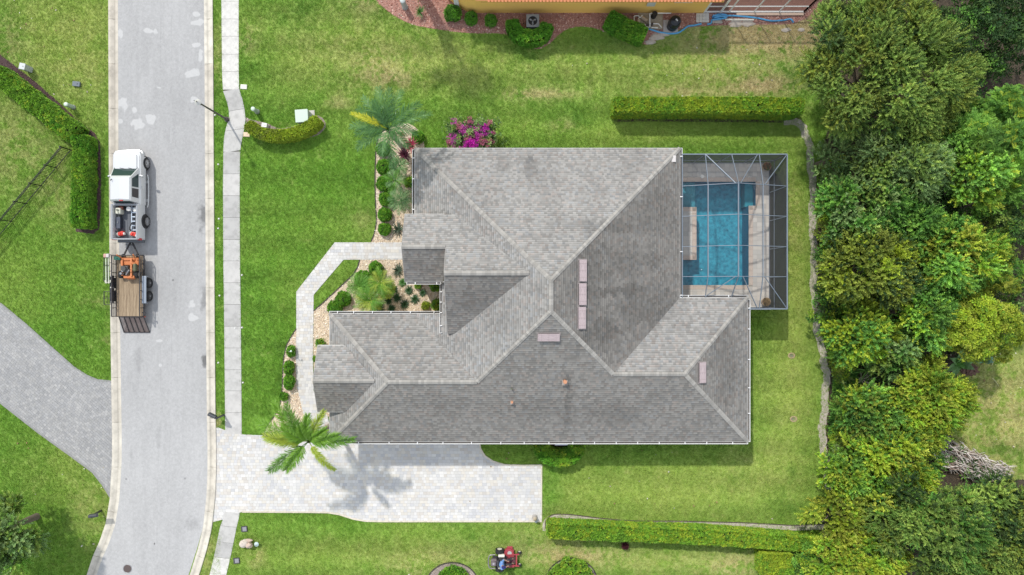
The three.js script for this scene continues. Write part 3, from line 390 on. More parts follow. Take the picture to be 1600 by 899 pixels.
  caps.forEach(([a, b], n) => {
    const A = V(...a), B = V(...b), L = A.distanceTo(B), d = B.clone().sub(A).normalize(), side = V(-d.z, 0, d.x).normalize(), pos = [], col = []; let m = Math.floor(L / 0.16);
    for (let k = 0; k < m; k++) { const s = A.clone().lerp(B, k / m), e = A.clone().lerp(B, (k + 1) / m), q = 0.78 + 0.35 * hash(k, n, 9), c = [0.335 * q, 0.322 * q, 0.30 * q]; const w = 0.125, drop = 0.055; for (const sg of [-1, 1]) { const f = (p, o, l) => [p.x + side.x * o * sg, p.y + l, p.z + side.z * o * sg]; const s0 = f(s, 0, 0.062), e0 = f(e, 0, 0.046), s1 = f(s, w, 0.062 - drop), e1 = f(e, w, 0.046 - drop); const t = [s0, s1, e1, s0, e1, e0]; if (sg > 0) t.reverse(); for (const p of t) { pos.push(...p); col.push(...c); } } }
    wpart(house, 'ridge_cap', tris(pos, col), capMat, 'stuff');
  });
  // soffit, fascia, rakes
  wpart(house, 'soffit', [sheet([[WX, NZ], [EX, NZ], [EX, 0.605], [14.35, 0.605], [14.35, SZ], [-11.1, SZ], [-11.1, 1.58], [-4.15, 1.58], [-4.15, -0.33], [WX, -0.33]], E - 0.17), sheet([[-6.25, -4.28], [-3.5, -4.28], [-3.5, -0.38], [-6.25, -0.38]], 4.02)], soffit);
  const fas = (a, b) => bar(a, b, 0.03, 0.19);
  const fl = [[[WX, NZ], [EX, NZ]], [[EX, NZ], [EX, 0.605]], [[EX, 0.605], [14.35, 0.605]], [[14.35, 0.605], [14.35, SZ]], [[-11.1, SZ], [14.35, SZ]], [[-11.1, 1.58], [-11.1, SZ]], [[-11.1, 1.58], [-4.15, 1.58]], [[WX, NZ], [WX, -4.33]]];
  for (const [a, b] of fl) wpart(house, 'fascia', fas([a[0], E - 0.095, a[1]], [b[0], E - 0.095, b[1]]), trim);
  for (const [k, x, z0, zr, z1, y0] of [['GN', -3.80, -4.33, -0.8, 2.73, 4.18], ['GN', -6.32, -4.33, -2.33, -0.33, 4.18], ['KN', -11.67, 3.47, 5.47, 7.47, 3.47]]) { const yr = planes[k](x, zr) - 0.1; for (const z of [z0, z1]) { const a = z === -4.33 && zr === -0.8 ? [x, planes.GN(x, -2.33) - 0.09, -2.33] : [x, y0 - 0.09, z]; wpart(house, 'rake_board', bar(a, [x, yr, zr], 0.025, 0.15), rakeTrim); } }
  for (const z of [-4.33, -0.33]) wpart(house, 'fascia', fas([-6.3, 4.08, z], [-4.0, 4.08, z]), trim);
  for (const z of [3.47, 7.47]) wpart(house, 'fascia', fas([-11.65, 3.37, z], [-10.1, 3.37, z]), trim);
  // walls
  const wall = (poly, y0, y1) => wpart(house, 'wall', slab(poly, y0, y1), stucco);
  wall([[-5.35, -7.9], [9.6, -7.9], [9.6, 1.2], [13.75, 1.2], [13.75, 8.8], [-10.5, 8.8], [-10.5, 2.2], [-3.6, 2.2], [-3.6, -0.6], [-5.35, -0.6]], 0, E - 0.16);
  const gable = (x, z0, zr, z1, y0, yr) => wpart(house, 'gable_wall', (() => { const a = [x, y0, z0], b = [x, yr, zr], c = [x, y0, z1], o = 0.15; return tris([...a, ...b, ...c, ...[x + o, y0, z0], ...[x + o, y0, z1], ...[x + o, yr, zr]]); })(), stucco);
  gable(-3.72, -4.2, -0.8, 2.6, 4.18, 6.28); gable(-6.1, -4.2, -2.33, -0.45, 4.15, 5.3); gable(-11.4, 3.55, 5.47, 7.4, 3.45, 4.42);
  wall([[-3.7, -4.2], [-3.5, -4.2], [-3.5, 2.6], [-3.7, 2.6]], 2.7, 4.2); wall([[-11.35, 3.7], [-10.5, 3.7], [-10.5, 7.2], [-11.35, 7.2]], 0, 3.36);
  wall([[-6.1, -4.15], [-5.3, -4.15], [-5.3, -3.75], [-6.1, -3.75]], 0, 4.05); wall([[-6.1, -0.9], [-5.3, -0.9], [-5.3, -0.5], [-6.1, -0.5]], 0, 4.05);
  const dr = wpart(house, 'door', rbox(-5.42, 1.15, -2.33, 0.12, 2.3, 1.7, 0.02), std([0.16, 0.09, 0.05], 0.5)); part(dr, 'handle', box(-7.5, 1.05, -3.15, 0.06, 0.16, 0.04), M.steel);
  for (const x of [-8.4, -4.6]) wpart(house, 'garage_door', rbox(x, 1.1, 8.83, 2.7, 2.2, 0.1, 0.02), M.white);
  for (const [x, z, sx, sz] of [[-1.5, -7.93, 1.6, 0.1], [4.5, -7.93, 1.6, 0.1], [2, 8.83, 1.5, 0.1], [8.5, 8.83, 1.5, 0.1], [13.78, 5, 0.1, 1.5], [-10.53, 3.0, 0.1, 1]]) { const f = wpart(house, 'window', rbox(x, 1.55, z, sx, 1.3, sz, 0.02), M.white); part(f, 'pane', box(x - 2 + (sx < sz ? Math.sign(x) * 0.03 : 0), 1.55, z - 1 + (sz < sx ? Math.sign(z) * 0.03 : 0), sx < sz ? 0.06 : sx - 0.14, 1.16, sz < sx ? 0.06 : sz - 0.14), M.darkGlass); }
  // gutters: open troughs with hangers across them
  const gm = std([0.80, 0.80, 0.80], 0.45), gutter = (a, b, y, out, hang = 1.55) => { const o = out.map(v => v * 0.13), L = Math.hypot(b[0] - a[0], b[1] - a[1]), list = [], m = (p, s, yy) => [p[0] + o[0] * s, yy, p[1] + o[1] * s]; list.push(bar(m(a, 1, y), m(b, 1, y), 0.022, 0.12), bar(m(a, 0.12, y - 0.05), m(b, 0.12, y - 0.05), 0.015, 0.06)); for (let s = 0.5; s < L; s += hang * (0.8 + 0.4 * hash(s * 100, 3, 3))) { const p = [lerp(a[0], b[0], s / L), lerp(a[1], b[1], s / L)]; list.push(bar(m(p, 0, y + 0.056), m(p, 1.15, y + 0.056), 0.045, 0.02)); } for (const p of [a, b]) list.push(bar(m(p, 0, y), m(p, 1.1, y), 0.02, 0.1)); const g = wpart(house, 'gutter', list, gm); part(g, 'trough', (() => { const t = bar(m(a, 0.55, y - 0.085), m(b, 0.55, y - 0.085), 0.11, 0.02); return t.translate(-2, 0, -1); })(), std([0.10, 0.09, 0.08], 0.9)); };
  gutter([-11.1, SZ], [14.35, SZ], E - 0.03, [0, 1]); gutter([14.35, 0.75], [14.35, SZ], E - 0.03, [1, 0]); gutter([EX, NZ], [EX, 0.605], E - 0.02, [1, 0], 3); gutter([EX, 0.605], [14.35, 0.605], E - 0.03, [0, -1], 3);
  gutter([-11.1, 1.58], [-4.15, 1.58], E + 0.0, [0, -1], 1.2); gutter([WX, NZ + 0.1], [WX, -4.4], E - 0.03, [-1, 0]); gutter([-6.2, -0.33], [-4.2, -0.33], 4.16, [0, 1]); gutter([-4.15, -0.25], [-4.15, 2.7], 3.82, [-1, 0], 0.75);
  // roof vents and pipes
  const ventMat = std([0.50, 0.41, 0.42], 0.6, 0.1, { map: rep(T.speck, 0.7) }), ventDark = std([0.04, 0.04, 0.04], 0.9);
  const seamMat = std([0.40, 0.33, 0.335], 0.6), vent = (px, py, k, dir, L) => { let h = 4; for (let i = 0; i < 6; i++) h = planes[k](...wp(px, py, h)) + 0.1; const [x, z] = wp(px, py, h); const y = planes[k](x, z), tilt = Math.atan(0.5), top = new RoundedBoxGeometry(L, 0.035, 0.47, 1, 0.012).translate(0, 0.15, 0), low = new THREE.BoxGeometry(L - 0.06, 0.13, 0.40).translate(0, 0.075, -0.02); const turn = Math.atan2(dir[0], dir[1]); for (const g of [top, low]) { g.rotateX(tilt * 0.86); g.rotateY(turn); g.translate(x, y, z); } const o = wpart(house, 'roof_vent', top, ventMat); { const fl = new THREE.BoxGeometry(L + 0.12, 0.012, 0.6).translate(0, 0.022, 0.02); fl.rotateX(tilt); fl.rotateY(turn); part(o, 'flange', fl.translate(x - 2, y, z - 1), std([0.30, 0.27, 0.265], 0.7)); [-0.33, 0, 0.33].forEach(q => { const g = new THREE.BoxGeometry(0.018, 0.012, 0.46).translate(q * L, 0.172, 0); g.rotateX(tilt * 0.86); g.rotateY(turn); part(o, 'seam', g.translate(x - 2, y, z - 1), seamMat); }); } part(o, 'vent_throat', low.translate(-2, 0, -1), ventDark); };
  for (const [x, y] of [[909.5, 423], [909, 460], [908, 497]]) vent(x, y, 'E', [1, 0], 1.22); vent(857.5, 526, 'S', [0, 1], 1.22); vent(1096.5, 582.5, 'RE', [1, 0], 1.2);
  const pm = std([0.52, 0.25, 0.14], 0.7), pipes = [[882.5, 596, 0.11, 0.34], [800, 628, 0.07, 0.25]];
  for (const [px, py, r, L] of pipes) { let h = 4; for (let i = 0; i < 6; i++) h = planes.S(...wp(px, py, h)); const [x, z] = wp(px, py, h), y = planes.S(x, z); const o = wpart(house, 'vent_pipe', [cyl(x, y + L / 2, z, r, r, L, 14)], pm); part(o, 'flashing', rbox(x - 2, y + 0.03, z - 1 + 0.05, r * 3, 0.03, r * 3.4, 0.01), std([0.30, 0.26, 0.235], 0.7)); }
  { let h = 4.5; const [x, z] = wp(799.5, 607, h); const y = planes.S(x, z); wpart(house, 'vent_pipe', cyl(x, y + 0.1, z, 0.05, 0.05, 0.25, 10), std([0.12, 0.13, 0.09], 0.7)); }
  { const [x, z] = wp(1052, 248, 3.2); const y = Math.min(planes.E(x, z), planes.N(x, z)); wpart(house, 'roof_plate', rbox(x, y + 0.03, z, 0.35, 0.04, 0.4, 0.02), std([0.58, 0.55, 0.54], 0.6)); }
}

// ================================================================ POOL AND DECK
{
  const deck = thing('pool_deck', 'pale tan paver deck round the swimming pool under the screen cage', 'pool deck', [0, 0], { kind: 'structure' });
  const dp = W(deckPx), tones = [[0.55, 0.52, 0.49], [0.60, 0.57, 0.53], [0.52, 0.50, 0.47], [0.62, 0.58, 0.53]];
  part(deck, 'paver_bed', sheet(dp, 0.028, [pool]), sand);
  const list = [], r = rng(77), inPool = (x, z) => inside(x, z, pool);
  { const w = 0.3, l = 0.3, xs = dp.map(p => p[0]), zs = dp.map(p => p[1]), m = [];
    for (let z = Math.min(...zs) + w / 2; z < Math.max(...zs); z += w) for (let x = Math.min(...xs) + l / 2; x < Math.max(...xs); x += l) if (inside(x, z, dp) && ![[-.14, -.14], [.14, -.14], [-.14, .14], [.14, .14], [0, 0]].some(o => inPool(x + o[0], z + o[1]))) m.push([x, z]);
    const im = new THREE.InstancedMesh(rbox(0, 0, 0, 0.294, 0.04, 0.294, 0.004), std(null, 0.85, 0, { bumpMap: T.bump, bumpScale: 0.001 }), m.length), o = new THREE.Object3D(), c = new THREE.Color(); m.forEach(([x, z], k) => { o.position.set(x, 0.022 + 0.002 * r(), z); o.updateMatrix(); im.setMatrixAt(k, o.matrix); const t = tones[Math.floor(r() * 4)], f = 0.92 + 0.14 * r(); im.setColorAt(k, c.setRGB(t[0] * f, t[1] * f, t[2] * f)); }); im.name = 'paver'; im.userData.kind = 'stuff'; im.castShadow = im.receiveShadow = true; deck.add(im); }
  const cop = std([0.60, 0.50, 0.43], 0.8, 0, { map: rep(T.speck, 0.8) });
  pool.forEach((a, k) => { const b = pool[(k + 1) % pool.length], L = Math.hypot(b[0] - a[0], b[1] - a[1]), n = Math.max(1, Math.round(L / 0.45)), dx = (b[0] - a[0]) / L, dz = (b[1] - a[1]) / L; for (let i = 0; i < n; i++) { const s = (i + 0.5) / n * L, out = inside(a[0] + dx * s - dz * 0.1, a[1] + dz * s + dx * 0.1, pool) ? 1 : -1; part(deck, 'coping_stone', rbox(a[0] + dx * s + dz * 0.13 * out, 0.03, a[1] + dz * s - dx * 0.13 * out, L / n - 0.008, 0.05, 0.28, 0.012, -Math.atan2(dz, dx)), cop); } });
  const p = thing('swimming_pool', 'blue rectangular swimming pool with a shallow corner shelf under the cage', 'swimming pool', [0, 0], { kind: 'structure' });
  const causticPlaster = texture(512, 512, (i, j) => { const a = tiled(i / 512, j / 512, 15, 3, 61), b = hash(i, j, 62); return mix3([0.006, 0.13, 0.205], [0.07, 0.46, 0.58], clamp((a - 0.5) * 0.85 + 0.52 + (b - 0.5) * 0.2)); });  // mottled blue imitates light rippling over the pool floor
  const pm = std(null, 0.8, 0, { map: rep(causticPlaster, 2.4) }), DEEP = -1.25;
  const shelfPx = [[1052, 284], [1089, 284], [1089, 324], [1052, 324]], benchPx = [[1168, 284], [1181, 284], [1181, 322], [1168, 322]];
  part(p, 'basin_floor', sheet(pool, DEEP), pm);
  const ws = []; pool.forEach((a, k) => { const b = pool[(k + 1) % pool.length]; ws.push(quad([a[0], DEEP, a[1]], [b[0], DEEP, b[1]], [b[0], 0.01, b[1]], [a[0], 0.01, a[1]])); }); part(p, 'basin_wall', ws, std([0.02, 0.15, 0.24], 0.7));
  part(p, 'shelf', slab(W(shelfPx).map(([x, z]) => [x, z]), DEEP + 0.01, -0.42), std([0.07, 0.30, 0.36], 0.8, 0, { map: rep(T.speck, 0.6) })); part(p, 'bench', slab(W(benchPx), DEEP + 0.01, -0.5), std([0.05, 0.30, 0.36], 0.8, 0, { map: rep(T.speck, 0.6) }));
  part(p, 'step', box(...(([x, z]) => [x, DEEP + 0.3, z])(wp(1064, 425)), 1.1, 0.6, 1.7), pm);
  const ripple = texture(512, 512, (i, j) => { const x = i / 512, y = j / 512, a = tiled(x, y, 7, 2, 63), b = tiled(x, y, 13, 2, 64); const v = 0.6 * (1 - Math.abs(2 * a - 1)) + 0.4 * (1 - Math.abs(2 * b - 1)); return [v, v, v]; }, { data: true });
  part(p, 'water', sheet(pool, -0.09), new THREE.MeshPhysicalMaterial({ color: new THREE.Color().setRGB(0.80, 0.96, 1.0), roughness: 0.02, transmission: 1, thickness: 0, ior: 1.33, bumpMap: rep(ripple, 2.2), bumpScale: 0.11, side: THREE.DoubleSide }));
  const fx = (px, py) => wp(px, py); const [sx, sz] = fx(1097, 276);
  single('skimmer_lid', [cyl(sx, 0.055, sz, 0.13, 0.12, 0.03, 20), cyl(sx, 0.075, sz, 0.03, 0.03, 0.02, 10)], std([0.85, 0.83, 0.78], 0.5), 'round white skimmer lid on the deck at the pool corner', 'lid');
}
// ================================================================ SCREEN CAGE
{
  const C = thing('screen_enclosure', 'metal framed screen cage over the pool on the right of the house', 'pool enclosure', [13.4, -3.4]);
  const X0 = 10.36, XP1 = 11.76, XR = 13.36, XP2 = 15.04, X1 = 16.74, N = -8.11, S = 1.30, H0 = 2.9, HR = 4.15, zr = [-6.17, -4.33, -2.49, -0.66];
  const beam = (n, p, q, w = 0.05, h = 0.08) => wpart(C, n, bar(p, q, w, h), M.cageAlu), yAt = x => x < XR ? lerp(H0, HR, (x - X0) / (XR - X0)) : lerp(HR, H0, (x - XR) / (X1 - XR));
  beam('eave_beam', [X0, H0, N], [X1, H0, N], 0.06); beam('eave_beam', [X1, H0, N], [X1, H0, S], 0.06); beam('eave_beam', [14.4, H0, S], [X1, H0, S], 0.06); beam('eave_beam', [X0, H0, N], [X0, H0, 0.6], 0.06);
  for (const z of zr) { beam('rafter', [X0, H0, z], [XR, HR, z], 0.034); beam('rafter', [XR, HR, z], [X1, H0, z], 0.034); }
  beam('ridge_beam', [XR, HR, zr[0]], [XR, HR, zr[3]], 0.06); for (const x of [XP1, XP2]) beam('purlin', [x, yAt(x), zr[0]], [x, yAt(x), zr[3]], x === XP1 ? 0.06 : 0.042);
  const n0 = [[XP1, XP1], [XR, XR], [XP2, XP2]];
  for (const [a, b] of n0) beam('hip_rafter', [a, H0, N], [b, yAt(b), zr[0]], 0.034); beam('hip_brace', [XP1, H0, N], [XR - 0.15, HR - 0.06, zr[0]], 0.045); beam('hip_brace', [XP2 - 0.1, H0, N], [XR + 0.15, HR - 0.06, zr[0]], 0.034); beam('hip_brace', [X1, H0, N], [XP2 + 0.1, yAt(XP2), zr[0]], 0.034);
  for (const [a, b] of n0) beam('hip_rafter', [a, H0, a < 14.4 ? 0.55 : S], [b, yAt(b), zr[3]], 0.034); beam('hip_brace', [XP1, H0, 0.55], [XR - 0.15, HR - 0.06, zr[3]], 0.034); beam('hip_brace', [XP2 - 0.1, H0, S], [XR + 0.3, HR - 0.1, zr[3]], 0.034); beam('hip_brace', [X1, H0, S], [XP2 + 0.1, yAt(XP2), zr[3]], 0.034);
  const posts = [[X0 + 0.05, N], [XP1, N], [XR, N], [XP2, N], [X1, N], ...zr.map(z => [X1, z]), [X1, S], [XP2, S]]; for (const [x, z] of posts) beam('post', [x, 0.02, z], [x, H0 - 0.05, z], 0.05, 0.05);
  for (const y of [0.08, 0.9]) { beam('wall_rail', [X0, y, N], [X1, y, N], 0.05, 0.05); beam('wall_rail', [X1, y, N], [X1, y, S], 0.05, 0.05); beam('wall_rail', [14.4, y, S], [X1, y, S], 0.05, 0.05); }
  const roofScreen = std([0.10, 0.10, 0.11], 0.8, 0, { transparent: true, opacity: 0.15, depthWrite: false }), wallScreen = std([0.035, 0.036, 0.04], 0.8, 0, { transparent: true, opacity: 0.86, depthWrite: false });
  const sc = (m, ...q) => wpart(C, 'screen_panel', q.length === 4 ? quad(...q) : tris(q.flat()), m), o = -0.02;
  const xs = [X0, XP1, XR, XP2, X1];
  for (let i = 0; i < 4; i++) { const a = xs[i], b = xs[i + 1]; for (let k = 0; k < 3; k++) sc(roofScreen, [a, yAt(a) + o, zr[k]], [b, yAt(b) + o, zr[k]], [b, yAt(b) + o, zr[k + 1]], [a, yAt(a) + o, zr[k + 1]]); sc(roofScreen, [a, H0 + o, N], [b, H0 + o, N], [b, yAt(b) + o, zr[0]], [a, yAt(a) + o, zr[0]]); const s = q => q < 14.4 ? 0.55 : S; sc(roofScreen, [a, yAt(a) + o, zr[3]], [b, yAt(b) + o, zr[3]], [b, H0 + o, s(b)], [a, H0 + o, s(a)]); sc(wallScreen, [a, 0.05, N], [b, 0.05, N], [b, H0, N], [a, H0, N]); }
  const zs = [N, ...zr, S]; for (let i = 0; i < 5; i++) sc(wallScreen, [X1, 0.05, zs[i]], [X1, 0.05, zs[i + 1]], [X1, H0, zs[i + 1]], [X1, H0, zs[i]]); sc(wallScreen, [14.42, 0.05, S], [X1, 0.05, S], [X1, H0, S], [14.42, H0, S]);
}

// ================================================================ THE NEIGHBOURING HOUSE
{
  const nh = thing('house', 'yellow stucco neighbouring house with orange tile eaves at the top edge', 'house', [4.5, -22]);
  const yellow = std([0.95, 0.60, 0.16], 0.9, 0, { map: rep(grain(256, 0.88, 1.08, 17, 3), 2.2), bumpMap: rep(T.bump, 0.3), bumpScale: 0.003 });
  const zb = -17.88, xl = -2.3, xr = 12.45, foot = [[xl, zb], [xr, zb], [xr, -30], [-6, -30], [-6, -22], [-4.3, -18.95], [-3.6, -18.35], [-3.0, -18.0]];
  wpart(nh, 'wall', slab(foot, 0, 3.0), yellow);
  const tile = std([0.68, 0.27, 0.13], 0.75, 0, { map: rep(T.speck, 0.9) }), ez = -17.42, ex0 = -2.2, ex1 = 12.9, h0 = 3.0, roofAt = z => h0 + 0.42 * (ez - z);
  wpart(nh, 'roof', [quad([ex0, h0, ez], [ex1, h0, ez], [ex1 - 5.3, roofAt(-23), -23], [ex0 + 3, roofAt(-23), -23]), quad([ex0 + 3, roofAt(-23), -23], [ex1 - 5.3, roofAt(-23), -23], [ex1, h0, -30.5], [ex0 - 2, h0, -30.5]), tris([ex1, h0, ez, ex1, h0, -30.5, ex1 - 5.3, roofAt(-23), -23]), tris([ex0, h0, ez, ex0 + 3, roofAt(-23), -23, ex0 - 2, h0, -30.5])], tile);
  const tg = []; for (let k = 0, n = Math.floor((ex1 - ex0 - 0.8) / 0.21); k < n; k++) { const x = ex0 + 0.8 + k * 0.21; for (let j = 0; j < 3; j++) { const z = ez + 0.06 - j * 0.36, g = new THREE.CylinderGeometry(0.085, 0.075, 0.4, 8, 1, false, 0, Math.PI).rotateZ(Math.PI / 2).rotateY(Math.PI / 2).translate(0, 0, 0); g.rotateX(0.4); g.translate(x, roofAt(z) + 0.05 + 0.01 * hash(k, j), z - 0.18); tg.push(g); } }
  wpart(nh, 'roof_tiles', tg, tile, 'stuff'); wpart(nh, 'fascia', bar([ex0 + 0.3, h0 - 0.12, ez + 0.02], [ex1, h0 - 0.12, ez + 0.02], 0.03, 0.16), std([0.62, 0.36, 0.10], 0.8));
  const w0 = wpart(nh, 'window', rbox(10.72, 2.4, zb + 0.02, 1.15, 1.3, 0.12, 0.02), M.white); part(w0, 'pane', box(10.72 - 4.5, 2.45, zb + 22 + 0.06, 0.98, 1.12, 0.05), std([0.10, 0.09, 0.09], 0.15));
  wpart(nh, 'meter_panel', rbox(8.75, 1.75, zb + 0.07, 0.52, 0.85, 0.12, 0.03), std([0.55, 0.57, 0.55], 0.5));
  wpart(nh, 'downspout', bar([-3.55, 0, -18.2], [-3.55, 3.2, -18.2], 0.3, 0.12), M.white);
  // its own screen room, to the right
  const sr = thing('screen_enclosure', 'neighbouring screened patio with white frame at the top edge', 'pool enclosure', [15.5, -19]);
  const base = [[12.5, -17.92], [18.95, -17.92], [20.2, -19.1], [20.6, -24]], fr = (n, p, q, w = 0.06) => wpart(sr, n, bar(p, q, w, w), M.white), film = std([0.05, 0.04, 0.04], 0.8, 0, { transparent: true, opacity: 0.5, depthWrite: false });
  for (let k = 0; k < 3; k++) { const [a, b] = [base[k], base[k + 1]], L = Math.hypot(b[0] - a[0], b[1] - a[1]), n = Math.max(1, Math.round(L / 1.55)); for (let i = 0; i <= n; i++) { const x = lerp(a[0], b[0], i / n), z = lerp(a[1], b[1], i / n); fr('post', [x, 0.1, z], [x, 2.8, z], i === 0 && !k ? 0.13 : 0.07); } for (const y of [0.12, 0.95, 2.8]) fr('rail', [a[0], y, a[1]], [b[0], y, b[1]], y < 0.5 ? 0.09 : 0.06); wpart(sr, 'screen_panel', quad([a[0], 0.1, a[1]], [b[0], 0.1, b[1]], [b[0], 2.8, b[1]], [a[0], 2.8, a[1]]), film); }
  wpart(sr, 'door_frame', bar([13.55, 0.1, -17.90], [13.55, 2.2, -17.90], 0.12, 0.1), M.white);
  wpart(sr, 'floor', slab([...base, [12.5, -24]], 0.0, 0.09), std([0.30, 0.15, 0.12], 0.85, 0, { map: rep(T.speck, 0.7) }));
  wpart(sr, 'footing', [bar([14.6, 0.06, -17.78], [18.95, 0.06, -17.78], 0.16, 0.13)], std([0.62, 0.46, 0.36], 0.9));
  const pav = thing('stepping_pad', 'small pad of white pavers at the neighbouring patio door', 'pavers', [12.4, -17.55]);
  for (let i = 0; i < 4; i++) for (let j = 0; j < 3; j++) part(pav, 'paver', rbox((i - 1.5) * 0.21, 0.05, (j - 1) * 0.2, 0.2, 0.06, 0.19, 0.01), std([0.60, 0.58, 0.54], 0.9));
}
// ================================================================ LEAVES
// a leaf: two triangles folded along its midrib
function leafAt(pos, base, dir, side, len, wid, fold = 0.25) { const b = V(...base), d = V(...dir).normalize(), s = V(...side).normalize(), n = s.clone().cross(d).normalize(); const tip = b.clone().addScaledVector(d, len), m = b.clone().addScaledVector(d, len * 0.45), l = m.clone().addScaledVector(s, wid / 2).addScaledVector(n, wid * fold), r = m.clone().addScaledVector(s, -wid / 2).addScaledVector(n, wid * fold); for (const t of [b, l, tip, b, tip, r]) pos.push(t.x, t.y, t.z); }
function broadSprig(n, L, Wd, seed, reach = 0.10) { const r = rng(seed), pos = []; for (let k = 0; k < n; k++) { const a = k * 2.4 + r() * 0.7, t = 0.5 + r() * 0.95, h = r() * reach, d = [Math.cos(a) * Math.sin(t), Math.cos(t) * 0.9, Math.sin(a) * Math.sin(t)], s = [-Math.sin(a), (r() - 0.5) * 0.8, Math.cos(a)]; leafAt(pos, [d[0] * reach * r(), h, d[2] * reach * r()], d, s, L * (0.7 + 0.6 * r()), Wd * (0.7 + 0.6 * r())); } return tris(pos); }
function featherSprig(L, n, leaf, seed) { const r = rng(seed), pos = []; for (let q = 0; q < 3; q++) { const a = q * 2.1 + r(), lean = 0.5 + r() * 0.5, ax = V(Math.cos(a) * Math.sin(lean), Math.cos(lean), Math.sin(a) * Math.sin(lean)), s = ax.clone().cross(V(0, 1, 0)).normalize(); for (let k = 0; k < n; k++) { const t = (k + 1) / n, p = ax.clone().multiplyScalar(L * t); p.y -= L * 0.35 * t * t; for (const sg of [-1, 1]) { const d = s.clone().multiplyScalar(sg * (0.9 + 0.2 * r())).addScaledVector(ax, 0.7); leafAt(pos, [p.x, p.y, p.z], [d.x, d.y - 0.15 * t, d.z], [ax.x, ax.y + (r() - 0.5), ax.z], leaf * (1.1 - 0.5 * t) * (0.8 + 0.4 * r()), leaf * 0.34); } } } return tris(pos); }
function twigSprig(L, n, leaf, wid, seed) { const r = rng(seed), pos = []; for (let q = 0; q < 2; q++) { const a = q * 3.1 + r(), lean = 0.15 + r() * 0.55, ax = V(Math.cos(a) * Math.sin(lean), Math.cos(lean), Math.sin(a) * Math.sin(lean)), s = ax.clone().cross(V(0.3, 0.2, 1)).normalize(), b = ax.clone().cross(s); for (let k = 0; k < n; k++) { const t = (k + 0.4) / n, p = ax.clone().multiplyScalar(L * t), f = k * 2.4 + r() * 0.6, d = s.clone().multiplyScalar(Math.cos(f)).addScaledVector(b, Math.sin(f)).addScaledVector(ax, 0.9), w = d.clone().cross(ax); leafAt(pos, [p.x, p.y, p.z], [d.x, d.y, d.z], [w.x, w.y + 0.3, w.z], leaf * (1.1 - 0.4 * t) * (0.75 + 0.5 * r()), wid * (0.8 + 0.4 * r())); } } return tris(pos); }
const SPRIG = { broad: broadSprig(11, 0.17, 0.085, 1, 0.13), big: broadSprig(9, 0.26, 0.13, 2, 0.16), feather: featherSprig(0.46, 8, 0.13, 3), fine: twigSprig(0.46, 17, 0.12, 0.048, 4), twig: twigSprig(0.50, 15, 0.15, 0.075, 14), hedge: broadSprig(9, 0.095, 0.05, 5, 0.06), shrub: broadSprig(10, 0.075, 0.035, 6, 0.05) };
const UP = V(0, 1, 0);
class Foliage {
  constructor() { this.m = []; this.c = []; this.o = new THREE.Object3D(); this.q = new THREE.Quaternion(); this.t = new THREE.Quaternion(); }
  add(x, y, z, dir, s, roll, col) { this.o.position.set(x, y, z); this.q.setFromUnitVectors(UP, dir); this.t.setFromAxisAngle(UP, roll); this.o.quaternion.copy(this.q).multiply(this.t); this.o.scale.setScalar(s); this.o.updateMatrix(); this.m.push(this.o.matrix.clone()); this.c.push(col); }
  build(parent, name, geo, mat = M.leaf) { const m = new THREE.InstancedMesh(geo, mat, this.m.length), c = new THREE.Color(); this.m.forEach((a, k) => { m.setMatrixAt(k, a); m.setColorAt(k, c.setRGB(...this.c[k])); }); m.name = name; m.castShadow = m.receiveShadow = true; m.userData.kind = 'stuff'; parent.add(m); return m; }
}
const PAL = {
  lime: [[0.20, 0.33, 0.030], [0.13, 0.25, 0.03], [0.30, 0.36, 0.04]], yellow: [[0.30, 0.345, 0.04], [0.22, 0.30, 0.035], [0.32, 0.35, 0.05]], green: [[0.085, 0.20, 0.035], [0.12, 0.25, 0.04], [0.06, 0.15, 0.03]],
  olive: [[0.18, 0.225, 0.035], [0.13, 0.18, 0.03], [0.22, 0.265, 0.045]], grey: [[0.15, 0.24, 0.085], [0.11, 0.19, 0.065], [0.20, 0.28, 0.10]], dark: [[0.055, 0.115, 0.035], [0.04, 0.09, 0.03], [0.09, 0.15, 0.045]],
  oak: [[0.145, 0.225, 0.045], [0.10, 0.17, 0.035], [0.205, 0.28, 0.06]], feather: [[0.15, 0.30, 0.05], [0.20, 0.36, 0.06], [0.11, 0.23, 0.045]], hedge: [[0.115, 0.235, 0.022], [0.16, 0.29, 0.028], [0.08, 0.175, 0.02]], gold: [[0.25, 0.325, 0.025], [0.19, 0.28, 0.025], [0.27, 0.34, 0.03]], box: [[0.075, 0.215, 0.018], [0.10, 0.26, 0.022], [0.06, 0.17, 0.016]],
};
const GAIN = { dark: 1.0, box: 1.45, yellow: 1.28, gold: 1.4, hedge: 1.6, oak: 1.58, olive: 1.4 };
const pick = (pal, r) => { const p = PAL[pal], a = p[Math.floor(r() * p.length)], f = (0.72 + r() * 0.56) * (GAIN[pal] ?? 1.48); return [a[0] * f, a[1] * f, a[2] * f]; };
function limb(pts, r0, r1, n = 7) { const c = new THREE.CatmullRomCurve3(pts.map(p => V(...p))), S = pts.length * 4, g = new THREE.TubeGeometry(c, S, 1, n), P = g.attributes.position; for (let i = 0; i <= S; i++) { const q = c.getPointAt(i / S), k = lerp(r0, r1, i / S); for (let j = 0; j <= n; j++) { const id = i * (n + 1) + j; P.setXYZ(id, q.x + (P.getX(id) - q.x) * k, q.y + (P.getY(id) - q.y) * k, q.z + (P.getZ(id) - q.z) * k); } } g.computeVertexNormals(); return g; }
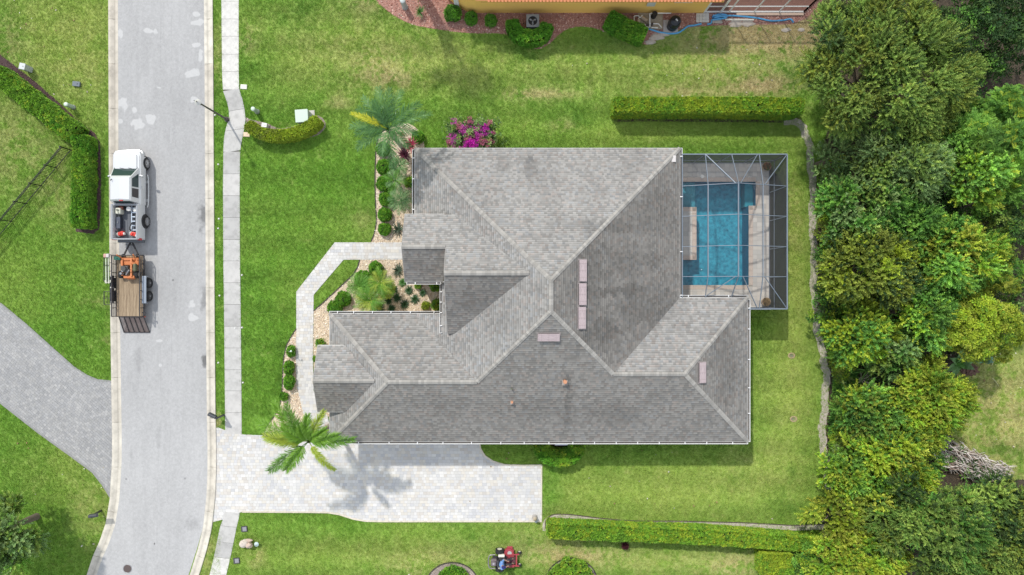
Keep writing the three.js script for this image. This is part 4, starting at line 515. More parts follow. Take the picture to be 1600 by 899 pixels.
// a tree: trunk, limbs and a crown of leafy lobes; px, py, rx, ry as surveyed at mid-crown
function tree(label, px, py, rx, ry, top, pals, kind, seed, { dense = 1, low = 0.30, category = 'tree', name = 'tree', bark = M.bark, gap = 0, s = 1, group } = {}) {
  const r = rng(seed), hm = top * 0.62, [x, z] = wp(px, py, hm), k = (CAM_H - hm) / CAM_H / PPM, RX = rx * k, RZ = ry * k, RY = top * (1 - low) / 2 * 1.0, cy = top - RY, g = thing(name, label, category, [x, z], { group });
  const lobes = [], n = Math.round(12 + RX * RZ * 4.6), R = Math.sqrt(RX * RZ);
  for (let i = 0; i < n; i++) { const a = i * 2.399 + r() * 0.6, u = 1 - 1.2 * (i + 0.5) / n + (r() - 0.5) * 0.2, c = Math.sqrt(Math.max(0, 1 - u * u)), f = 0.46 + 0.52 * r() + (r() < 0.12 ? 0.1 : 0); const lr = R * (0.20 + 0.13 * r()) * (1 + 0.3 * clamp(u)) * (n < 14 ? 1.4 : 1); lobes.push({ p: [Math.cos(a) * c * RX * f, cy + u * RY * f, Math.sin(a) * c * RZ * f], r: Math.max(0.34, Math.min(0.75, lr * 0.78)), pal: pals[Math.floor(r() * pals.length)], tone: 0.68 + 0.56 * r() }); }
  const F = new Foliage(), d = V(0, 0, 0), sg = SPRIG[kind];
  for (const l of lobes) { if (r() < 0.26) continue; const m = Math.round(l.r * l.r * 130 * dense / (s * s)); for (let i = 0; i < m; i++) { d.set(r() * 2 - 1, r() * 1.7 - 0.45, r() * 2 - 1); if (d.lengthSq() < 0.05) continue; d.normalize(); const q = l.r * (0.45 + 0.55 * Math.sqrt(r())) * (1 + 0.25 * (noise(d.x * 3 + l.p[0] * 5, d.z * 3 + l.p[2] * 5, seed) - 0.5)); const x = l.p[0] + d.x * q, y = l.p[1] + d.y * q * 0.72, z = l.p[2] + d.z * q; if (y < top * 0.08) continue; const out = d.clone().multiplyScalar(0.55).add(V(l.p[0] / R * 0.6, 0.5, l.p[2] / R * 0.6)).add(V(r() - 0.5, r() - 0.5, r() - 0.5).multiplyScalar(0.9)).normalize(); const c = pick(r() < 0.55 ? l.pal : pals[Math.floor(r() * pals.length)], r).map(v => v * l.tone); F.add(x, y, z, out, s * (0.75 + 0.6 * r()), r() * 6.28, c); } }
  const base = limb([[0, -0.05, 0], [0.1 * R * (r() - 0.5), top * 0.2, 0.1 * R * (r() - 0.5)], [0.15 * R * (r() - 0.5), top * 0.5, 0.15 * R * (r() - 0.5)]], 0.035 * top + 0.04, 0.02 * top + 0.02, 9); part(g, 'trunk', base, bark);
  const lim = lobes.filter((_, i) => i % Math.max(1, Math.round(n / 9)) === 0).map(l => limb([[0, top * (0.2 + 0.2 * r()), 0], [l.p[0] * 0.45, lerp(top * 0.4, l.p[1], 0.5), l.p[2] * 0.45], l.p], 0.012 * top + 0.02, 0.015, 6)); part(g, 'limb', lim, bark);
  F.build(g, 'crown', sg); return g;
}
// a clipped hedge along a path surveyed at its top; cross section w wide, h high
function hedge(label, path, w, h, pals, seed, { dens = 210, s = 1, group, name = 'hedge', wav = 0.05, sprig = 'hedge' } = {}) {
  const r = rng(seed), P = along(W(path, h), 0.25), mid = P[P.length >> 1], g = thing(name, label, 'hedge', mid, { group }), Q = P.map(([x, z]) => [x - mid[0], z - mid[1]]), F = new Foliage();
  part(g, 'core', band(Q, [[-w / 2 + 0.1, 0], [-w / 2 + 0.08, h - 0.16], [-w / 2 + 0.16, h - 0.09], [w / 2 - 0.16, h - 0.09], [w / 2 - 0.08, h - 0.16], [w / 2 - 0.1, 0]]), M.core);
  for (let k = 0; k + 1 < Q.length; k++) { const [ax, az] = Q[k], [bx, bz] = Q[k + 1], L = Math.hypot(bx - ax, bz - az), dx = (bx - ax) / L, dz = (bz - az) / L; const girth = w + 2 * h, m = Math.round(L * girth * dens / (s * s)), ends = k === 0 ? -1 : k + 2 === Q.length ? 1 : 0;
    for (let i = 0; i < m; i++) { const t = r(), e = r() * girth; let o, y, out; if (e < h) { o = -w / 2; y = e; out = [dz, 0.35, -dx]; } else if (e < h + w) { o = e - h - w / 2; y = h; out = [0, 1, 0]; } else { o = w / 2; y = e - h - w; out = [-dz, 0.35, dx]; }
      const wob = 0.7 * wav * (fbm((ax + mid[0]) * 1.7 + o, (az + mid[1]) * 1.7 + y, 2, seed) - 0.5) * 4; const x = lerp(ax, bx, t) - dz * (o + Math.sign(o) * wob * 0.6), z = lerp(az, bz, t) + dx * (o + Math.sign(o) * wob * 0.6); y += y > h - 0.02 ? wob * 0.8 : 0; const pal = pals[Math.floor(clamp(fbm((x + mid[0]) * 0.9, (z + mid[1]) * 0.9, 2, seed + 5) * 1.6 - 0.3 + (r() - 0.5) * 0.5, 0, 0.999) * pals.length)];
      F.add(x, Math.max(0.05, y - 0.03 - 0.06 * r()), z, V(...out).add(V(r() - 0.5, r() - 0.4, r() - 0.5)).normalize(), s * (0.75 + 0.6 * r()), r() * 6.28, pick(pal, r)); }
    if (ends) for (let i = 0; i < w * h * dens / (s * s); i++) { const o = (r() - 0.5) * w, [px, pz] = ends < 0 ? Q[0] : Q[Q.length - 1]; F.add(px - dz * o, 0.05 + r() * (h - 0.05), pz + dx * o, V(dx * ends, 0.35, dz * ends).add(V(r() - 0.5, r() - 0.5, r() - 0.5)).normalize(), s * (0.75 + 0.6 * r()), r() * 6.28, pick(pals[Math.floor(r() * pals.length)], r)); } }
  F.build(g, 'leaves', SPRIG[sprig]); return g;
}
// a clipped or loose round shrub
function shrub(label, px, py, rad, h, pals, seed, { s = 0.9, dens = 420, sprig = 'shrub', loose = 0.05, name = 'shrub', category = 'shrub', group, oval = [1, 1], turn = 0 } = {}) {
  const r = rng(seed), [x, z] = wp(px, py, h * 0.6), R = rad * (CAM_H - h * 0.6) / CAM_H / PPM, g = thing(name, label, category, [x, z], { group, turn }), F = new Foliage();
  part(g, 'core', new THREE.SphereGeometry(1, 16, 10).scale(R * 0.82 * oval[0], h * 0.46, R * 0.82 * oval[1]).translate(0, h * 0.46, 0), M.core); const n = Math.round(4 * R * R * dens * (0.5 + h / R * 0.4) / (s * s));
  for (let i = 0; i < n; i++) { const d = V(r() * 2 - 1, r() * 1.5 - 0.4, r() * 2 - 1); if (d.lengthSq() < 0.04) continue; d.normalize(); const bump = 1 + (noise(d.x * 4 + seed, d.z * 4 + d.y * 3, seed) - 0.5) * (0.16 + loose * 2), q = bump * (1 - loose * r()); F.add(d.x * R * 0.93 * oval[0] * q, Math.max(0.03, h * 0.48 + d.y * h * 0.48 * q), d.z * R * 0.93 * oval[1] * q, d.clone().add(V(r() - 0.5, r() - 0.3, r() - 0.5).multiplyScalar(0.8)).normalize(), s * (0.75 + 0.6 * r()), r() * 6.28, pick(pals[Math.floor(r() * pals.length)], r)); }
  F.build(g, 'leaves', SPRIG[sprig]); return g;
}
// ---- palm fronds: an arching rib with leaflets on both sides
function frond(L, lift, droop, n, leaf, wid, seed, fluff = false, spread = 1) {
  const r = rng(seed), pos = [], pts = []; let p = V(0, 0, 0), el = lift; const S = 24; for (let k = 0; k <= S; k++) { pts.push(p.clone()); const st = L / S; p = p.clone().add(V(Math.cos(el) * st, Math.sin(el) * st, 0)); el -= droop / S * (0.5 + k / S); }
  const c = new THREE.CatmullRomCurve3(pts), rib = limb(pts.filter((_, k) => k % 3 === 0).map(q => [q.x, q.y, q.z]), 0.028, 0.006, 5);
  for (let k = 0; k < n; k++) { const t = 0.14 + 0.86 * k / (n - 1), q = c.getPointAt(Math.min(1, t)), tan = c.getTangentAt(Math.min(1, t)), len = leaf * (0.55 + 0.75 * Math.sin(Math.PI * Math.pow(t, 0.8))) * (0.85 + 0.3 * r()); for (const sg of fluff ? [-1, -0.8, 0.8, 1] : [-1, 1]) { const a = (0.95 - 0.45 * t) + (r() - 0.5) * 0.28, d = V(0, fluff ? (r() - 0.25) * 1.8 : 0.25 + (r() - 0.5) * 0.5, 0).addScaledVector(tan, Math.cos(a)).add(V(0, 0, sg * Math.sin(a) * spread)).normalize(), s = tan.clone().add(V(0, (r() - 0.5) * 1.1, 0)), m = q.clone().addScaledVector(d, len * 0.55), e = d.clone(); e.y -= 0.75; e.normalize(); const w = wid / 2, sn = s.normalize(), tip = m.clone().addScaledVector(e, len * 0.5); const a0 = q.clone().addScaledVector(sn, w * 0.6), a1 = q.clone().addScaledVector(sn, -w * 0.6), b0 = m.clone().addScaledVector(sn, w), b1 = m.clone().addScaledVector(sn, -w); for (const v of [a0, b0, b1, a0, b1, a1, b0, tip, b1]) pos.push(v.x, v.y, v.z); } }
  return merge([tris(pos), rib]);
}
const frondMat = (c) => new THREE.MeshPhysicalMaterial({ color: new THREE.Color().setRGB(...c), roughness: 0.42, transmission: 0.25, thickness: 0, specularIntensity: 0.7, side: THREE.DoubleSide });
function palm(label, px, py, h, fronds, { trunk = 0.13, seed = 1, leaf = 0.5, wid = 0.038, n = 46, name = 'palm_tree', cols, head = 0.35, group, fluff = false } = {}) {
  const [x, z] = wp(px, py, h), g = thing(name, label, 'palm', [x, z], { group }), r = rng(seed), pts = []; for (let k = 0; k <= 10; k++) pts.push([0, h * k / 10, 0]);
  const rings = []; for (let k = 0; k < Math.floor(h / 0.16); k++) rings.push(new THREE.TorusGeometry(trunk * 1.02, 0.012, 4, 12).rotateX(Math.PI / 2).translate(0, 0.1 + k * 0.16, 0)); part(g, 'trunk', [limb([[0, -0.05, 0], [0.03, h * 0.4, 0.02], [0, h * 0.8, 0], [0, h, 0]], trunk * 1.15, trunk * 0.85, 12), ...rings], M.paleBark);
  if (head) part(g, 'crown_shaft', limb([[0, h - head * 1.2, 0], [0, h - head * 0.5, 0], [0, h + 0.1, 0]], trunk * 0.95, trunk * 0.5, 10), std([0.12, 0.20, 0.05], 0.6));
  fronds.forEach(([az, L, lift, droop, ci = 0, lf = 1], k) => { const o = part(g, 'frond', frond(L, lift, droop, n, leaf * lf, wid, seed * 50 + k, fluff), cols[ci]); o.position.set(Math.cos(az * Math.PI / 180) * 0.05, h, Math.sin(az * Math.PI / 180) * 0.05); o.rotation.y = -az * Math.PI / 180; }); return g;
}
// spiky rosettes: yuccas, cordylines, lilies
function rosette(name, label, px, py, rad, n, w, lift, col, seed, { h = 0.1, stem = 0, category = 'plant', group, droop = 0.25 } = {}) {
  const r = rng(seed), [x, z] = wp(px, py, stem + 0.3), R = rad / PPM, g = thing(name, label, category, [x, z], { group, y: 0 }), mats = [0.75, 1, 1.3].map(f => new THREE.MeshPhysicalMaterial({ color: new THREE.Color().setRGB(col[0] * f, col[1] * f, col[2] * f), roughness: 0.5, transmission: 0.12, thickness: 0, side: THREE.DoubleSide }));
  if (stem) part(g, 'stem', limb([[0, 0, 0], [0.01, stem * 0.5, 0], [0, stem, 0]], 0.045, 0.035, 7), M.bark);
  const one = (L, e) => { const pos = [], up = Math.sin(e), fw = Math.cos(e), S = 4; for (let k = 0; k < S; k++) { const q = t => [fw * L * t, up * L * t - droop * L * t * t, 0], wd = t => w * (t < 0.35 ? 0.7 + t : 1.05 * (1 - (t - 0.35) / 0.66)) / 2, a = k / S, b = (k + 1) / S, A = q(a), B = q(b), f = 0.25; const l = (P, t, s) => [P[0], P[1] + wd(t) * f, s * wd(t)]; for (const s of [-1, 1]) pos.push(...A, ...B, ...l(B, b, s), ...A, ...l(B, b, s), ...l(A, a, s)); } return tris(pos); };
  const v = [one(R, lift), one(R * 0.92, lift + 0.35), one(R * 0.8, lift + 0.7), one(R * 1.05, lift - 0.12)];
  for (let k = 0; k < n; k++) { const o = part(g, 'leaf', v[k % 4], mats[Math.floor(r() * 3)]); o.position.y = stem + h; o.rotation.y = k * 2.4 + r() * 0.4; o.scale.setScalar(0.82 + 0.3 * r()); } return g;
}
// ================================================================ TREES ON THE RIGHT
tree('largest grey green oak crown at the top right, overlapping the end of the upper hedge', 1368, 122, 122, 122, 8.5, ['oak', 'oak', 'olive', 'oak', 'dark'], 'fine', 101, { dense: 1.15 });
tree('dark shaded tree in the top right corner behind the largest oak', 1530, 40, 95, 75, 6.2, ['dark', 'dark', 'green', 'dark'], 'broad', 102, { dense: 0.75 });
tree('bright green feathery tree at the right edge below the dark corner', 1562, 224, 90, 82, 7.5, ['feather', 'feather', 'lime', 'green'], 'feather', 103);
tree('green feathery tree with drooping sprays right of the silvery one', 1510, 275, 72, 60, 6.6, ['feather', 'lime', 'feather'], 'twig', 104);
tree('silvery grey green tree below the largest oak', 1400, 262, 82, 62, 6.4, ['grey', 'grey', 'oak'], 'fine', 105);
tree('small silvery shrub tree at the bend of the bare path', 1298, 248, 32, 34, 3.2, ['grey', 'grey'], 'fine', 106);
tree('mid green leafy tree beside the path level with the pool', 1342, 330, 66, 52, 5.2, ['green', 'oak', 'green', 'grey'], 'twig', 107);
tree('mid green round crown right of the pool side tree', 1408, 345, 52, 48, 5.4, ['green', 'feather', 'green'], 'twig', 108);
tree('olive yellow tree beside the path, largest of the warm toned crowns', 1352, 425, 70, 64, 5.8, ['olive', 'olive', 'gold', 'olive', 'dark'], 'twig', 109);
tree('low yellow green bush tree between path and olive tree', 1300, 360, 36, 60, 3.4, ['olive', 'lime', 'green'], 'broad', 110);
tree('mixed green feathery tree in the middle of the right hand grove', 1478, 400, 64, 58, 5.6, ['feather', 'lime', 'green', 'yellow'], 'twig', 111);
tree('dull green scrub tree behind the grove at the right edge', 1560, 360, 58, 60, 4.6, ['green', 'dark', 'oak', 'olive'], 'broad', 112, { dense: 0.8 });
tree('yellow green small tree at the right edge above the bare clearing', 1545, 425, 40, 36, 4.0, ['lime', 'yellow', 'green'], 'feather', 113);
tree('bright yellow green tree beside the path below the olive one', 1335, 520, 58, 50, 4.6, ['lime', 'gold', 'green', 'gold'], 'twig', 114);
tree('fresh green tree between the two yellow green round crowns', 1432, 490, 48, 52, 5.0, ['lime', 'feather', 'green'], 'twig', 115);
tree('dense rounded yellow tree next to the right hand clearing', 1515, 508, 70, 58, 5.0, ['gold', 'yellow', 'lime', 'gold'], 'broad', 116, { dense: 1.35, s: 0.85 });
tree('loose green shrub tree with bare twigs below the bright path side tree', 1395, 545, 44, 38, 3.8, ['green', 'oak', 'grey'], 'twig', 117, { dense: 0.8 });
tree('bright lime and orange tipped tree below the dead branches', 1448, 625, 58, 62, 4.4, ['lime', 'yellow', 'lime', 'gold'], 'twig', 118);
tree('soft green grey bush tree left of the lime tree beside the path', 1352, 642, 54, 44, 3.4, ['lime', 'olive', 'green', 'feather'], 'twig', 119);
tree('grey brown twiggy bush below the soft green one', 1345, 690, 44, 28, 2.6, ['grey', 'oak', 'olive'], 'fine', 120, { dense: 0.7 });
tree('lime green tree at the lower end of the bare path', 1318, 735, 38, 46, 3.8, ['lime', 'feather', 'lime'], 'twig', 121);
tree('yellow flowering tree above the long grey brush pile', 1400, 712, 58, 48, 4.2, ['yellow', 'gold', 'lime', 'green'], 'twig', 122);
tree('yellow green bushy tree where the lower hedge ends', 1312, 800, 46, 44, 3.6, ['gold', 'yellow', 'lime', 'olive'], 'twig', 123);
tree('mixed yellow and green tree right of the hedge end', 1385, 790, 52, 46, 4.2, ['green', 'yellow', 'oak', 'dark'], 'twig', 124);
tree('wide dark green oak crown left of the bottom right corner', 1462, 830, 84, 80, 6.6, ['oak', 'green', 'oak', 'dark'], 'fine', 125, { dense: 1.1 });
tree('wide dark green oak crown in the bottom right corner', 1572, 836, 80, 84, 7.0, ['oak', 'oak', 'dark', 'olive'], 'fine', 126, { dense: 1.1 });
tree('lime green tree at the bottom edge right of the lower hedge', 1340, 875, 66, 46, 4.4, ['lime', 'gold', 'lime', 'yellow'], 'twig', 127);
tree('small bright bush at the end of the lower hedge by the bottom edge', 1262, 880, 24, 26, 2.2, ['lime', 'green'], 'broad', 128);
tree('low green undergrowth bush beside the path opposite the cage corner', 1290, 470, 24, 40, 2.4, ['green', 'lime', 'dark'], 'broad', 129);
tree('dark green thicket bush deep in the grove under the feathery trees', 1455, 330, 40, 34, 3.6, ['dark', 'green'], 'broad', 130);
tree('green feathery tree hanging in from the bottom left corner', -6, 838, 60, 62, 5.6, ['grey', 'feather', 'oak', 'grey'], 'twig', 131, { low: 0.05 });
tree('shade tree standing above the top edge whose shadow falls on the upper lawn', 613, -121, 66, 60, 11, ['green', 'dark'], 'broad', 132, { dense: 0.35 });
tree('pale scrub bush at the right edge beside the bare clearing', 1592, 468, 28, 30, 3, ['grey', 'green', 'oak'], 'fine', 133, { dense: 0.8 });
tree('young green tree in the lower grove beside the yellow flowering one', 1370, 748, 36, 30, 3.6, ['lime', 'green', 'lime'], 'twig', 134);
// dead limbs and brush piles
{
  const dead = (label, pts, r0, group) => { const a = wp(pts[0][0], pts[0][1], pts[0][2]); const g = thing('dead_branch', label, 'branch', a); const L = pts.map(([x, y, h]) => { const [X, Z] = wp(x, y, h); return [X - a[0], h, Z - a[1]]; }); part(g, 'limb', limb(L, r0, r0 * 0.35, 7), M.paleBark); return [g, L]; };
  dead('long bare fallen branch lying in the dark gap right of the largest oak', [[1490, 146, 2.2], [1505, 134, 2.5], [1520, 128, 2.6], [1542, 110, 3.0]], 0.07);
  dead('pale horizontal limb above the long bare branch in the dark gap', [[1500, 120, 2.2], [1525, 104, 2.6], [1540, 100, 2.8], [1562, 97, 3.0]], 0.10);
  for (const [label, px, py, h, n, R, seed] of [['bleached dead shrub with bare twigs in the middle of the grove', 1478, 335, 3.6, 26, 1.0, 3], ['grey forked dead branch left of the lime tree', 1367, 598, 2.6, 16, 1.0, 4], ['pale dead twigs at the right edge above the round yellow tree', 1578, 455, 2.0, 26, 1.0, 5]]) { const c = wp(px, py, h), g = thing('dead_shrub', label, 'shrub', c), r = rng(seed), l = []; for (let k = 0; k < n; k++) { const a = r() * 6.28, e = 0.2 + r() * 1.0, q = R * (0.5 + 0.7 * r()), d = [Math.cos(a) * Math.cos(e), Math.sin(e), Math.sin(a) * Math.cos(e)]; l.push(limb([[0, h * 0.3, 0], [d[0] * q * 0.5, h * 0.55 + d[1] * q * 0.3, d[2] * q * 0.5 + 0.06], [d[0] * q, h * 0.7 + d[1] * q * 0.5, d[2] * q]], 0.022, 0.006, 5)); } part(g, 'trunk', limb([[0, 0, 0], [0.05, h * 0.2, 0], [0, h * 0.45, 0]], 0.09, 0.04), M.paleBark); part(g, 'twigs', l, M.deadWood); }
  for (const [label, px, py, rx, ry, n, turn, seed] of [['long grey pile of cut dead branches beside the clearing', 1497, 714, 40, 20, 280, 0.5, 8], ['smaller pale brush pile right of the long one', 1553, 737, 28, 15, 150, 0.35, 9]]) { const c = wp(px, py, 0.6), g = thing('brush_pile', label, 'brush pile', c), r = rng(seed), tones = [M.deadWood, std([0.66, 0.60, 0.56], 0.9), std([0.72, 0.67, 0.63], 0.9), std([0.30, 0.21, 0.17], 0.95)], lists = [[], [], [], []]; for (let k = 0; k < n; k++) { const u = (r() * 2 - 1), v = (r() * 2 - 1), a = turn + (r() - 0.5) * 1.6, X = (u * Math.cos(turn) * rx - v * Math.sin(turn) * ry) / PPM, Z = (u * Math.sin(turn) * rx + v * Math.cos(turn) * ry) / PPM, L = 0.5 + r() * 0.9, y = 0.06 + 0.7 * r() * (1 - u * u * 0.6), d = [Math.cos(a) * L / 2, (r() - 0.5) * 0.3, Math.sin(a) * L / 2]; lists[Math.floor(r() * 4)].push(limb([[X - d[0], y, Z - d[2]], [X + (r() - 0.5) * 0.15, y + 0.05 + d[1], Z + (r() - 0.5) * 0.15], [X + d[0], Math.max(0.03, y + d[1]), Z + d[2]]], 0.018 + 0.028 * r(), 0.01, 5)); } lists.forEach((l, k) => l.length && part(g, 'branches', l, tones[k], 'stuff')); }
  rosette('banana_plant', 'broad leaved banana plant under the round yellow tree', 1492, 566, 34, 9, 0.5, 0.5, [0.10, 0.24, 0.05], 41, { h: 0.6, stem: 0.7, droop: 0.45 });
  rosette('banana_plant', 'bluish broad leaved plant at the edge of the right hand clearing', 1534, 562, 20, 7, 0.35, 0.5, [0.09, 0.21, 0.12], 42, { h: 0.5, stem: 0.4, droop: 0.45 });
  rosette('saw_palmetto', 'spiky green palmetto fan above the grey forked dead branch', 1352, 578, 30, 26, 0.07, 0.35, [0.12, 0.27, 0.04], 43, { h: 0.5, stem: 0.9 });
  rosette('saw_palmetto', 'small yellow green spiky plant beside the bare stretch of path', 1322, 590, 20, 18, 0.06, 0.35, [0.20, 0.27, 0.05], 44, { h: 0.3, stem: 0.4 });
  single('leaf_heap', (() => { const r = rng(12), l = [], [x, z] = wp(1515, 578); for (let k = 0; k < 70; k++) { const a = r() * 6.28, q = Math.sqrt(r()); l.push(place(new THREE.BoxGeometry(0.14 + 0.2 * r(), 0.03, 0.10), x + Math.cos(a) * q * 0.55, 0.03 + 0.22 * r() * (1 - q), z + Math.sin(a) * q * 0.4, r() * 6, r() * 0.6)); } return l; })(), std([0.15, 0.085, 0.065], 0.95), 'reddish brown heap of dead leaves under the broad leaved plants', 'leaf heap');
  for (const [px, py, a, label] of [[1552, 563, -1.2, 'pale fallen palm stalk pointing up into the clearing'], [1555, 597, 0.9, 'short pale fallen stalk lying lower in the clearing']]) { const [x, z] = wp(px, py); single('fallen_stalk', limb([[x - Math.cos(a) * 0.35, 0.05, z - Math.sin(a) * 0.35], [x, 0.09, z], [x + Math.cos(a) * 0.35, 0.04, z + Math.sin(a) * 0.35]], 0.035, 0.02), std([0.50, 0.50, 0.25], 0.8), label, 'branch'); }
}
// ================================================================ HEDGES
hedge('long clipped golden green hedge above the pool cage', [[962, 163.5], [1080, 163], [1180, 164], [1255, 165]], 0.80, 1.6, ['gold', 'hedge', 'gold', 'hedge'], 201);
hedge('long clipped hedge below the back lawn, longest of all', [[858, 831], [930, 834], [1000, 837], [1090, 840], [1180, 846], [1240, 851], [1290, 854]], 0.72, 1.25, ['hedge', 'hedge', 'gold', 'hedge'], 202);
hedge('short clipped block hedge at the bottom edge right of the lower lawn', [[1194, 886], [1238, 886]], 1.3, 1.4, ['hedge', 'gold'], 203);
hedge('diagonal hedge in the upper left corner across the street', [[-12, 113], [25, 141], [60, 168], [92, 193], [112, 209]], 1.0, 1.15, ['hedge', 'hedge', 'lime', 'box'], 204, { wav: 0.13 });
hedge('straight bushy hedge across the street left of the pickup truck', [[124, 213], [123, 260], [122, 310], [121, 353]], 0.8, 1.15, ['box', 'hedge', 'hedge', 'lime'], 205, { wav: 0.11 });
hedge('low curved golden hedge round the green utility box', [[387, 194], [395, 203], [410, 209], [430, 211], [450, 209], [470, 203], [486, 194], [494, 186]], 0.5, 0.95, ['gold', 'gold', 'olive'], 206);
hedge('half round clipped hedge hiding the air conditioner behind the house', [[846, 697], [848, 707], [856, 714], [866, 717.5], [880, 718], [893, 715], [900, 708], [903, 697]], 0.8, 1.05, ['box', 'hedge', 'lime'], 207);
hedge('curved dark hedge in front of the neighbouring air conditioner', [[800, 32], [803, 44], [813, 52], [828, 56], [843, 55], [852, 47], [855, 38]], 0.62, 1.1, ['box', 'box', 'hedge'], 208);
hedge('diagonal dark hedge beside the neighbouring pool pump', [[953, 26], [966, 34], [985, 43], [1007, 52]], 0.85, 1.15, ['box', 'hedge', 'box'], 209, { wav: 0.1 });
shrub('large flat round clipped bush in its mulch ring at the bottom edge', 893, 909, 36, 1.0, ['hedge', 'lime', 'hedge'], 210, { s: 1.1, sprig: 'hedge', dens: 260 });
shrub('round clipped bush in the mulch ring left of the red mower', 707, 910, 24, 0.7, ['hedge', 'box'], 211, { s: 1.1, sprig: 'hedge', dens: 260 });
// ================================================================ SHRUBS IN THE FRONT BEDS
{
  const row = [[598.5, 233, 11, 0.75, 'under the palm fronds, topmost left of the house'], [600.5, 261, 12.5, 0.8, 'largest of the row left of the house'], [600, 287, 12, 0.75, 'third from the top in the row left of the house'], [603, 311, 11, 0.7, 'fourth from the top of the row left of the house'], [600.5, 335, 10.5, 0.65, 'just above the lowest of the row left of the house'], [600.5, 358, 9.5, 0.6, 'beside the dark yucca, lowest of the row left of the house']];
  for (const [k, [x, y, r, h, t]] of row.entries()) shrub(`round clipped green shrub ${t}`, x, y, r, h, ['box', 'hedge', 'box'], 220 + k, { group: 'round shrubs left of the house' });
  const more = [[653, 214, 9.5, 0.6, 'round clipped green shrub by the upper left corner of the roof'], [587, 420, 11, 0.7, 'round green shrub at the top of the courtyard bed'], [567, 436, 13, 0.8, 'wide green shrub left of the courtyard palms'], [536, 467.5, 12, 0.65, 'clipped oval green shrub near the grass lens'], [522.5, 481, 11, 0.75, 'dark clipped shrub at the eave corner of the garage wing'], [454.5, 549, 7.5, 0.5, 'slim oval shrub with a small white lamp on it, top of the walkway row'], [451, 575, 9, 0.6, 'oval shrub in the middle of the walkway row'], [451, 597, 10, 0.65, 'largest oval shrub of the walkway row'], [443, 620, 6, 0.45, 'small shrub half under the front palm, last of the walkway row'], [640, 285, 8, 0.9, 'loose green shrub against the left eave'], [681, 446, 9, 0.7, 'green shrub in the upper right corner of the courtyard bed'], [683, 477, 9, 0.8, 'bright green shrub in the lower right corner of the courtyard bed'], [500, 537, 7, 0.45, 'tiny grassy shrub at the notch of the garage wall'], [493, 561, 4, 0.35, 'very small shrub between walkway and garage wall'], [665, 478, 6, 0.35, 'low yellowish shrub at the right of the courtyard bed'], [653.5, 446, 5, 0.35, 'small shrub below the porch gutter']];
  for (const [k, [x, y, r, h, t]] of more.entries()) shrub(t, x, y, r, h, k === 14 ? ['olive', 'gold'] : k >= 9 ? ['hedge', 'lime', 'green'] : ['box', 'hedge', 'box'], 240 + k, { loose: k >= 9 ? 0.25 : 0.05, oval: k >= 5 && k <= 7 ? [0.8, 1.25] : [1, 1] });
  const tuft = [[638, 454, 6.5, 'topmost'], [647.5, 468, 7, 'rightmost large'], [631, 476, 6.5, 'lowest right'], [619, 466, 6.5, 'middle'], [615.5, 453, 5.5, 'upper left'], [660, 458, 5.5, 'far right'], [606, 470, 6, 'lower left dark'], [610.5, 483, 6, 'lowest left dark'], [628, 442, 6.5, 'taller bright'], [592, 482, 7, 'lowest, half under the palm']];
  for (const [k, [x, y, r, t]] of tuft.entries()) rosette('grass_clump', `${t} dark strappy grass clump in the courtyard gravel`, x, y, r * 1.55, 90, 0.055, 0.65, k === 8 ? [0.07, 0.19, 0.04] : [0.03, 0.09, 0.025], 260 + k, { h: 0.02, droop: 0.5, group: 'strappy grass clumps in the courtyard gravel' });
  rosette('yucca', 'dark spiky yucca left of the entry porch roof above the walkway', 621, 358, 14.5, 30, 0.075, 0.25, [0.045, 0.075, 0.04], 280);
  rosette('yucca', 'dark spiky yucca below the walkway beside the porch roof', 621, 423, 13.5, 34, 0.065, 0.25, [0.05, 0.085, 0.045], 281);
  rosette('yucca', 'small dark purple spiky plant under the front palm beside the lawn', 441, 649, 11.5, 26, 0.06, 0.25, [0.055, 0.035, 0.035], 282);
  rosette('cordyline', 'dark maroon spiky plant at the roof corner, lower of the two', 631, 241, 14, 46, 0.09, 0.45, [0.11, 0.022, 0.04], 283, { stem: 0.9 });
  rosette('cordyline', 'bright crimson spiky plant at the roof corner, upper of the two', 641, 226, 14, 46, 0.09, 0.45, [0.28, 0.018, 0.06], 284, { stem: 1.1 });
  rosette('bromeliad', 'small brownish rosette right of the tall palm trunk', 627, 209, 7, 22, 0.05, 0.4, [0.22, 0.14, 0.06], 285);
  rosette('bromeliad', 'orange brown rosette at the lower left corner of the house', 508, 672, 9, 20, 0.07, 0.4, [0.42, 0.17, 0.06], 286);
  rosette('cycad', 'spiky green cycad in the red mulch of the neighbouring bed', 656, 17, 13, 30, 0.06, 0.5, [0.06, 0.16, 0.02], 287, { stem: 0.2 });
  for (const [k, [x, y, r, t]] of [[707, 20, 12.5, 'largest round dark bush in the red mulch bed'], [736, 28, 9.5, 'middle round dark bush in the red mulch bed'], [767, 31.5, 8.5, 'smallest round bush in the red mulch bed']].entries()) shrub(t, x, y, r, 0.8, ['box', 'green', 'box'], 290 + k, { s: 1.05, loose: 0.1 });
}
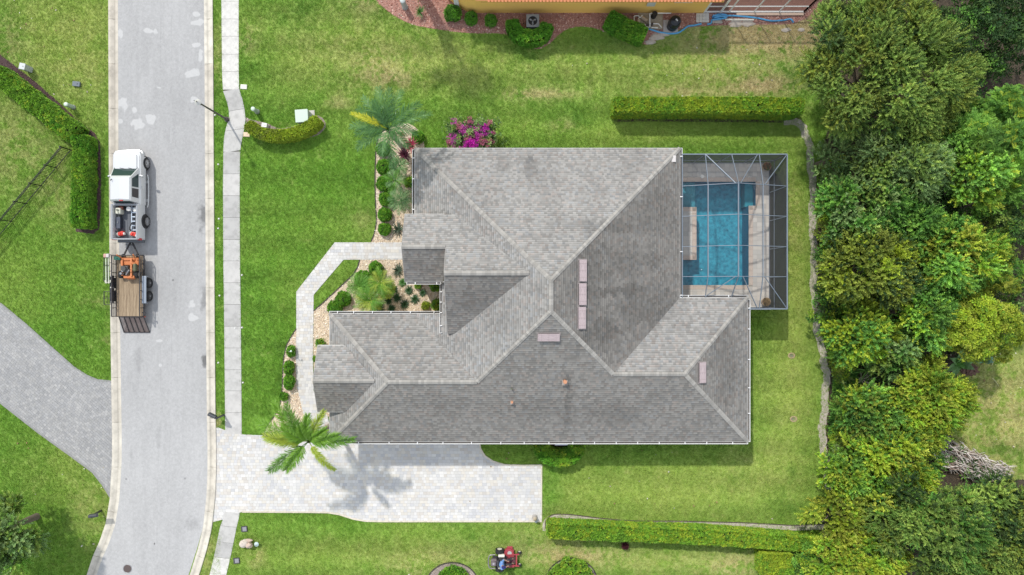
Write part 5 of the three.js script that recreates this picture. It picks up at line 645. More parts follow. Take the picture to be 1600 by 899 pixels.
// ---- bougainvillea against the upper wall
{
  const g = shrub('loose bougainvillea bush covered in magenta bracts behind the upper eave', 738, 212, 42, 2.2, ['grey', 'grey', 'oak', 'grey'], 300, { s: 1.7, sprig: 'shrub', loose: 0.45, dens: 330, oval: [1, 0.75], name: 'bougainvillea', category: 'flowering shrub' });
  const r = rng(301), F = new Foliage(), [gx, gz] = [g.position.x, g.position.z]; const cl = [[711, 190, 3, 0], [734, 190, 4, 1], [728, 201, 4, 0], [723, 206, 3, 0], [748, 204, 5.5, 0], [759, 202, 5, 2], [764, 193, 3, 1], [740, 220, 5.5, 2], [735, 227, 6, 2], [707, 217, 4.5, 0], [729, 215, 3, 1], [752, 218, 4, 1], [758, 222, 4, 1], [722, 234, 3, 0], [706, 229, 3, 0], [718, 196, 3, 1], [738, 208, 3, 1], [765, 219, 3, 1], [700, 222, 3, 1], [746, 212, 3, 0], [770, 208, 2, 1]];
  for (const [px, py, rad, t] of cl) { const h = 2.15, [x, z] = wp(px, py, h); for (let k = 0; k < rad * rad * 1.2; k++) { const a = r() * 6.28, q = Math.pow(r(), 0.8) * 1.9 * rad / PPM, c = t === 2 ? [0.60, 0.03, 0.46] : t === 1 ? [0.50, 0.16, 0.24] : [0.52, 0.09, 0.38], f = 0.7 + 0.6 * r(); F.add(x - gx + Math.cos(a) * q, h - 0.25 * r(), z - gz + Math.sin(a) * q, V(r() - 0.5, 1, r() - 0.5).normalize(), 0.9 + 0.6 * r(), r() * 6.28, c.map(v => v * f)); } } F.build(g, 'bracts', SPRIG.shrub);
  const tw = []; for (let k = 0; k < 16; k++) { const a = r() * 6.28, R = 0.9 + r() * 0.6; tw.push(limb([[0, 0.1, 0], [Math.cos(a) * R * 0.5, 1.5, Math.sin(a) * R * 0.4], [Math.cos(a) * R, 2.2 + r() * 0.4, Math.sin(a) * R * 0.75]], 0.03, 0.006, 5)); } part(g, 'stems', tw, M.bark);
}
// ---- undergrowth filling the edge of the grove
{
  const g = thing('undergrowth', 'low mixed undergrowth crowding the edge of the bare path under the trees', 'undergrowth', [0, 0], { kind: 'stuff' }), r = rng(555), F = new Foliage();
  for (let k = 0; k < edgePath.length - 4; k++) { const [x, z] = edgePath[k]; if (z > -8 + 0 && z < 13) for (let i = 0; i < 46; i++) { const o = 0.36 + 1.3 * r(), q = noise((x + o) * 1.1, z * 1.1, 9); F.add(x + o, 0.12 + r() * (0.35 + 1.0 * o * q), z + (r() - 0.5) * 0.9, V(r() - 0.8, 0.9, r() - 0.5).normalize(), 0.7 + 0.5 * r(), r() * 6.28, pick(q < 0.4 ? 'green' : q < 0.6 ? 'lime' : r() < 0.5 ? 'olive' : 'grey', r)); } }
  for (let i = 0; i < 5200; i++) { const x = lerp(20.6, 33, r()), z = lerp(-18, 18, r()); if (!inside(x, z, woodFloor) || noise(x * 0.5, z * 0.5, 14) < 0.42) continue; F.add(x, 0.1 + 0.7 * r(), z, V(r() - 0.5, 1, r() - 0.5).normalize(), 0.8 + 0.7 * r(), r() * 6.28, pick(r() < 0.5 ? 'dark' : 'green', r)); }
  F.build(g, 'leaves', SPRIG.broad);
}
// ---- palms
{
  const blue = frondMat([0.14, 0.29, 0.10]), sea = frondMat([0.085, 0.21, 0.06]), gold = frondMat([0.55, 0.55, 0.03]), fresh = frondMat([0.22, 0.42, 0.05]), fresh2 = frondMat([0.15, 0.32, 0.045]), lime = frondMat([0.40, 0.50, 0.07]), deep = frondMat([0.15, 0.36, 0.05]), soft = frondMat([0.22, 0.38, 0.15]);
  palm('tall blue green palm with one yellow frond at the upper left corner of the house', 606, 202, 5.6, [[-175, 2.3, 0.4, 1.3, 0], [-158, 2.3, 0.75, 1.5, 2, 0.7], [-145, 2.2, 0.55, 1.4, 1], [-128, 2.4, 0.6, 1.4, 0], [-102, 2.5, 0.7, 1.5, 0, 1.1], [-84, 2.3, 0.8, 1.3, 1], [-70, 2.5, 0.55, 1.4, 0], [-38, 2.5, 0.65, 1.6, 1, 1.1], [-20, 2.7, 0.5, 1.3, 0], [80, 2.4, 0.5, 1.5, 1], [100, 1.8, 0.9, 1.6, 0], [150, 2.3, 0.4, 1.5, 0], [168, 1.9, 0.8, 1.4, 1], [40, 1.7, 0.7, 1.6, 1], [-115, 1.8, 1.0, 1.4, 1], [10, 1.9, 0.9, 1.8, 1]], { cols: [blue, sea, gold], seed: 31, leaf: 0.46, wid: 0.05, n: 42 });
  palm('bright green feathery palm over the driveway at the lower left of the house', 482, 690, 5.4, [[-126, 3.1, 0.75, 1.3, 0, 1.1], [-112, 2.8, 0.9, 1.3, 1], [-170, 2.7, 0.75, 1.6, 2], [-158, 3.6, 0.35, 1.2, 0, 1.1], [-172, 2.6, 0.5, 1.4, 1], [143, 3.1, 0.35, 1.2, 1], [128, 2.2, 0.6, 1.5, 0], [-60, 2.3, 0.8, 1.3, 2, 0.9], [-84, 1.9, 1.0, 1.4, 0], [-4, 2.8, 0.6, 1.3, 1], [-14, 2.0, 0.8, 1.4, 0], [48, 2.4, 0.55, 1.6, 2, 0.55], [-140, 1.9, 1.1, 1.4, 0], [-35, 1.6, 1.0, 1.5, 0], [-100, 1.5, 1.2, 1.2, 0]], { cols: [fresh, fresh2, lime], seed: 32, leaf: 0.52, wid: 0.042, n: 74, fluff: true });
  const small = (label, px, py, h, R, cols, seed, n = 15) => palm(label, px, py, h, Array.from({ length: n }, (_, k) => [k * 137.5 + seed * 20, R * (0.8 + 0.35 * hash(k, seed, 4)), 0.45 + 0.55 * hash(k, seed, 5), 1.5, k % cols.length, 1]), { cols, seed, leaf: 0.26, wid: 0.022, n: 34, trunk: 0.07, head: 0, name: 'small_palm' });
  small('small blue green date palm against the left eave', 627, 313, 1.5, 0.9, [soft, blue], 33, 13); small('small soft green palm above it by the left row of shrubs', 618, 283, 1.3, 0.75, [soft, deep], 34, 11); small('grey green fine leaved palm under the tall blue one', 624, 259, 1.1, 0.55, [blue, soft], 35, 8);
  small('bright green small palm at the top of the courtyard group', 594, 443, 1.5, 1.0, [fresh, lime, fresh2], 36, 18); small('bright green small palm at the bottom of the courtyard group', 578, 470, 1.5, 1.05, [fresh, deep, lime], 37, 18); small('deep green small palm at the left of the courtyard group', 562, 448, 1.3, 0.85, [deep, fresh2], 38, 16); small('yellow green small palm at the right of the courtyard group', 604, 453, 1.2, 0.6, [lime, fresh], 39, 12);
}
// ================================================================ THE PICKUP TRUCK
{
  const t = thing('pickup_truck', 'white extended cab pickup truck with an open bed parked at the left curb', 'pickup truck', [-24.5, -5.92]);
  const paint = new THREE.MeshPhysicalMaterial({ color: new THREE.Color().setRGB(0.66, 0.67, 0.68), roughness: 0.32, metalness: 0.25, clearcoat: 0.8, clearcoatRoughness: 0.12, side: THREE.DoubleSide }), glass = std([0.03, 0.055, 0.055], 0.05), trimB = std([0.03, 0.03, 0.033], 0.6), chrome = std([0.55, 0.56, 0.57], 0.25, 0.8);
  const outline = (hw, z0, z1, rf, rr) => { const s = new THREE.Shape(); s.moveTo(-hw, -z1 + rr); s.quadraticCurveTo(-hw, -z1, -hw + rr, -z1); s.lineTo(hw - rr, -z1); s.quadraticCurveTo(hw, -z1, hw, -z1 + rr); s.lineTo(hw, -z0 - rf * 1.4); s.quadraticCurveTo(hw, -z0 - rf * 0.2, hw - rf, -z0 - rf * 0.1); s.quadraticCurveTo(0, -z0 + 0.06, -hw + rf, -z0 - rf * 0.1); s.quadraticCurveTo(-hw, -z0 - rf * 0.2, -hw, -z0 - rf * 1.4); s.closePath(); return s; };
  const ext = (s, y0, y1, b) => new THREE.ExtrudeGeometry(s, { depth: y1 - y0 - 2 * b, bevelEnabled: true, bevelSize: b, bevelThickness: b, bevelSegments: 3, curveSegments: 10 }).rotateX(-Math.PI / 2).translate(0, y0 + b, 0);
  part(t, 'body', [ext(outline(0.84, -2.78, 0.62, 0.30, 0.05), 0.42, 1.06, 0.06), ext(outline(0.80, -2.62, 0.6, 0.26, 0.05), 0.95, 1.12, 0.05)], paint);
  part(t, 'hood', ext(outline(0.66, -2.66, -1.55, 0.22, 0.08), 1.06, 1.19, 0.045), paint);
  part(t, 'bumper', [ext(outline(0.84, -2.90, -2.55, 0.28, 0.03), 0.42, 0.66, 0.04)], chrome); part(t, 'grille', rbox(0, 0.86, -2.80, 1.0, 0.22, 0.08, 0.03), trimB);
  for (const s of [-1, 1]) part(t, 'headlight', rbox(s * 0.66, 0.90, -2.70, 0.30, 0.16, 0.16, 0.05, s * 0.25), std([0.7, 0.72, 0.74], 0.1));
  // cab: a tapered box with its panes set a little proud
  const B = { x: 0.82, y: 1.08, z0: -1.72, z1: 0.58 }, R = { x: 0.64, y: 1.83, z0: -0.98, z1: 0.46 };
  const cab = new ConvexGeometry([...[-1, 1].flatMap(s => [V(s * B.x, B.y, B.z0), V(s * B.x, B.y, B.z1), V(s * (R.x + 0.02), R.y - 0.10, R.z0 - 0.06), V(s * (R.x + 0.02), R.y - 0.10, R.z1 + 0.03), V(s * (R.x - 0.05), R.y - 0.01, R.z0 + 0.04), V(s * (R.x - 0.05), R.y - 0.01, R.z1 - 0.04)]), V(0, R.y + 0.03, R.z0 + 0.1), V(0, R.y + 0.03, R.z1 - 0.1)]); part(t, 'cab', cab, paint);
  const F = (s, u, o) => { const x = lerp(B.x, R.x + 0.02, u) * s; return [x * o, lerp(B.y, R.y - 0.1, u), lerp(B.z0, R.z0 - 0.06, u) - 0.012]; };
  part(t, 'windshield', quad(F(-1, 0.06, 0.93), F(1, 0.06, 0.93), F(1, 0.93, 0.92), F(-1, 0.93, 0.92)), glass);
  part(t, 'wiper', [bar([-0.5, 1.15, -1.69], [0.05, 1.28, -1.58], 0.02), bar([0.05, 1.15, -1.69], [0.55, 1.28, -1.58], 0.02)], trimB);
  const side = (s, z, u) => [(lerp(B.x, R.x + 0.02, u) + 0.012) * s, lerp(B.y, R.y - 0.1, u), z];
  for (const s of [-1, 1]) { part(t, 'side_window', quad(side(s, -1.30, 0.12), side(s, -0.42, 0.12), side(s, -0.42, 0.90), side(s, -0.92, 0.90)), glass); part(t, 'side_window', quad(side(s, -0.32, 0.12), side(s, 0.26, 0.12), side(s, 0.22, 0.90), side(s, -0.32, 0.90)), std([0.05, 0.045, 0.045], 0.1)); const d = part(t, 'door', rbox(s * 0.895, 0.80, -0.85, 0.03, 0.52, 1.05, 0.012), paint); part(d, 'handle', rbox(s * 0.925, 0.97, -0.45, 0.035, 0.04, 0.16, 0.012), chrome); const mi = part(t, 'mirror', rbox(s * 1.0, 1.16, -1.16, 0.24, 0.17, 0.12, 0.05, s * -0.25), paint); part(mi, 'mirror_glass', box(s * 1.0, 1.16, -1.09, 0.18, 0.12, 0.012, s * -0.25), M.darkGlass); }
  part(t, 'rear_window', quad([-0.6, 1.2, 0.585], [0.6, 1.2, 0.585], [0.52, 1.66, 0.52], [-0.52, 1.66, 0.52]), glass); part(t, 'brake_light', rbox(0.06, 1.78, 0.48, 0.24, 0.04, 0.05, 0.015), std([0.55, 0.03, 0.03], 0.3)); part(t, 'antenna', bar([-0.5, 1.84, -0.85], [-0.5, 1.95, -0.75], 0.035), trimB);
  // bed
  const grey = std([0.30, 0.315, 0.335], 0.6); part(t, 'bed_side', [rbox(-0.80, 0.90, 1.74, 0.14, 0.86, 2.24, 0.04)], paint); part(t, 'bed_side', [rbox(0.80, 0.90, 1.74, 0.14, 0.86, 2.24, 0.04)], paint); part(t, 'bed_front', rbox(0, 0.95, 0.68, 1.5, 0.72, 0.08, 0.02), grey); part(t, 'tailgate', rbox(0, 0.95, 2.84, 1.58, 0.70, 0.09, 0.03), paint);
  part(t, 'bed_rail', [box(-0.80, 1.34, 1.74, 0.10, 0.03, 2.2), box(0.80, 1.34, 1.74, 0.10, 0.03, 2.2), box(0, 1.315, 2.84, 1.5, 0.03, 0.08), box(0, 1.32, 0.68, 1.5, 0.03, 0.08)], grey); part(t, 'bed_floor', [box(0, 0.70, 1.76, 1.5, 0.04, 2.16), ...Array.from({ length: 9 }, (_, k) => box(-0.64 + k * 0.16, 0.725, 1.76, 0.06, 0.02, 2.14))], std([0.11, 0.12, 0.14], 0.6)); part(t, 'wheel_well', [rbox(-0.60, 0.84, 1.66, 0.26, 0.26, 0.86, 0.06), rbox(0.60, 0.84, 1.66, 0.26, 0.26, 0.86, 0.06)], std([0.05, 0.055, 0.06], 0.6));
  part(t, 'rear_bumper', rbox(0, 0.52, 2.95, 1.7, 0.2, 0.16, 0.04), std([0.12, 0.13, 0.14], 0.4, 0.4)); for (const s of [-1, 1]) part(t, 'tail_light', rbox(s * 0.80, 1.02, 2.84, 0.17, 0.34, 0.13, 0.03), std([0.50, 0.02, 0.03], 0.3));
  for (const [s, z] of [[1, -2.08], [1, 1.66], [-1, -2.08], [-1, 1.66]]) { part(t, 'wheel_arch', wheelGeo(s * 0.79, 0.46, z, 0.47, 0.20, 28), trimB); const w = part(t, 'wheel', wheelGeo(s * 0.82, 0.38, z, 0.27, 0.27, 20), std([0.30, 0.29, 0.29], 0.4, 0.6)); const ty = new THREE.TorusGeometry(0.30, 0.095, 10, 28).scale(1, 1, 1.35).rotateY(Math.PI / 2).translate(s * 0.84, 0.38, z); part(w, 'tyre', ty, M.rubber); const sp = []; for (let k = 0; k < 6; k++) sp.push(place(new THREE.BoxGeometry(0.03, 0.06, 0.22).translate(0, 0, 0.13).rotateX(k * Math.PI / 3), s * 0.965, 0.38, z)); sp.push(wheelGeo(s * 0.965, 0.38, z, 0.075, 0.05, 12)); part(w, 'rim', sp, chrome); }
  for (const s of [-1, 1]) part(t, 'running_board', [pipe([[s * 0.96, 0.40, -1.35], [s * 1.0, 0.38, -1.2], [s * 1.0, 0.38, 0.6], [s * 0.96, 0.40, 0.75]], 0.04, 8), box(s * 0.93, 0.38, -0.9, 0.1, 0.03, 0.2), box(s * 0.93, 0.38, 0.3, 0.1, 0.03, 0.2)], chrome);
  // what lies in the bed
  const cx = -24.5, cz = -5.92, at2 = (x, z) => [cx + x, cz + z];
  const lad = thing('ladder', 'aluminium ladder with pale blue rails lying in the truck bed', 'ladder', at2(0.42, 1.55), { y: 0.88 }); const lm = std([0.55, 0.63, 0.72], 0.4, 0.3); for (const s of [-1, 1]) part(lad, 'rail', rbox(s * 0.19, 0, 0, 0.05, 0.08, 1.7, 0.01), lm); for (let k = 0; k < 6; k++) part(lad, 'rung', rbox(0, 0, -0.7 + k * 0.28, 0.36, 0.04, 0.07, 0.01), lm);
  const jug = thing('jug', 'cream plastic spray tank standing in the truck bed', 'tank', at2(-0.48, 1.06), { y: 0.74 }); part(jug, 'tank_body', rbox(0, 0.24, 0, 0.34, 0.48, 0.40, 0.08), std([0.60, 0.60, 0.50], 0.5)); part(jug, 'cap', cyl(0, 0.51, -0.05, 0.07, 0.07, 0.07), std([0.15, 0.16, 0.13], 0.5)); part(jug, 'handle', pipe([[0.05, 0.48, 0.08], [0.05, 0.56, 0.12], [0.05, 0.48, 0.17]], 0.02), std([0.5, 0.5, 0.42], 0.5));
  const bkt = (n, l, x, z, c, r) => { const g = thing(n, l, 'bucket', at2(x, z), { y: 0.74 }); part(g, 'pail', cyl(0, 0.15, 0, r * 0.85, r, 0.3, 20), std(c, 0.5)); part(g, 'lid', cyl(0, 0.315, 0, r * 1.06, r * 1.06, 0.03, 20), std(c.map(v => v * 0.95), 0.4)); part(g, 'bail', pipe([[-r, 0.28, 0], [0, 0.36, r * 0.9], [r, 0.28, 0]], 0.008), M.steel); return g; };
  bkt('bucket', 'white lidded bucket near the cab in the truck bed', 0.13, 0.92, [0.72, 0.71, 0.69], 0.14); bkt('bucket', 'small white bucket above the ladder in the truck bed', 0.54, 0.98, [0.74, 0.74, 0.72], 0.13);
  const blower = (l, x, z, turn) => { const g = thing('backpack_blower', l, 'leaf blower', at2(x, z), { y: 0.76, turn }); part(g, 'engine', [rbox(0, 0.16, 0, 0.34, 0.30, 0.26, 0.06), rbox(-0.08, 0.33, 0.02, 0.16, 0.10, 0.18, 0.04)], std([0.62, 0.045, 0.03], 0.4)); part(g, 'tank', rbox(0.16, 0.20, 0.06, 0.14, 0.2, 0.16, 0.05), std([0.65, 0.62, 0.58], 0.4)); part(g, 'fan_housing', wheelGeo(-0.2, 0.18, 0, 0.16, 0.1, 18), std([0.35, 0.34, 0.33], 0.5)); part(g, 'tube', pipe([[-0.2, 0.2, -0.1], [-0.3, 0.3, -0.3], [-0.22, 0.3, -0.7]], 0.035, 8), trimB); return g; };
  blower('red backpack blower at the rear left of the truck bed', -0.38, 2.48, 0.3); blower('red backpack blower at the foot of the ladder in the truck bed', 0.42, 2.52, -0.2);
  const bx = thing('tool_box', 'long black tool box along the left side of the truck bed', 'tool box', at2(-0.55, 1.80), { y: 0.74 }); part(bx, 'case', rbox(0, 0.15, 0, 0.26, 0.28, 0.72, 0.03), std([0.04, 0.045, 0.06], 0.5)); part(bx, 'lid', rbox(0, 0.31, 0, 0.28, 0.05, 0.74, 0.02), std([0.07, 0.08, 0.11], 0.45)); part(bx, 'handle', pipe([[0, 0.33, -0.12], [0, 0.38, 0], [0, 0.33, 0.12]], 0.014), M.steel);
  const pump = thing('small_engine', 'brown and red small engine in the front left corner of the truck bed', 'engine', at2(-0.40, 0.86), { y: 0.74 }); part(pump, 'block', [rbox(0, 0.15, 0, 0.3, 0.28, 0.22, 0.05), cyl(0.1, 0.33, 0, 0.08, 0.08, 0.1)], std([0.25, 0.08, 0.05], 0.5)); part(pump, 'muffler', rbox(-0.16, 0.24, 0.04, 0.12, 0.14, 0.14, 0.03), std([0.14, 0.10, 0.08], 0.5)); part(pump, 'starter', wheelGeo(0.18, 0.16, 0, 0.1, 0.04), trimB);
  single('hose', pipe([[cx + 0.02, 0.78, cz + 2.3], [cx + 0.18, 0.80, cz + 1.9], [cx + 0.22, 0.80, cz + 1.5], [cx + 0.16, 0.82, cz + 1.2]], 0.022, 7), std([0.45, 0.45, 0.45], 0.5), 'grey hose lying beside the ladder in the truck bed', 'hose');
}
// ================================================================ THE TRAILER
{
  const t = thing('utility_trailer', 'black open utility trailer with wooden deck hitched behind the pickup', 'trailer', [-24.56, -0.1]), iron = std([0.035, 0.032, 0.034], 0.55), r = rng(61);
  const wood = [0, 1, 2].map(k => std(null, 0.9, 0, { map: texture(128, 512, (i, j) => { const v = fbm(i * 0.09 + k * 40, j * 0.012, 4, 71 + k), w = fbm(i * 0.03, j * 0.02, 3, 75 + k); return mix3([0.17, 0.12, 0.075], [0.44, 0.34, 0.23], clamp(v * 1.3 - 0.2 + (w - 0.5) * 0.6)); }) }));
  for (let k = 0; k < 8; k++) { const g = new THREE.BoxGeometry(0.205, 0.04, 3.88); part(t, 'plank', g.translate(-0.735 + k * 0.21, 0.60 + 0.004 * r(), 0), wood[k % 3]); }
  const beam = (n, p, q, w = 0.05) => part(t, n, bar(p, q, w), iron);
  for (const s of [-1, 1]) { const top = 1.06, x = s * 0.89; beam('top_rail', [x, top, -1.95], [x, top, 1.95], 0.055); beam('bottom_rail', [x, 0.56, -1.95], [x, 0.56, 1.95], 0.07); for (const z of [-1.95, -1.4, -0.85, -0.3, 0.3, 0.85, 1.4, 1.95]) beam('rail_post', [x, 0.56, z], [x, top, z], 0.04); beam('side_bar', [x, 0.82, -1.95], [x, 0.82, 1.95], 0.03); }
  beam('front_rail', [-0.89, 1.06, -1.95], [0.89, 1.06, -1.95], 0.05); beam('front_rail', [-0.89, 0.56, -1.95], [0.89, 0.56, -1.95], 0.07); beam('rear_sill', [-0.89, 0.56, 1.95], [0.89, 0.56, 1.95], 0.07);
  part(t, 'tongue', [bar([-0.45, 0.5, -1.95], [0.03, 0.48, -2.95], 0.08), bar([0.5, 0.5, -1.95], [0.03, 0.48, -2.95], 0.08), rbox(0.03, 0.50, -2.98, 0.12, 0.12, 0.25, 0.03)], iron); part(t, 'jack', [cyl(0.0, 0.4, -2.65, 0.03, 0.03, 0.6), box(-0.1, 0.72, -2.65, 0.2, 0.03, 0.03)], iron);
  for (const s of [-1, 1]) { part(t, 'fender', [rbox(s * 1.03, 0.80, 0.24, 0.28, 0.04, 1.74, 0.015), rbox(s * 1.03, 0.66, -0.62, 0.28, 0.28, 0.04, 0.01), rbox(s * 1.03, 0.66, 1.10, 0.28, 0.28, 0.04, 0.01)], s > 0 ? std([0.30, 0.34, 0.40], 0.4, 0.3) : iron); for (const z of [-0.19, 0.66]) { const w = part(t, 'wheel', wheelGeo(s * 1.07, 0.35, z, 0.2, 0.2), std([0.06, 0.06, 0.065], 0.5)); part(w, 'tyre', new THREE.TorusGeometry(0.255, 0.09, 10, 26).scale(1, 1, 1.25).rotateY(Math.PI / 2).translate(s * 1.10, 0.35, z), M.rubber); part(w, 'hub', wheelGeo(s * 1.18, 0.35, z, 0.06, 0.04), M.steel); } }
  part(t, 'side_box', [rbox(-1.0, 0.86, 0.55, 0.16, 0.14, 0.8, 0.03), rbox(-1.0, 0.86, -0.32, 0.16, 0.14, 0.7, 0.03)], std([0.03, 0.03, 0.045], 0.5)); for (const [x, z] of [[-0.95, 1.02], [-0.98, 0.1], [-0.98, -0.62]]) part(t, 'rack_clip', ball(x, 0.98, z, 0.05), std([0.75, 0.74, 0.72], 0.4)); part(t, 'marker_lamp', rbox(0.98, 0.62, 1.98, 0.12, 0.08, 0.06, 0.02), std([0.3, 0.05, 0.03], 0.4)); part(t, 'latch', [bar([0.89, 0.8, 1.7], [1.12, 0.84, 1.75], 0.05), bar([1.1, 0.84, 1.7], [1.13, 0.84, 1.85], 0.06)], iron);
  // ramp gate let down on the road
  const a = [-0.72, 0.56, 1.98], b = [0.86, 0.56, 1.98], c = [0.98, 0.05, 3.02], d = [-0.68, 0.05, 3.02], rp = part(t, 'ramp', [bar(a, b, 0.05), bar(b, c, 0.05), bar(c, d, 0.05), bar(d, a, 0.05)], iron), mix = (p, q, k) => p.map((v, i) => lerp(v, q[i], k)); for (let k = 1; k < 5; k++) part(rp, 'slat', bar(mix(a, b, k / 5), mix(d, c, k / 5), 0.045), iron); part(rp, 'mesh', quad(...[a, b, c, d].map(p => [p[0], p[1] - 0.03, p[2]])), std([0.17, 0.13, 0.12], 0.8, 0, { transparent: true, opacity: 0.72 }));
  // trimmer racks on the street side of the lawn
  for (const [z0, z1] of [[-1.98, -0.30], [0.36, 1.18]]) part(t, 'trimmer_rack', [bar([-0.9, 1.08, z0], [-1.34, 1.12, z0], 0.035), bar([-0.9, 1.08, z1], [-1.34, 1.12, z1], 0.035), bar([-1.34, 1.12, z0], [-1.34, 1.12, z1], 0.04), bar([-1.12, 1.1, z0], [-1.12, 1.1, z1], z1 < 0 ? 0.035 : 0.012), ...(z1 < 0 ? [0.3, 0.62] : [0.5]).map(k => bar([-0.9, 1.08, lerp(z0, z1, k)], [-1.34, 1.12, lerp(z0, z1, k)], 0.03))], iron);
  const ox = -24.56, oz = -0.1;
  for (const [k, [x, l]] of [[-1.20, 'string trimmer with pale shaft in the outer slot of the trailer rack'], [-1.04, 'string trimmer with pale shaft in the inner slot of the trailer rack']].entries()) { const g = thing('string_trimmer', l, 'string trimmer', [ox + x, oz - 1.1], { y: 1.16 }); part(g, 'shaft', bar([0, 0, -0.75], [0.03, 0.02, 0.85], 0.045), std([0.60, 0.64, 0.52], 0.4, 0.2)); part(g, 'engine', [rbox(0, 0.04, -0.82, 0.2, 0.2, 0.24, 0.05)], std(k ? [0.55, 0.52, 0.5] : [0.52, 0.30, 0.26], 0.5)); part(g, 'handle', pipe([[-0.09, 0.02, -0.2], [-0.05, 0.12, -0.22], [0.09, 0.02, -0.2]], 0.015), M.black); part(g, 'cutting_head', [cyl(0.03, 0.0, 0.88, 0.06, 0.06, 0.08), place(new THREE.BoxGeometry(0.22, 0.015, 0.16), 0.03, -0.02, 0.80)], std([0.5, 0.5, 0.42], 0.5)); }
  const can = thing('fuel_can', 'dark green fuel can in the front left corner of the trailer', 'fuel can', [ox - 0.60, oz - 1.78], { y: 0.63 }); part(can, 'can_body', rbox(0, 0.18, 0, 0.42, 0.34, 0.24, 0.05), std([0.03, 0.15, 0.11], 0.5)); part(can, 'spout', bar([0.16, 0.34, 0], [0.26, 0.46, 0.02], 0.04), M.black); part(can, 'handle', pipe([[-0.12, 0.34, 0], [0, 0.42, 0], [0.1, 0.34, 0]], 0.016), std([0.03, 0.12, 0.09], 0.5));
  // orange stand-on mower on the deck
  const m = thing('stand_on_mower', 'orange commercial mower strapped at the front of the trailer deck', 'mower', [ox + 0.12, oz - 1.15], { y: 0.62 }), or = std([0.56, 0.185, 0.06], 0.5), dk = std([0.06, 0.06, 0.06], 0.5);
  part(m, 'mower_deck', [rbox(0, 0.16, -0.42, 1.16, 0.16, 0.5, 0.05), rbox(-0.05, 0.27, -0.55, 0.86, 0.10, 0.16, 0.03)], or); part(m, 'frame', [bar([0.22, 0.4, -0.6], [0.30, 0.55, 0.55], 0.09), bar([-0.42, 0.3, -0.5], [-0.35, 0.4, 0.5], 0.08), bar([0.5, 0.45, -0.3], [0.2, 0.5, -0.3], 0.08), rbox(0.1, 0.40, 0.58, 0.70, 0.20, 0.18, 0.05)], or); part(m, 'roll_bar', [bar([-0.38, 0.4, -0.62], [-0.52, 0.75, -0.82], 0.06), bar([0.44, 0.4, -0.62], [0.52, 0.75, -0.84], 0.06)], or);
  part(m, 'engine', [rbox(-0.12, 0.48, 0.08, 0.46, 0.28, 0.42, 0.06), cyl(-0.12, 0.66, 0.06, 0.17, 0.15, 0.12, 18)], dk); part(m, 'engine_cover', [rbox(-0.16, 0.62, 0.14, 0.3, 0.08, 0.16, 0.03, 0.7), cyl(-0.33, 0.58, 0.36, 0.07, 0.07, 0.12)], std([0.36, 0.36, 0.37], 0.35, 0.5)); part(m, 'muffler', rbox(0.08, 0.56, 0.30, 0.12, 0.14, 0.4, 0.04, -0.6), std([0.25, 0.24, 0.24], 0.35, 0.6)); part(m, 'fuel_tank', rbox(0.50, 0.48, -0.02, 0.2, 0.26, 0.5, 0.08), std([0.10, 0.11, 0.06], 0.5)); part(m, 'control_lever', [bar([0.05, 0.6, 0.42], [0.34, 0.72, 0.1], 0.035), bar([-0.35, 0.55, 0.45], [-0.05, 0.72, 0.35], 0.035)], dk); part(m, 'foot_plate', rbox(0.1, 0.2, 0.62, 0.5, 0.05, 0.22, 0.02), or);
  for (const [x, z, q, w] of [[-0.50, 0.42, 0.24, 0.2], [0.50, 0.42, 0.24, 0.2], [-0.46, -0.78, 0.12, 0.1], [0.46, -0.78, 0.12, 0.1]]) { const wh = part(m, 'wheel', wheelGeo(x, q, z, q, w, 20), M.rubber); part(wh, 'hub', wheelGeo(x, q, z, q * 0.5, w + 0.02, 14), std([0.35, 0.30, 0.25], 0.5)); }
}
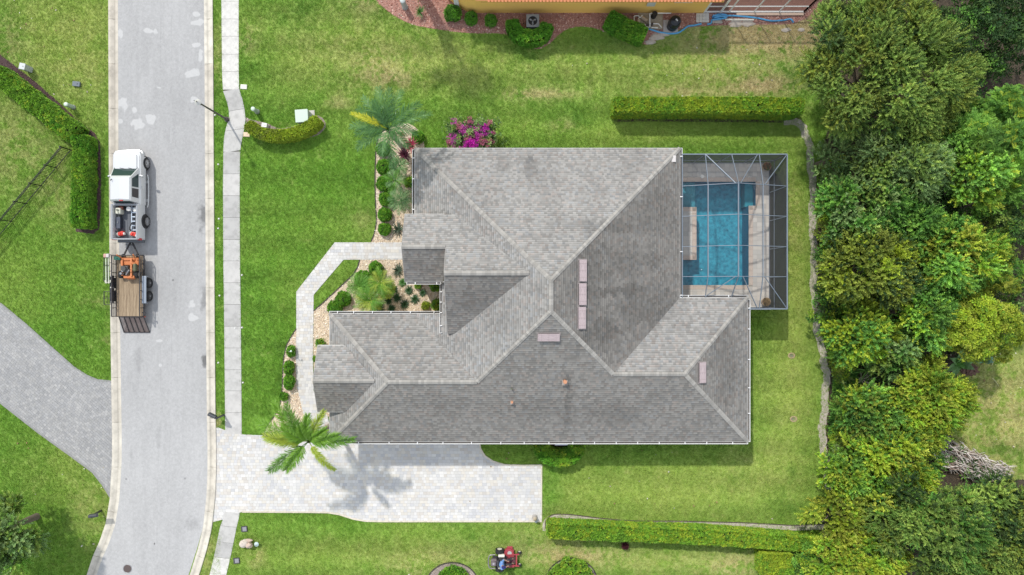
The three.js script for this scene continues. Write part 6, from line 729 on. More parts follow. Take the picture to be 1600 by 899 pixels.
// ================================================================ RED MOWER AND ITS RIDER (facing right)
{
  const [x, z] = wp(789, 875, 0.3), m = thing('riding_mower', 'red zero turn riding mower cutting the lawn at the bottom edge', 'riding mower', [x, z]), red = std([0.34, 0.045, 0.06], 0.45), dk = std([0.03, 0.03, 0.035], 0.55), cream = std([0.72, 0.68, 0.60], 0.5);
  part(m, 'mower_deck', [rbox(0.28, 0.20, -0.05, 0.62, 0.16, 1.18, 0.06), cyl(0.25, 0.24, -0.42, 0.33, 0.30, 0.18, 24), rbox(0.52, 0.3, 0.05, 0.18, 0.1, 0.9, 0.04)], red); part(m, 'deck_shield', cyl(0.30, 0.345, -0.42, 0.15, 0.13, 0.04, 18), std([0.42, 0.40, 0.38], 0.5)); part(m, 'discharge_chute', rbox(0.32, 0.22, -0.72, 0.36, 0.06, 0.24, 0.03), red);
  part(m, 'front_frame', [bar([0.1, 0.34, -0.32], [0.92, 0.38, -0.38], 0.07), bar([0.1, 0.34, 0.32], [0.92, 0.38, 0.38], 0.07), bar([0.74, 0.38, -0.4], [0.74, 0.38, 0.4], 0.09)], red); part(m, 'foot_rest', rbox(0.50, 0.38, 0.0, 0.34, 0.04, 0.42, 0.015), std([0.10, 0.03, 0.04], 0.7));
  part(m, 'chassis', rbox(-0.35, 0.40, 0, 0.9, 0.16, 0.56, 0.05), dk); part(m, 'rear_engine', [rbox(-0.70, 0.62, 0.03, 0.40, 0.32, 0.46, 0.08), cyl(-0.72, 0.82, 0.03, 0.17, 0.16, 0.12, 20)], std([0.16, 0.13, 0.14], 0.45)); part(m, 'fan_screen', cyl(-0.72, 0.89, 0.03, 0.07, 0.07, 0.03, 16), std([0.5, 0.47, 0.48], 0.3, 0.5)); part(m, 'engine_guard', pipe([[-0.62, 0.55, -0.42], [-0.98, 0.55, -0.36], [-1.06, 0.55, 0.03], [-0.98, 0.55, 0.42], [-0.62, 0.55, 0.46]], 0.045, 8), std([0.28, 0.27, 0.26], 0.35, 0.5)); part(m, 'fuel_tank', [rbox(-0.22, 0.55, -0.36, 0.42, 0.24, 0.18, 0.06), rbox(-0.22, 0.55, 0.40, 0.42, 0.24, 0.16, 0.06)], cream); part(m, 'seat', [rbox(-0.20, 0.56, 0.03, 0.44, 0.12, 0.46, 0.05), rbox(-0.44, 0.76, 0.03, 0.12, 0.42, 0.46, 0.05)], std([0.05, 0.05, 0.06], 0.6)); part(m, 'roll_bar', [bar([-0.5, 0.5, -0.28], [-0.52, 1.0, -0.28], 0.045), bar([-0.5, 0.5, 0.34], [-0.52, 1.0, 0.34], 0.045)], dk);
  for (const s of [-1, 1]) part(m, 'control_lever', pipe([[0.12, 0.50, 0.03 + s * 0.32], [0.22, 0.80, 0.03 + s * 0.30], [0.22, 0.86, 0.03 + s * 0.10]], 0.018, 7), dk);
  for (const [wx, wz, q, w] of [[-0.34, -0.55, 0.28, 0.26], [-0.34, 0.58, 0.28, 0.26], [0.94, -0.40, 0.14, 0.12], [0.94, 0.40, 0.14, 0.12]]) { const wh = part(m, 'wheel', new THREE.CylinderGeometry(q, q, w, 22).rotateX(Math.PI / 2).translate(wx, q, wz), M.rubber); part(wh, 'hub', new THREE.CylinderGeometry(q * 0.55, q * 0.55, w + 0.03, 16).rotateX(Math.PI / 2).translate(wx, q, wz), cream); }
  // the rider: one continuous body, with clothes over it
  const P = thing('person', 'person in blue shirt and navy cap riding the red mower, hands on levers', 'person', [x, z + 0.03], { y: 0 });
  const J = { hip: V(-0.20, 0.70, 0), chest: V(-0.20, 1.04, 0), neck: V(-0.16, 1.24, 0), head: V(-0.10, 1.40, 0), chin: V(-0.03, 1.34, 0) }; const sd = s => ({ sh: V(-0.19, 1.16, s * 0.19), el: V(-0.06, 0.92, s * 0.28), wr: V(0.15, 0.875, s * 0.17), hj: V(-0.18, 0.68, s * 0.10), kn: V(0.24, 0.70, s * 0.16), an: V(0.42, 0.44, s * 0.14), toe: V(0.58, 0.44, s * 0.15) });
  const cap = (p, a, b, ra, rb) => { const d = b.clone().sub(a), t = clamp(p.clone().sub(a).dot(d) / d.lengthSq()); return p.distanceTo(a.clone().addScaledVector(d, t)) - lerp(ra, rb, t); }, smin = (a, b, k) => { const h = Math.max(k - Math.abs(a - b), 0) / k; return Math.min(a, b) - h * h * k / 4; };
  function blob(bones, extra, lo, hi, res, k) { const mc = new MarchingCubes(res, new THREE.MeshStandardMaterial(), false, false, 120000), size = Math.max(hi.x - lo.x, hi.y - lo.y, hi.z - lo.z), p = V(0, 0, 0); for (let c = 0; c < res; c++) for (let b = 0; b < res; b++) for (let a = 0; a < res; a++) { p.set(lo.x + size * a / res, lo.y + size * b / res, lo.z + size * c / res); let d = 9; for (const q of bones) d = smin(d, cap(p, q[0], q[1], q[2], q[3]), k); if (extra) d = extra(p, d); mc.field[a + b * res + c * res * res] = -d; } mc.isolation = 0; mc.update(); const n = mc.count, pos = mc.positionArray.slice(0, n * 3), nor = mc.normalArray.slice(0, n * 3); for (let i = 0; i < n; i++) { pos[i * 3] = lo.x + (pos[i * 3] + 1) / 2 * size; pos[i * 3 + 1] = lo.y + (pos[i * 3 + 1] + 1) / 2 * size; pos[i * 3 + 2] = lo.z + (pos[i * 3 + 2] + 1) / 2 * size; } const g = new THREE.BufferGeometry(); g.setAttribute('position', new THREE.Float32BufferAttribute(pos, 3)); g.computeVertexNormals(); return g; }
  const L = sd(-1), Rr = sd(1), limbs = s => [[s.sh, s.el, 0.052, 0.042], [s.el, s.wr, 0.042, 0.028], [s.hj, s.kn, 0.085, 0.06], [s.kn, s.an, 0.056, 0.04], [s.an, s.toe, 0.042, 0.035]];
  const skin = std([0.36, 0.21, 0.14], 0.6), lo = V(-0.55, 0.35, -0.55), hi = V(0.65, 1.55, 0.55);
  const hand = s => { const o = s === L ? -1 : 1, w = s.wr, out = [new THREE.SphereGeometry(1, 10, 8).scale(0.045, 0.018, 0.036).translate(w.x + 0.05, w.y - 0.005, w.z - o * 0.02)]; [0.075, 0.085, 0.080, 0.062].forEach((len, k) => { const zz = w.z - o * (0.045 - k * 0.018) + o * 0.005, a = [w.x + 0.08, w.y + 0.004, zz], b = [w.x + 0.08 + len * 0.45, w.y + 0.004, zz - o * 0.004], c = [w.x + 0.08 + len * 0.42, w.y - 0.028, zz - o * 0.006]; out.push(limb([a, b, c], 0.009, 0.007, 6)); }); out.push(limb([[w.x + 0.03, w.y - 0.004, w.z - o * 0.045], [w.x + 0.065, w.y - 0.018, w.z - o * 0.062], [w.x + 0.095, w.y - 0.028, w.z - o * 0.055]], 0.011, 0.008, 6)); return out; };
  const face = [ball(0.005, 1.395, 0, 0.016, 1.3), ...[-1, 1].flatMap(s => [ball(-0.018, 1.415, s * 0.035, 0.012), ball(-0.105, 1.395, s * 0.085, 0.022, 1.4)]), rbox(-0.005, 1.345, 0, 0.02, 0.012, 0.05, 0.005)];
  part(P, 'body', [blob([[J.hip, J.chest, 0.13, 0.135], [J.chest, J.neck, 0.12, 0.055], [L.sh, Rr.sh, 0.065, 0.065], [J.neck, J.head, 0.05, 0.06], [J.head, V(-0.095, 1.41, 0), 0.092, 0.092], [J.head, J.chin, 0.06, 0.045], ...limbs(L), ...limbs(Rr)], null, lo, hi, 84, 0.05), ...hand(L), ...hand(Rr), ...face], skin);
  part(P, 'shirt', blob([[J.hip, J.chest, 0.15, 0.155], [J.chest, V(-0.18, 1.2, 0), 0.145, 0.07], [L.sh, Rr.sh, 0.085, 0.085], [L.sh, L.sh.clone().lerp(L.el, 0.75), 0.072, 0.066], [Rr.sh, Rr.sh.clone().lerp(Rr.el, 0.75), 0.072, 0.066]], null, lo, hi, 76, 0.05), std([0.16, 0.30, 0.62], 0.85)); part(P, 'trousers', blob([[V(-0.2, 0.66, -0.08), V(-0.2, 0.66, 0.08), 0.145, 0.145], ...[L, Rr].flatMap(s => [[s.hj, s.kn, 0.10, 0.078], [s.kn, s.an, 0.075, 0.06]])], null, lo, hi, 76, 0.05), std([0.05, 0.05, 0.06], 0.9));
  part(P, 'cap', [new THREE.SphereGeometry(0.105, 20, 10, 0, 6.3, 0, 1.5).scale(1.05, 0.9, 0.98).translate(-0.10, 1.435, 0), new THREE.CylinderGeometry(0.085, 0.085, 0.014, 18, 1, false, 0, Math.PI).scale(1.25, 1, 0.95).translate(-0.02, 1.44, 0)], std([0.018, 0.02, 0.13], 0.85)); for (const s of [L, Rr]) part(P, 'boot', [rbox(s.toe.x - 0.06, 0.43, s.toe.z, 0.27, 0.09, 0.1, 0.04), rbox(s.an.x - 0.01, 0.50, s.an.z, 0.1, 0.14, 0.1, 0.03)], std([0.06, 0.045, 0.035], 0.8));
}
// ================================================================ STREET FURNITURE AND SMALL THINGS
{
  const [bx, bz] = wp(355, 187), [hx, hz] = wp(310, 162, 4.05), lp = thing('street_lamp', 'tall dark street lamp post at the bend of the sidewalk', 'street lamp', [bx, bz]), pm = std([0.10, 0.09, 0.085], 0.5, 0.4); part(lp, 'base', [cyl(0, 0.2, 0, 0.14, 0.09, 0.4), cyl(0, 0.03, 0, 0.17, 0.17, 0.06)], pm); part(lp, 'pole', cyl(0, 2.1, 0, 0.065, 0.045, 3.7, 12), pm); part(lp, 'lantern', [cyl(0, 4.0, 0, 0.08, 0.15, 0.32, 8), cyl(0, 4.20, 0, 0.20, 0.04, 0.14, 10)], std([0.5, 0.5, 0.48], 0.3)); part(lp, 'arm', [pipe([[0, 3.8, 0], [-0.16, 3.95, -0.05], [-0.26, 4.1, -0.12]], 0.018), pipe([[0, 3.8, 0], [0.12, 3.95, 0.1], [0.15, 4.1, 0.16]], 0.018)], pm); part(lp, 'finial', ball(0, 4.3, 0, 0.035), pm);
  const mailbox = (label, post, boxp) => { const h = 1.1, p = wp(...post), q = wp(boxp[0], boxp[1], h), g = thing('mailbox', label, 'mailbox', p), dx = q[0] - p[0], dz = q[1] - p[1], a = Math.atan2(-dz, dx), bk = std([0.03, 0.032, 0.036], 0.4), gm = std([0.055, 0.06, 0.072], 0.35); part(g, 'post', [rbox(0, 0.55, 0, 0.11, 1.1, 0.11, 0.02), rbox(0, 1.12, 0, 0.14, 0.05, 0.14, 0.02)], bk); part(g, 'arm', bar([0, 0.92, 0], [dx * 0.9, 0.95, dz * 0.9], 0.07), bk); const s = new THREE.Shape(); s.moveTo(-0.11, 0); s.lineTo(0.11, 0); s.lineTo(0.11, 0.13); s.absarc(0, 0.13, 0.11, 0, Math.PI, false); s.closePath(); const b = part(g, 'box', place(new THREE.ExtrudeGeometry(s, { depth: 0.52, bevelEnabled: false }).translate(0, 0, -0.26).rotateY(Math.PI / 2), dx, 0.97, dz, a), gm); part(b, 'flag', box(dx, 1.2, dz + 0.12, 0.16, 0.05, 0.01, a), bk); return g; };
  mailbox('dark mailbox on a post beside the sidewalk above the house driveway', [350, 648.5], [331, 650]); mailbox('dark mailbox on a post across the street below the grey driveway', [158, 798], [145, 806.5]);
  const mh = thing('manhole_cover', 'round brown iron manhole cover in the street near the bottom', 'manhole cover', wp(199, 889), { y: 0.014 }); part(mh, 'rim', new THREE.TorusGeometry(0.27, 0.02, 6, 36).rotateX(Math.PI / 2), M.steel); part(mh, 'cover', [cyl(0, 0, 0, 0.26, 0.26, 0.012, 32), ...Array.from({ length: 7 }, (_, k) => box((k - 3) * 0.07, 0.01, 0, 0.03, 0.012, 0.44 - Math.abs(k - 3) * 0.06))], std([0.13, 0.10, 0.095], 0.7, 0.2));
  const tr = thing('transformer', 'pale green metal utility transformer box inside the curved hedge', 'utility box', wp(471, 181, 0.85), { turn: 0.07 }), tg = std([0.50, 0.60, 0.52], 0.5), [tw, td] = [0.82, 0.82]; part(tr, 'cabinet', rbox(0.03, 0.42, 0.02, 0.78, 0.82, 0.76, 0.02), std([0.38, 0.46, 0.40], 0.5)); part(tr, 'lid', rbox(0, 0.84, 0, tw, 0.06, td, 0.02), tg); part(tr, 'pad', box(0.1, 0.03, -0.02, 1.05, 0.1, 1.0), M.concrete);
  const ped = (n, label, px, py, h, r, c, dark) => { const g = thing(n, label, 'utility pedestal', wp(px, py, h)); part(g, 'pedestal', cyl(0, h / 2, 0, r * 1.05, r, h, 14), std(c.map(v => v * 0.75), 0.6)); part(g, 'cap', new THREE.SphereGeometry(r * 1.08, 14, 8, 0, 6.3, 0, 1.57).scale(1, 0.6, 1).translate(0, h, 0), std(c, 0.5)); part(g, 'collar', cyl(0, 0.04, 0, r * 1.3, r * 1.2, 0.08, 14), std([0.3, 0.3, 0.28], 0.8)); return g; };
  ped('utility_pedestal', 'round pale green utility pedestal left of the transformer', 395, 170, 0.75, 0.13, [0.55, 0.66, 0.56]); ped('utility_pedestal', 'round pale green utility pedestal across the street beside the dark strip', 102.5, 163, 0.75, 0.13, [0.60, 0.70, 0.60]); ped('utility_pedestal', 'pale grey post at the top edge in the red mulch bed', 629, 1, 1.0, 0.17, [0.50, 0.54, 0.56]);
  const cbx = (n, label, px, py, s, c, cap, turn = 0) => { const g = thing(n, label, 'utility box', wp(px, py, s[1]), { turn }); part(g, 'cabinet', rbox(0, s[1] / 2, 0, s[0], s[1], s[2], 0.02), std(c.map(v => v * 0.8), 0.6)); part(g, 'lid', rbox(0, s[1], 0, s[0] + 0.04, 0.04, s[2] + 0.04, 0.015), std(c, 0.55)); part(g, 'latch', box(s[0] * 0.2, s[1] + 0.025, 0, 0.06, 0.02, 0.06), std(cap, 0.5)); return g; };
  cbx('utility_box', 'small white utility box in the mulch inside the curved hedge', 412.5, 195.5, [0.30, 0.45, 0.24], [0.78, 0.77, 0.76], [0.5, 0.5, 0.5], -0.15); cbx('utility_box', 'light grey utility box on the lawn in the upper left corner', 34, 103.5, [0.34, 0.75, 0.36], [0.55, 0.57, 0.58], [0.3, 0.3, 0.3], -0.2); cbx('utility_box', 'small dark slate lidded valve box on the upper left lawn', 118.5, 131, [0.44, 0.16, 0.28], [0.13, 0.16, 0.19], [0.03, 0.035, 0.045], -0.1);
  for (const [px, py, c, label] of [[381, 136, [0.80, 0.78, 0.72], 'white square meter lid in the grass beside the bend of the sidewalk'], [385.5, 210.5, [0.74, 0.58, 0.42], 'tan square meter lid in the grass below the bend of the sidewalk']]) { const g = thing('meter_lid', label, 'utility lid', wp(px, py), { turn: -0.05 }); part(g, 'frame', rbox(0, 0.03, 0, 0.42, 0.07, 0.30, 0.012), std(c.map(v => v * 0.85), 0.9)); part(g, 'lid', rbox(0, 0.055, 0, 0.36, 0.05, 0.25, 0.012), std(c, 0.9)); part(g, 'reader', cyl(0.05, 0.08, 0, 0.03, 0.03, 0.012), std(c.map(v => v * 0.7), 0.7)); }
  for (const [px, py, label] of [[382, 826.5, 'square dark drain box in the lawn above the stone ornament'], [370, 876, 'square dark drain box in the lawn below the stone ornament']]) { const g = thing('drain_box', label, 'drain', wp(px, py), { turn: 0.1 }); part(g, 'frame', [box(-0.17, 0.05, 0, 0.05, 0.09, 0.34), box(0.17, 0.05, 0, 0.04, 0.09, 0.34), box(0, 0.05, -0.16, 0.36, 0.08, 0.04), box(0, 0.05, 0.16, 0.36, 0.08, 0.04)], std([0.07, 0.07, 0.075], 0.7)); part(g, 'lid', rbox(0.02, 0.05, 0.01, 0.29, 0.05, 0.28, 0.01), std([0.26, 0.26, 0.29], 0.6)); }
  // stone ornament on the lawn
  { const [gx, gz] = wp(386, 851, 0.3), g = thing('stone_ornament', 'pinkish boulder ornament on the lawn beside the lower sidewalk', 'ornament', [gx, gz]), st = std([0.58, 0.45, 0.38], 0.9, 0, { map: rep(T.speck, 0.4) }), rock = (x, y, z, sx, sy, sz, seed) => { const q = new THREE.IcosahedronGeometry(1, 3), P = q.attributes.position; for (let i = 0; i < P.count; i++) { const k = 0.82 + 0.36 * noise(P.getX(i) * 2 + seed, P.getZ(i) * 2 + P.getY(i), seed); P.setXYZ(i, x + P.getX(i) * sx * k, y + P.getY(i) * sy * k, z + P.getZ(i) * sz * k); } q.computeVertexNormals(); return q; }; part(g, 'boulder', rock(-0.22, 0.2, -0.04, 0.32, 0.28, 0.27, 1), std([0.60, 0.53, 0.47], 0.9, 0, { map: rep(T.speck, 0.4) })); part(g, 'figure', [rock(0.12, 0.26, 0.08, 0.22, 0.26, 0.2, 2), rock(0.2, 0.45, 0.0, 0.13, 0.13, 0.12, 3)], st); part(g, 'small_stone', rock(0.02, 0.18, -0.2, 0.3, 0.16, 0.1, 4), st);
    const lampg = thing('garden_lamp', 'small pale blue garden lamp right of the boulder ornament', 'garden light', wp(400, 851.5, 0.35)); part(lampg, 'stake', cyl(0, 0.17, 0, 0.02, 0.02, 0.34, 8), M.steel); part(lampg, 'shade', new THREE.CylinderGeometry(0.03, 0.15, 0.12, 16).translate(0, 0.36, 0), std([0.50, 0.62, 0.64], 0.4)); part(lampg, 'knob', ball(0, 0.44, 0, 0.03), M.steel); }
  { const g = thing('stone_lantern', 'small grey garden figure at the lower right corner of the driveway', 'ornament', wp(836, 812, 0.5)), a = std([0.48, 0.42, 0.34], 0.9, 0, { map: rep(T.speck, 0.3) }); part(g, 'pedestal', [cyl(0, 0.1, 0.02, 0.2, 0.15, 0.2, 12), cyl(0, 0.26, 0, 0.13, 0.1, 0.14, 12)], std([0.40, 0.38, 0.36], 0.9)); part(g, 'figure', [ball(0, 0.42, 0, 0.15, 1.1), ball(0.02, 0.62, -0.02, 0.09, 1.1)], a); part(g, 'pot', [cyl(0.08, 0.22, 0.2, 0.08, 0.1, 0.16, 12)], std([0.30, 0.36, 0.36], 0.7)); part(g, 'hat', new THREE.ConeGeometry(0.09, 0.14, 12).translate(0, 0.76, -0.05), std([0.38, 0.32, 0.22], 0.9)); }
  { const g = thing('flower_pot', 'round dark maroon pot plant in the shade below the long hedge', 'flower pot', wp(977, 854, 0.4)); part(g, 'pot', new THREE.LatheGeometry([[0.13, 0], [0.19, 0.12], [0.21, 0.25], [0.19, 0.3]].map(p => new THREE.Vector2(...p)), 20), std([0.16, 0.08, 0.08], 0.6)); const F = new Foliage(), r = rng(4); for (let k = 0; k < 90; k++) { const a = r() * 6.28, q = Math.sqrt(r()) * 0.2; F.add(Math.cos(a) * q, 0.3 + 0.12 * r(), Math.sin(a) * q, V(Math.cos(a) * q * 3, 1, Math.sin(a) * q * 3).normalize(), 0.9, r() * 6, [0.07 + 0.03 * r(), 0.025, 0.03]); } F.build(g, 'leaves', SPRIG.shrub); }
  for (const [k, [px, py, t]] of [[367, 513, 'on the verge level with the trailer end'], [342, 342, 'on the verge level with the truck bed'], [341, 357, 'on the verge just below the upper verge head'], [378, 512, 'right of the sidewalk level with the trailer end'], [379.5, 598, 'right of the sidewalk level with the garage gable'], [378, 430, 'right of the sidewalk level with the trailer wheels'], [341, 567, 'on the verge above the mailbox'], [343, 462, 'on the verge level with the trailer wheels'], [341, 257, 'on the verge level with the truck hood'], [336, 180, 'on the verge beside the lamp post'], [639, 899, 'at the bottom edge of the lawn']].entries()) { const g = thing('sprinkler_head', `tiny white sprinkler head ${t}`, 'sprinkler', wp(px, py)); part(g, 'riser', cyl(0, 0.03, 0, 0.035, 0.035, 0.08, 10), M.white); part(g, 'collar', cyl(0, 0.015, 0, 0.07, 0.07, 0.02, 12), std([0.5, 0.48, 0.44], 0.9)); }
  for (const [px, py, t] of [[1237, 556, 'upper'], [1240, 655, 'lower']]) { const g = thing('yard_drain', `${t} small round tan drain grate in the lawn right of the house`, 'drain', wp(px, py)); part(g, 'rim', new THREE.TorusGeometry(0.16, 0.05, 6, 20).scale(1.2, 1, 0.5).rotateX(Math.PI / 2).translate(0, 0.012, 0), std([0.42, 0.32, 0.2], 0.95)); part(g, 'grate', cyl(0, 0.012, 0, 0.13, 0.13, 0.012, 18), std([0.16, 0.14, 0.12], 0.9)); part(g, 'bar', [box(0, 0.02, 0, 0.24, 0.012, 0.03), box(0, 0.02, 0.05, 0.2, 0.012, 0.02)], std([0.3, 0.27, 0.22], 0.9)); }
  single('path_light', [cyl(...(([a, b]) => [a, 0.5, b])(wp(454.5, 549, 0.6)), 0.015, 0.015, 1.0, 6), ball(...(([a, b]) => [a, 1.0, b])(wp(454.5, 549, 1.0)), 0.06, 0.8)], std([0.70, 0.80, 0.74], 0.4), 'small pale globe light standing in the slim shrub by the walkway', 'garden light');
  // planters in the pool cage
  for (const [px, py, label] of [[1199, 260, 'stone urn with an orange brown plant in the top right corner of the pool deck'], [1198, 472, 'stone urn with a tan dry plant in the lower right corner of the pool deck']]) { const g = thing('planter', label, 'planter', wp(px, py, 0.6)); part(g, 'urn', new THREE.LatheGeometry([[0.14, 0.03], [0.18, 0.08], [0.13, 0.16], [0.24, 0.42], [0.30, 0.55], [0.27, 0.56], [0.2, 0.48]].map(p => new THREE.Vector2(...p)), 24), std([0.50, 0.40, 0.29], 0.85)); part(g, 'soil', cyl(0, 0.5, 0, 0.23, 0.25, 0.04, 18), std([0.10, 0.06, 0.04], 1)); const F = new Foliage(), r = rng(px); for (let k = 0; k < 60; k++) { const a = r() * 6.28, q = Math.sqrt(r()) * 0.2; F.add(Math.cos(a) * q, 0.54 + 0.16 * r(), Math.sin(a) * q, V(Math.cos(a) * q * 3, 1, Math.sin(a) * q * 3).normalize(), 1.0, r() * 6, py < 300 ? (r() < 0.3 ? [0.08, 0.14, 0.03] : [0.36, 0.15, 0.05]) : [0.36, 0.25, 0.11]); } F.build(g, 'plant', SPRIG.shrub); }
  // air conditioners
  const ac = (label, px, py, c) => { const g = thing('air_conditioner', label, 'air conditioner', wp(px, py, 0.85)); part(g, 'casing', [rbox(-0.36, 0.42, 0, 0.08, 0.84, 0.8, 0.03), rbox(0.36, 0.42, 0, 0.08, 0.84, 0.8, 0.03), rbox(0, 0.42, -0.36, 0.8, 0.84, 0.08, 0.03), rbox(0, 0.42, 0.36, 0.8, 0.84, 0.08, 0.03)], std(c, 0.5)); part(g, 'top_ring', (() => { const s = new THREE.Shape(); s.moveTo(-0.4, -0.4); s.lineTo(0.4, -0.4); s.lineTo(0.4, 0.4); s.lineTo(-0.4, 0.4); s.closePath(); const h = new THREE.Path(); h.absarc(0, 0, 0.3, 0, Math.PI * 2, false); s.holes.push(h); return new THREE.ExtrudeGeometry(s, { depth: 0.04, bevelEnabled: true, bevelSize: 0.01, bevelThickness: 0.01, curveSegments: 24 }).rotateX(-Math.PI / 2).translate(0, 0.84, 0); })(), std(c.map(v => v * 1.15), 0.45)); part(g, 'fan', [0, 1, 2].map(k => place(new THREE.SphereGeometry(1, 12, 6).scale(0.10, 0.010, 0.055).translate(0.15, 0, 0), 0, 0.83, 0, k * 2.094 + 0.5)).concat([cyl(0, 0.83, 0, 0.06, 0.06, 0.05)]), std([0.42, 0.43, 0.44], 0.4)); part(g, 'shroud', cyl(0, 0.80, 0, 0.31, 0.31, 0.02, 24), M.black); part(g, 'guard', [0.1, 0.19, 0.27].map(q => new THREE.TorusGeometry(q, 0.006, 4, 28).rotateX(Math.PI / 2).translate(0, 0.89, 0)).concat([0, 1, 2, 3].map(k => place(new THREE.BoxGeometry(0.6, 0.008, 0.008), 0, 0.89, 0, k * 0.785))), M.black); };
  ac('grey air conditioner with round fan beside the yellow house', 832.5, 32.5, [0.20, 0.21, 0.215]); ac('pale air conditioner half under the lower eave of the grey roofed house', 877, 686, [0.55, 0.57, 0.62]);
  // pool equipment of the neighbour
  { const Z = y => y, g = thing('pool_pump', 'white pipework and pump of the pool equipment beside the yellow house', 'pool equipment', wp(1010, 33)), wpipe = std([0.82, 0.81, 0.78], 0.4), q = (px, py, h = 0.25) => { const [a, b] = wp(px, py, h); return [a - g.position.x, h, b - g.position.z]; }; part(g, 'pad', slab([[-0.55, -0.5], [1.05, -0.5], [1.05, 0.55], [-0.55, 0.55]], 0, 0.09), std([0.42, 0.36, 0.27], 0.95, 0, { map: rep(T.speck, 0.5) })); const runs = [[q(991, 33), q(991, 25), q(998, 24.5), q(1000, 28), q(1004, 23.5), q(1004, 28)], [q(998, 28), q(998, 33), q(1001, 38.5), q(1009, 39)], [q(1015.5, 43), q(1015.5, 20.5, 0.5), q(1022, 20.5, 0.5), q(1049, 20.5, 0.5)], [q(1015, 37), q(1029, 37), q(1034, 43)], [q(1018, 43), q(1028, 43.5)], [q(1003, 41.5), q(1014, 42.5)], [q(1009, 39), q(1015, 37)]]; part(g, 'pipe', runs.map(r => pipe(r, 0.038, 8, false, r.length * 4)), wpipe); part(g, 'pump_motor', [place(new THREE.CylinderGeometry(0.13, 0.13, 0.42, 16).rotateZ(1.57), ...q(1007, 30, 0.2), -0.6), place(new THREE.CylinderGeometry(0.1, 0.1, 0.22, 14), ...q(998, 33, 0.22))], std([0.45, 0.36, 0.26], 0.5)); part(g, 'valve', [rbox(...q(1012, 38.5, 0.3), 0.2, 0.14, 0.12, 0.03), rbox(...q(1019, 38, 0.3), 0.14, 0.14, 0.2, 0.03)], std([0.06, 0.05, 0.05], 0.5)); part(g, 'strainer', cyl(...q(1022, 24, 0.3), 0.17, 0.17, 0.6, 18), M.black);
    const f = thing('pool_filter', 'large black pool filter tank beside the yellow house', 'filter tank', wp(1050, 42)); part(f, 'tank', [cyl(0, 0.55, 0, 0.36, 0.36, 0.9, 22), new THREE.SphereGeometry(0.36, 20, 8, 0, 6.3, 0, 1.57).scale(1, 0.45, 1).translate(0, 1.0, 0)], std([0.012, 0.014, 0.02], 0.3)); part(f, 'clamp_ring', new THREE.TorusGeometry(0.365, 0.025, 6, 28).rotateX(1.57).translate(0, 0.62, 0), M.black); part(f, 'gauge', [cyl(0, 1.2, 0, 0.05, 0.05, 0.1), ball(0.05, 1.22, 0.06, 0.055)], std([0.55, 0.56, 0.57], 0.3)); part(f, 'base', box(-0.1, 0.03, 0.0, 0.95, 0.08, 0.85), std([0.45, 0.43, 0.42], 0.9)); }
  const hose = std([0.10, 0.38, 0.68], 0.35), hp = l => l.map(([px, py, h = 0.05]) => { const [a, b] = wp(px, py, h); return [a, h, b]; });
  single('hose', [pipe(hp([[1014, 45], [1030, 50], [1048, 52.5], [1060, 51], [1068, 46], [1075, 41], [1085, 39.5], [1096, 37]]), 0.06, 8), pipe(hp([[1105, 38], [1111, 36.5], [1113, 31], [1120, 29, 0.1], [1134, 28, 0.12], [1136, 24, 0.15], [1120, 23, 0.12], [1113, 27, 0.1]]), 0.055, 8)], hose, 'bright blue pool hose curling past the black filter tank', 'hose'); single('hose', [pipe(hp([[1116, 27.5, 0.18], [1135, 24.5, 0.15], [1160, 25.5], [1185, 28.5], [1205, 32.5], [1225, 31.5], [1236, 30], [1240, 35]]), 0.055, 8), pipe(hp([[1113, 31, 0.2], [1124, 30, 0.2], [1136, 27, 0.2], [1125, 25, 0.2], [1114, 24, 0.2]]), 0.05, 8)], hose, 'bright blue pool hose stretched along the neighbouring patio', 'hose');
  single('pipe', pipe(hp([[1133, 30.5], [1178, 31]]), 0.06, 8), std([0.72, 0.68, 0.60], 0.5), 'straight white pipe lying below the blue hose', 'pipe');
  for (const [k, [px, py, s]] of [[1015, 66, 0.28], [1027, 58, 0.4], [1038, 53, 0.3], [1150, 37, 0.4], [1168, 37.5, 0.35], [1252, 47, 0.2], [1228, 47, 0.25], [1120, 33, 0.3]].entries()) { const [a, b] = wp(px, py), q = new THREE.IcosahedronGeometry(1, 1), P = q.attributes.position; for (let i = 0; i < P.count; i++) { const w = 0.75 + 0.5 * hash(Math.round(P.getX(i) * 50), Math.round(P.getZ(i) * 50 + P.getY(i) * 9), k); P.setXYZ(i, a + P.getX(i) * s * w * 1.3, 0.02 + Math.max(-0.01, P.getY(i) * 0.06), b + P.getZ(i) * s * w * 0.6); } q.computeVertexNormals(); single('flat_stone', q, std([0.50, 0.44, 0.38], 0.95, 0, { map: rep(T.speck, 0.5) }), ['pale flat stone at the tip of the red mulch bed', 'larger pale flat stone above the mulch bed tip', 'pale flat stone below the black filter tank', 'pale slab below the white pipe, left one', 'pale slab below the white pipe, right one', 'small pale stone on dry grass by the patio corner, right one', 'small pale stone on dry grass by the patio corner, left one', 'pale flat stone below the white paver pad'][k], 'stone'); }
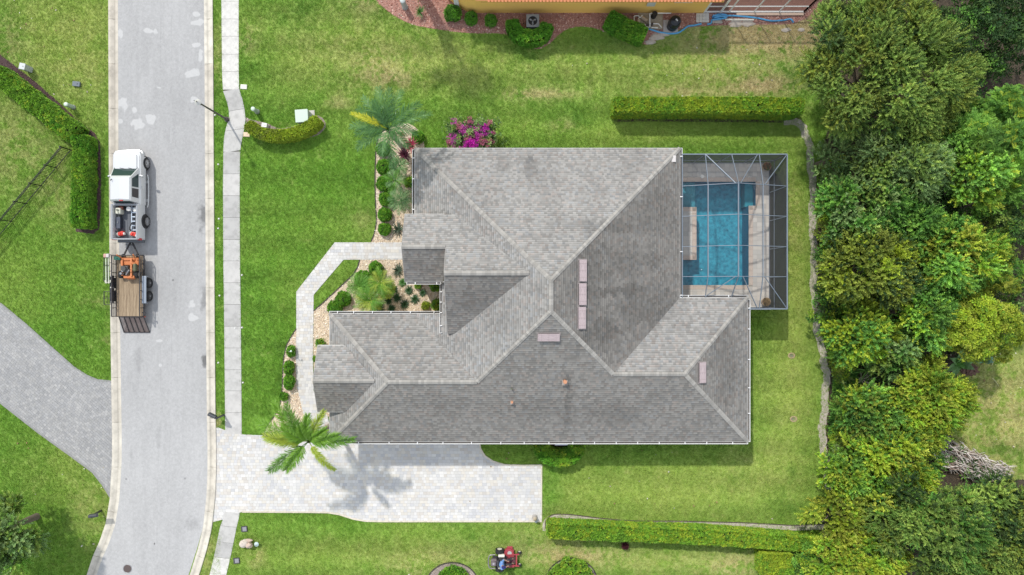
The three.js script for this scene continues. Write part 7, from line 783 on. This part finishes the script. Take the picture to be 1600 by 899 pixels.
  // black metal fence across the street
  { const a = wp(112, 235), b = wp(-28, 402), g = thing('fence', 'black metal picket fence running diagonally across the lawn on the left', 'fence', a), dx = b[0] - a[0], dz = b[1] - a[1], L = Math.hypot(dx, dz), n = 6, pt = s => [dx * s / L, dz * s / L]; const st = L / n; for (let k = 0; k <= n; k++) { const [px, pz] = pt(k * st); const o = part(g, 'post', [rbox(px, 0.6, pz, 0.065, 1.2, 0.065, 0.01), rbox(px, 1.21, pz, 0.085, 0.03, 0.085, 0.01)], M.black); } for (let k = 0; k < n; k++) for (const y of [0.12, 1.0, 1.12]) { const p = pt(k * st), q = pt((k + 1) * st); part(g, 'rail', bar([p[0], y, p[1]], [q[0], y, q[1]], 0.035), M.black); } const N = Math.floor(L / 0.115); for (let k = 1; k < N; k++) { const p = pt(k * L / N); part(g, 'picket', box(p[0], 0.6, p[1], 0.02, 1.1, 0.02), M.black); } }
  // fallen leaves and stones on the lawn
  { const g = thing('ground_litter', 'scattered tiny pale stones and fallen leaves on the lawns', 'litter', [0, 0], { kind: 'stuff' }), r = rng(8), m = new THREE.InstancedMesh(new THREE.BoxGeometry(0.07, 0.02, 0.045), std(null, 0.9), 160), o = new THREE.Object3D(), c = new THREE.Color(); for (let k = 0; k < 160; k++) { const p = [[60, 60, 110, 110], [1150, 80, 110, 90], [900, 40, 320, 70], [100, 780, 100, 90], [1540, 640, 60, 90], [980, 760, 250, 60]][Math.floor(r() * 6)], [x, z] = wp(p[0] + (r() - 0.5) * 2 * p[2], p[1] + (r() - 0.5) * 2 * p[3]); o.position.set(x, 0.045, z); o.rotation.set(r() - 0.5, r() * 6, r() - 0.5); o.scale.setScalar(0.6 + r()); o.updateMatrix(); m.setMatrixAt(k, o.matrix); const t = [[0.5, 0.45, 0.35], [0.3, 0.2, 0.1], [0.6, 0.58, 0.5]][Math.floor(r() * 3)]; m.setColorAt(k, c.setRGB(...t)); } m.name = 'litter_piece'; m.userData.kind = 'stuff'; g.add(m); }
}
scene.traverse(o => { if (o.isMesh) o.castShadow = o.receiveShadow = true; });
renderer.render(scene, camera);
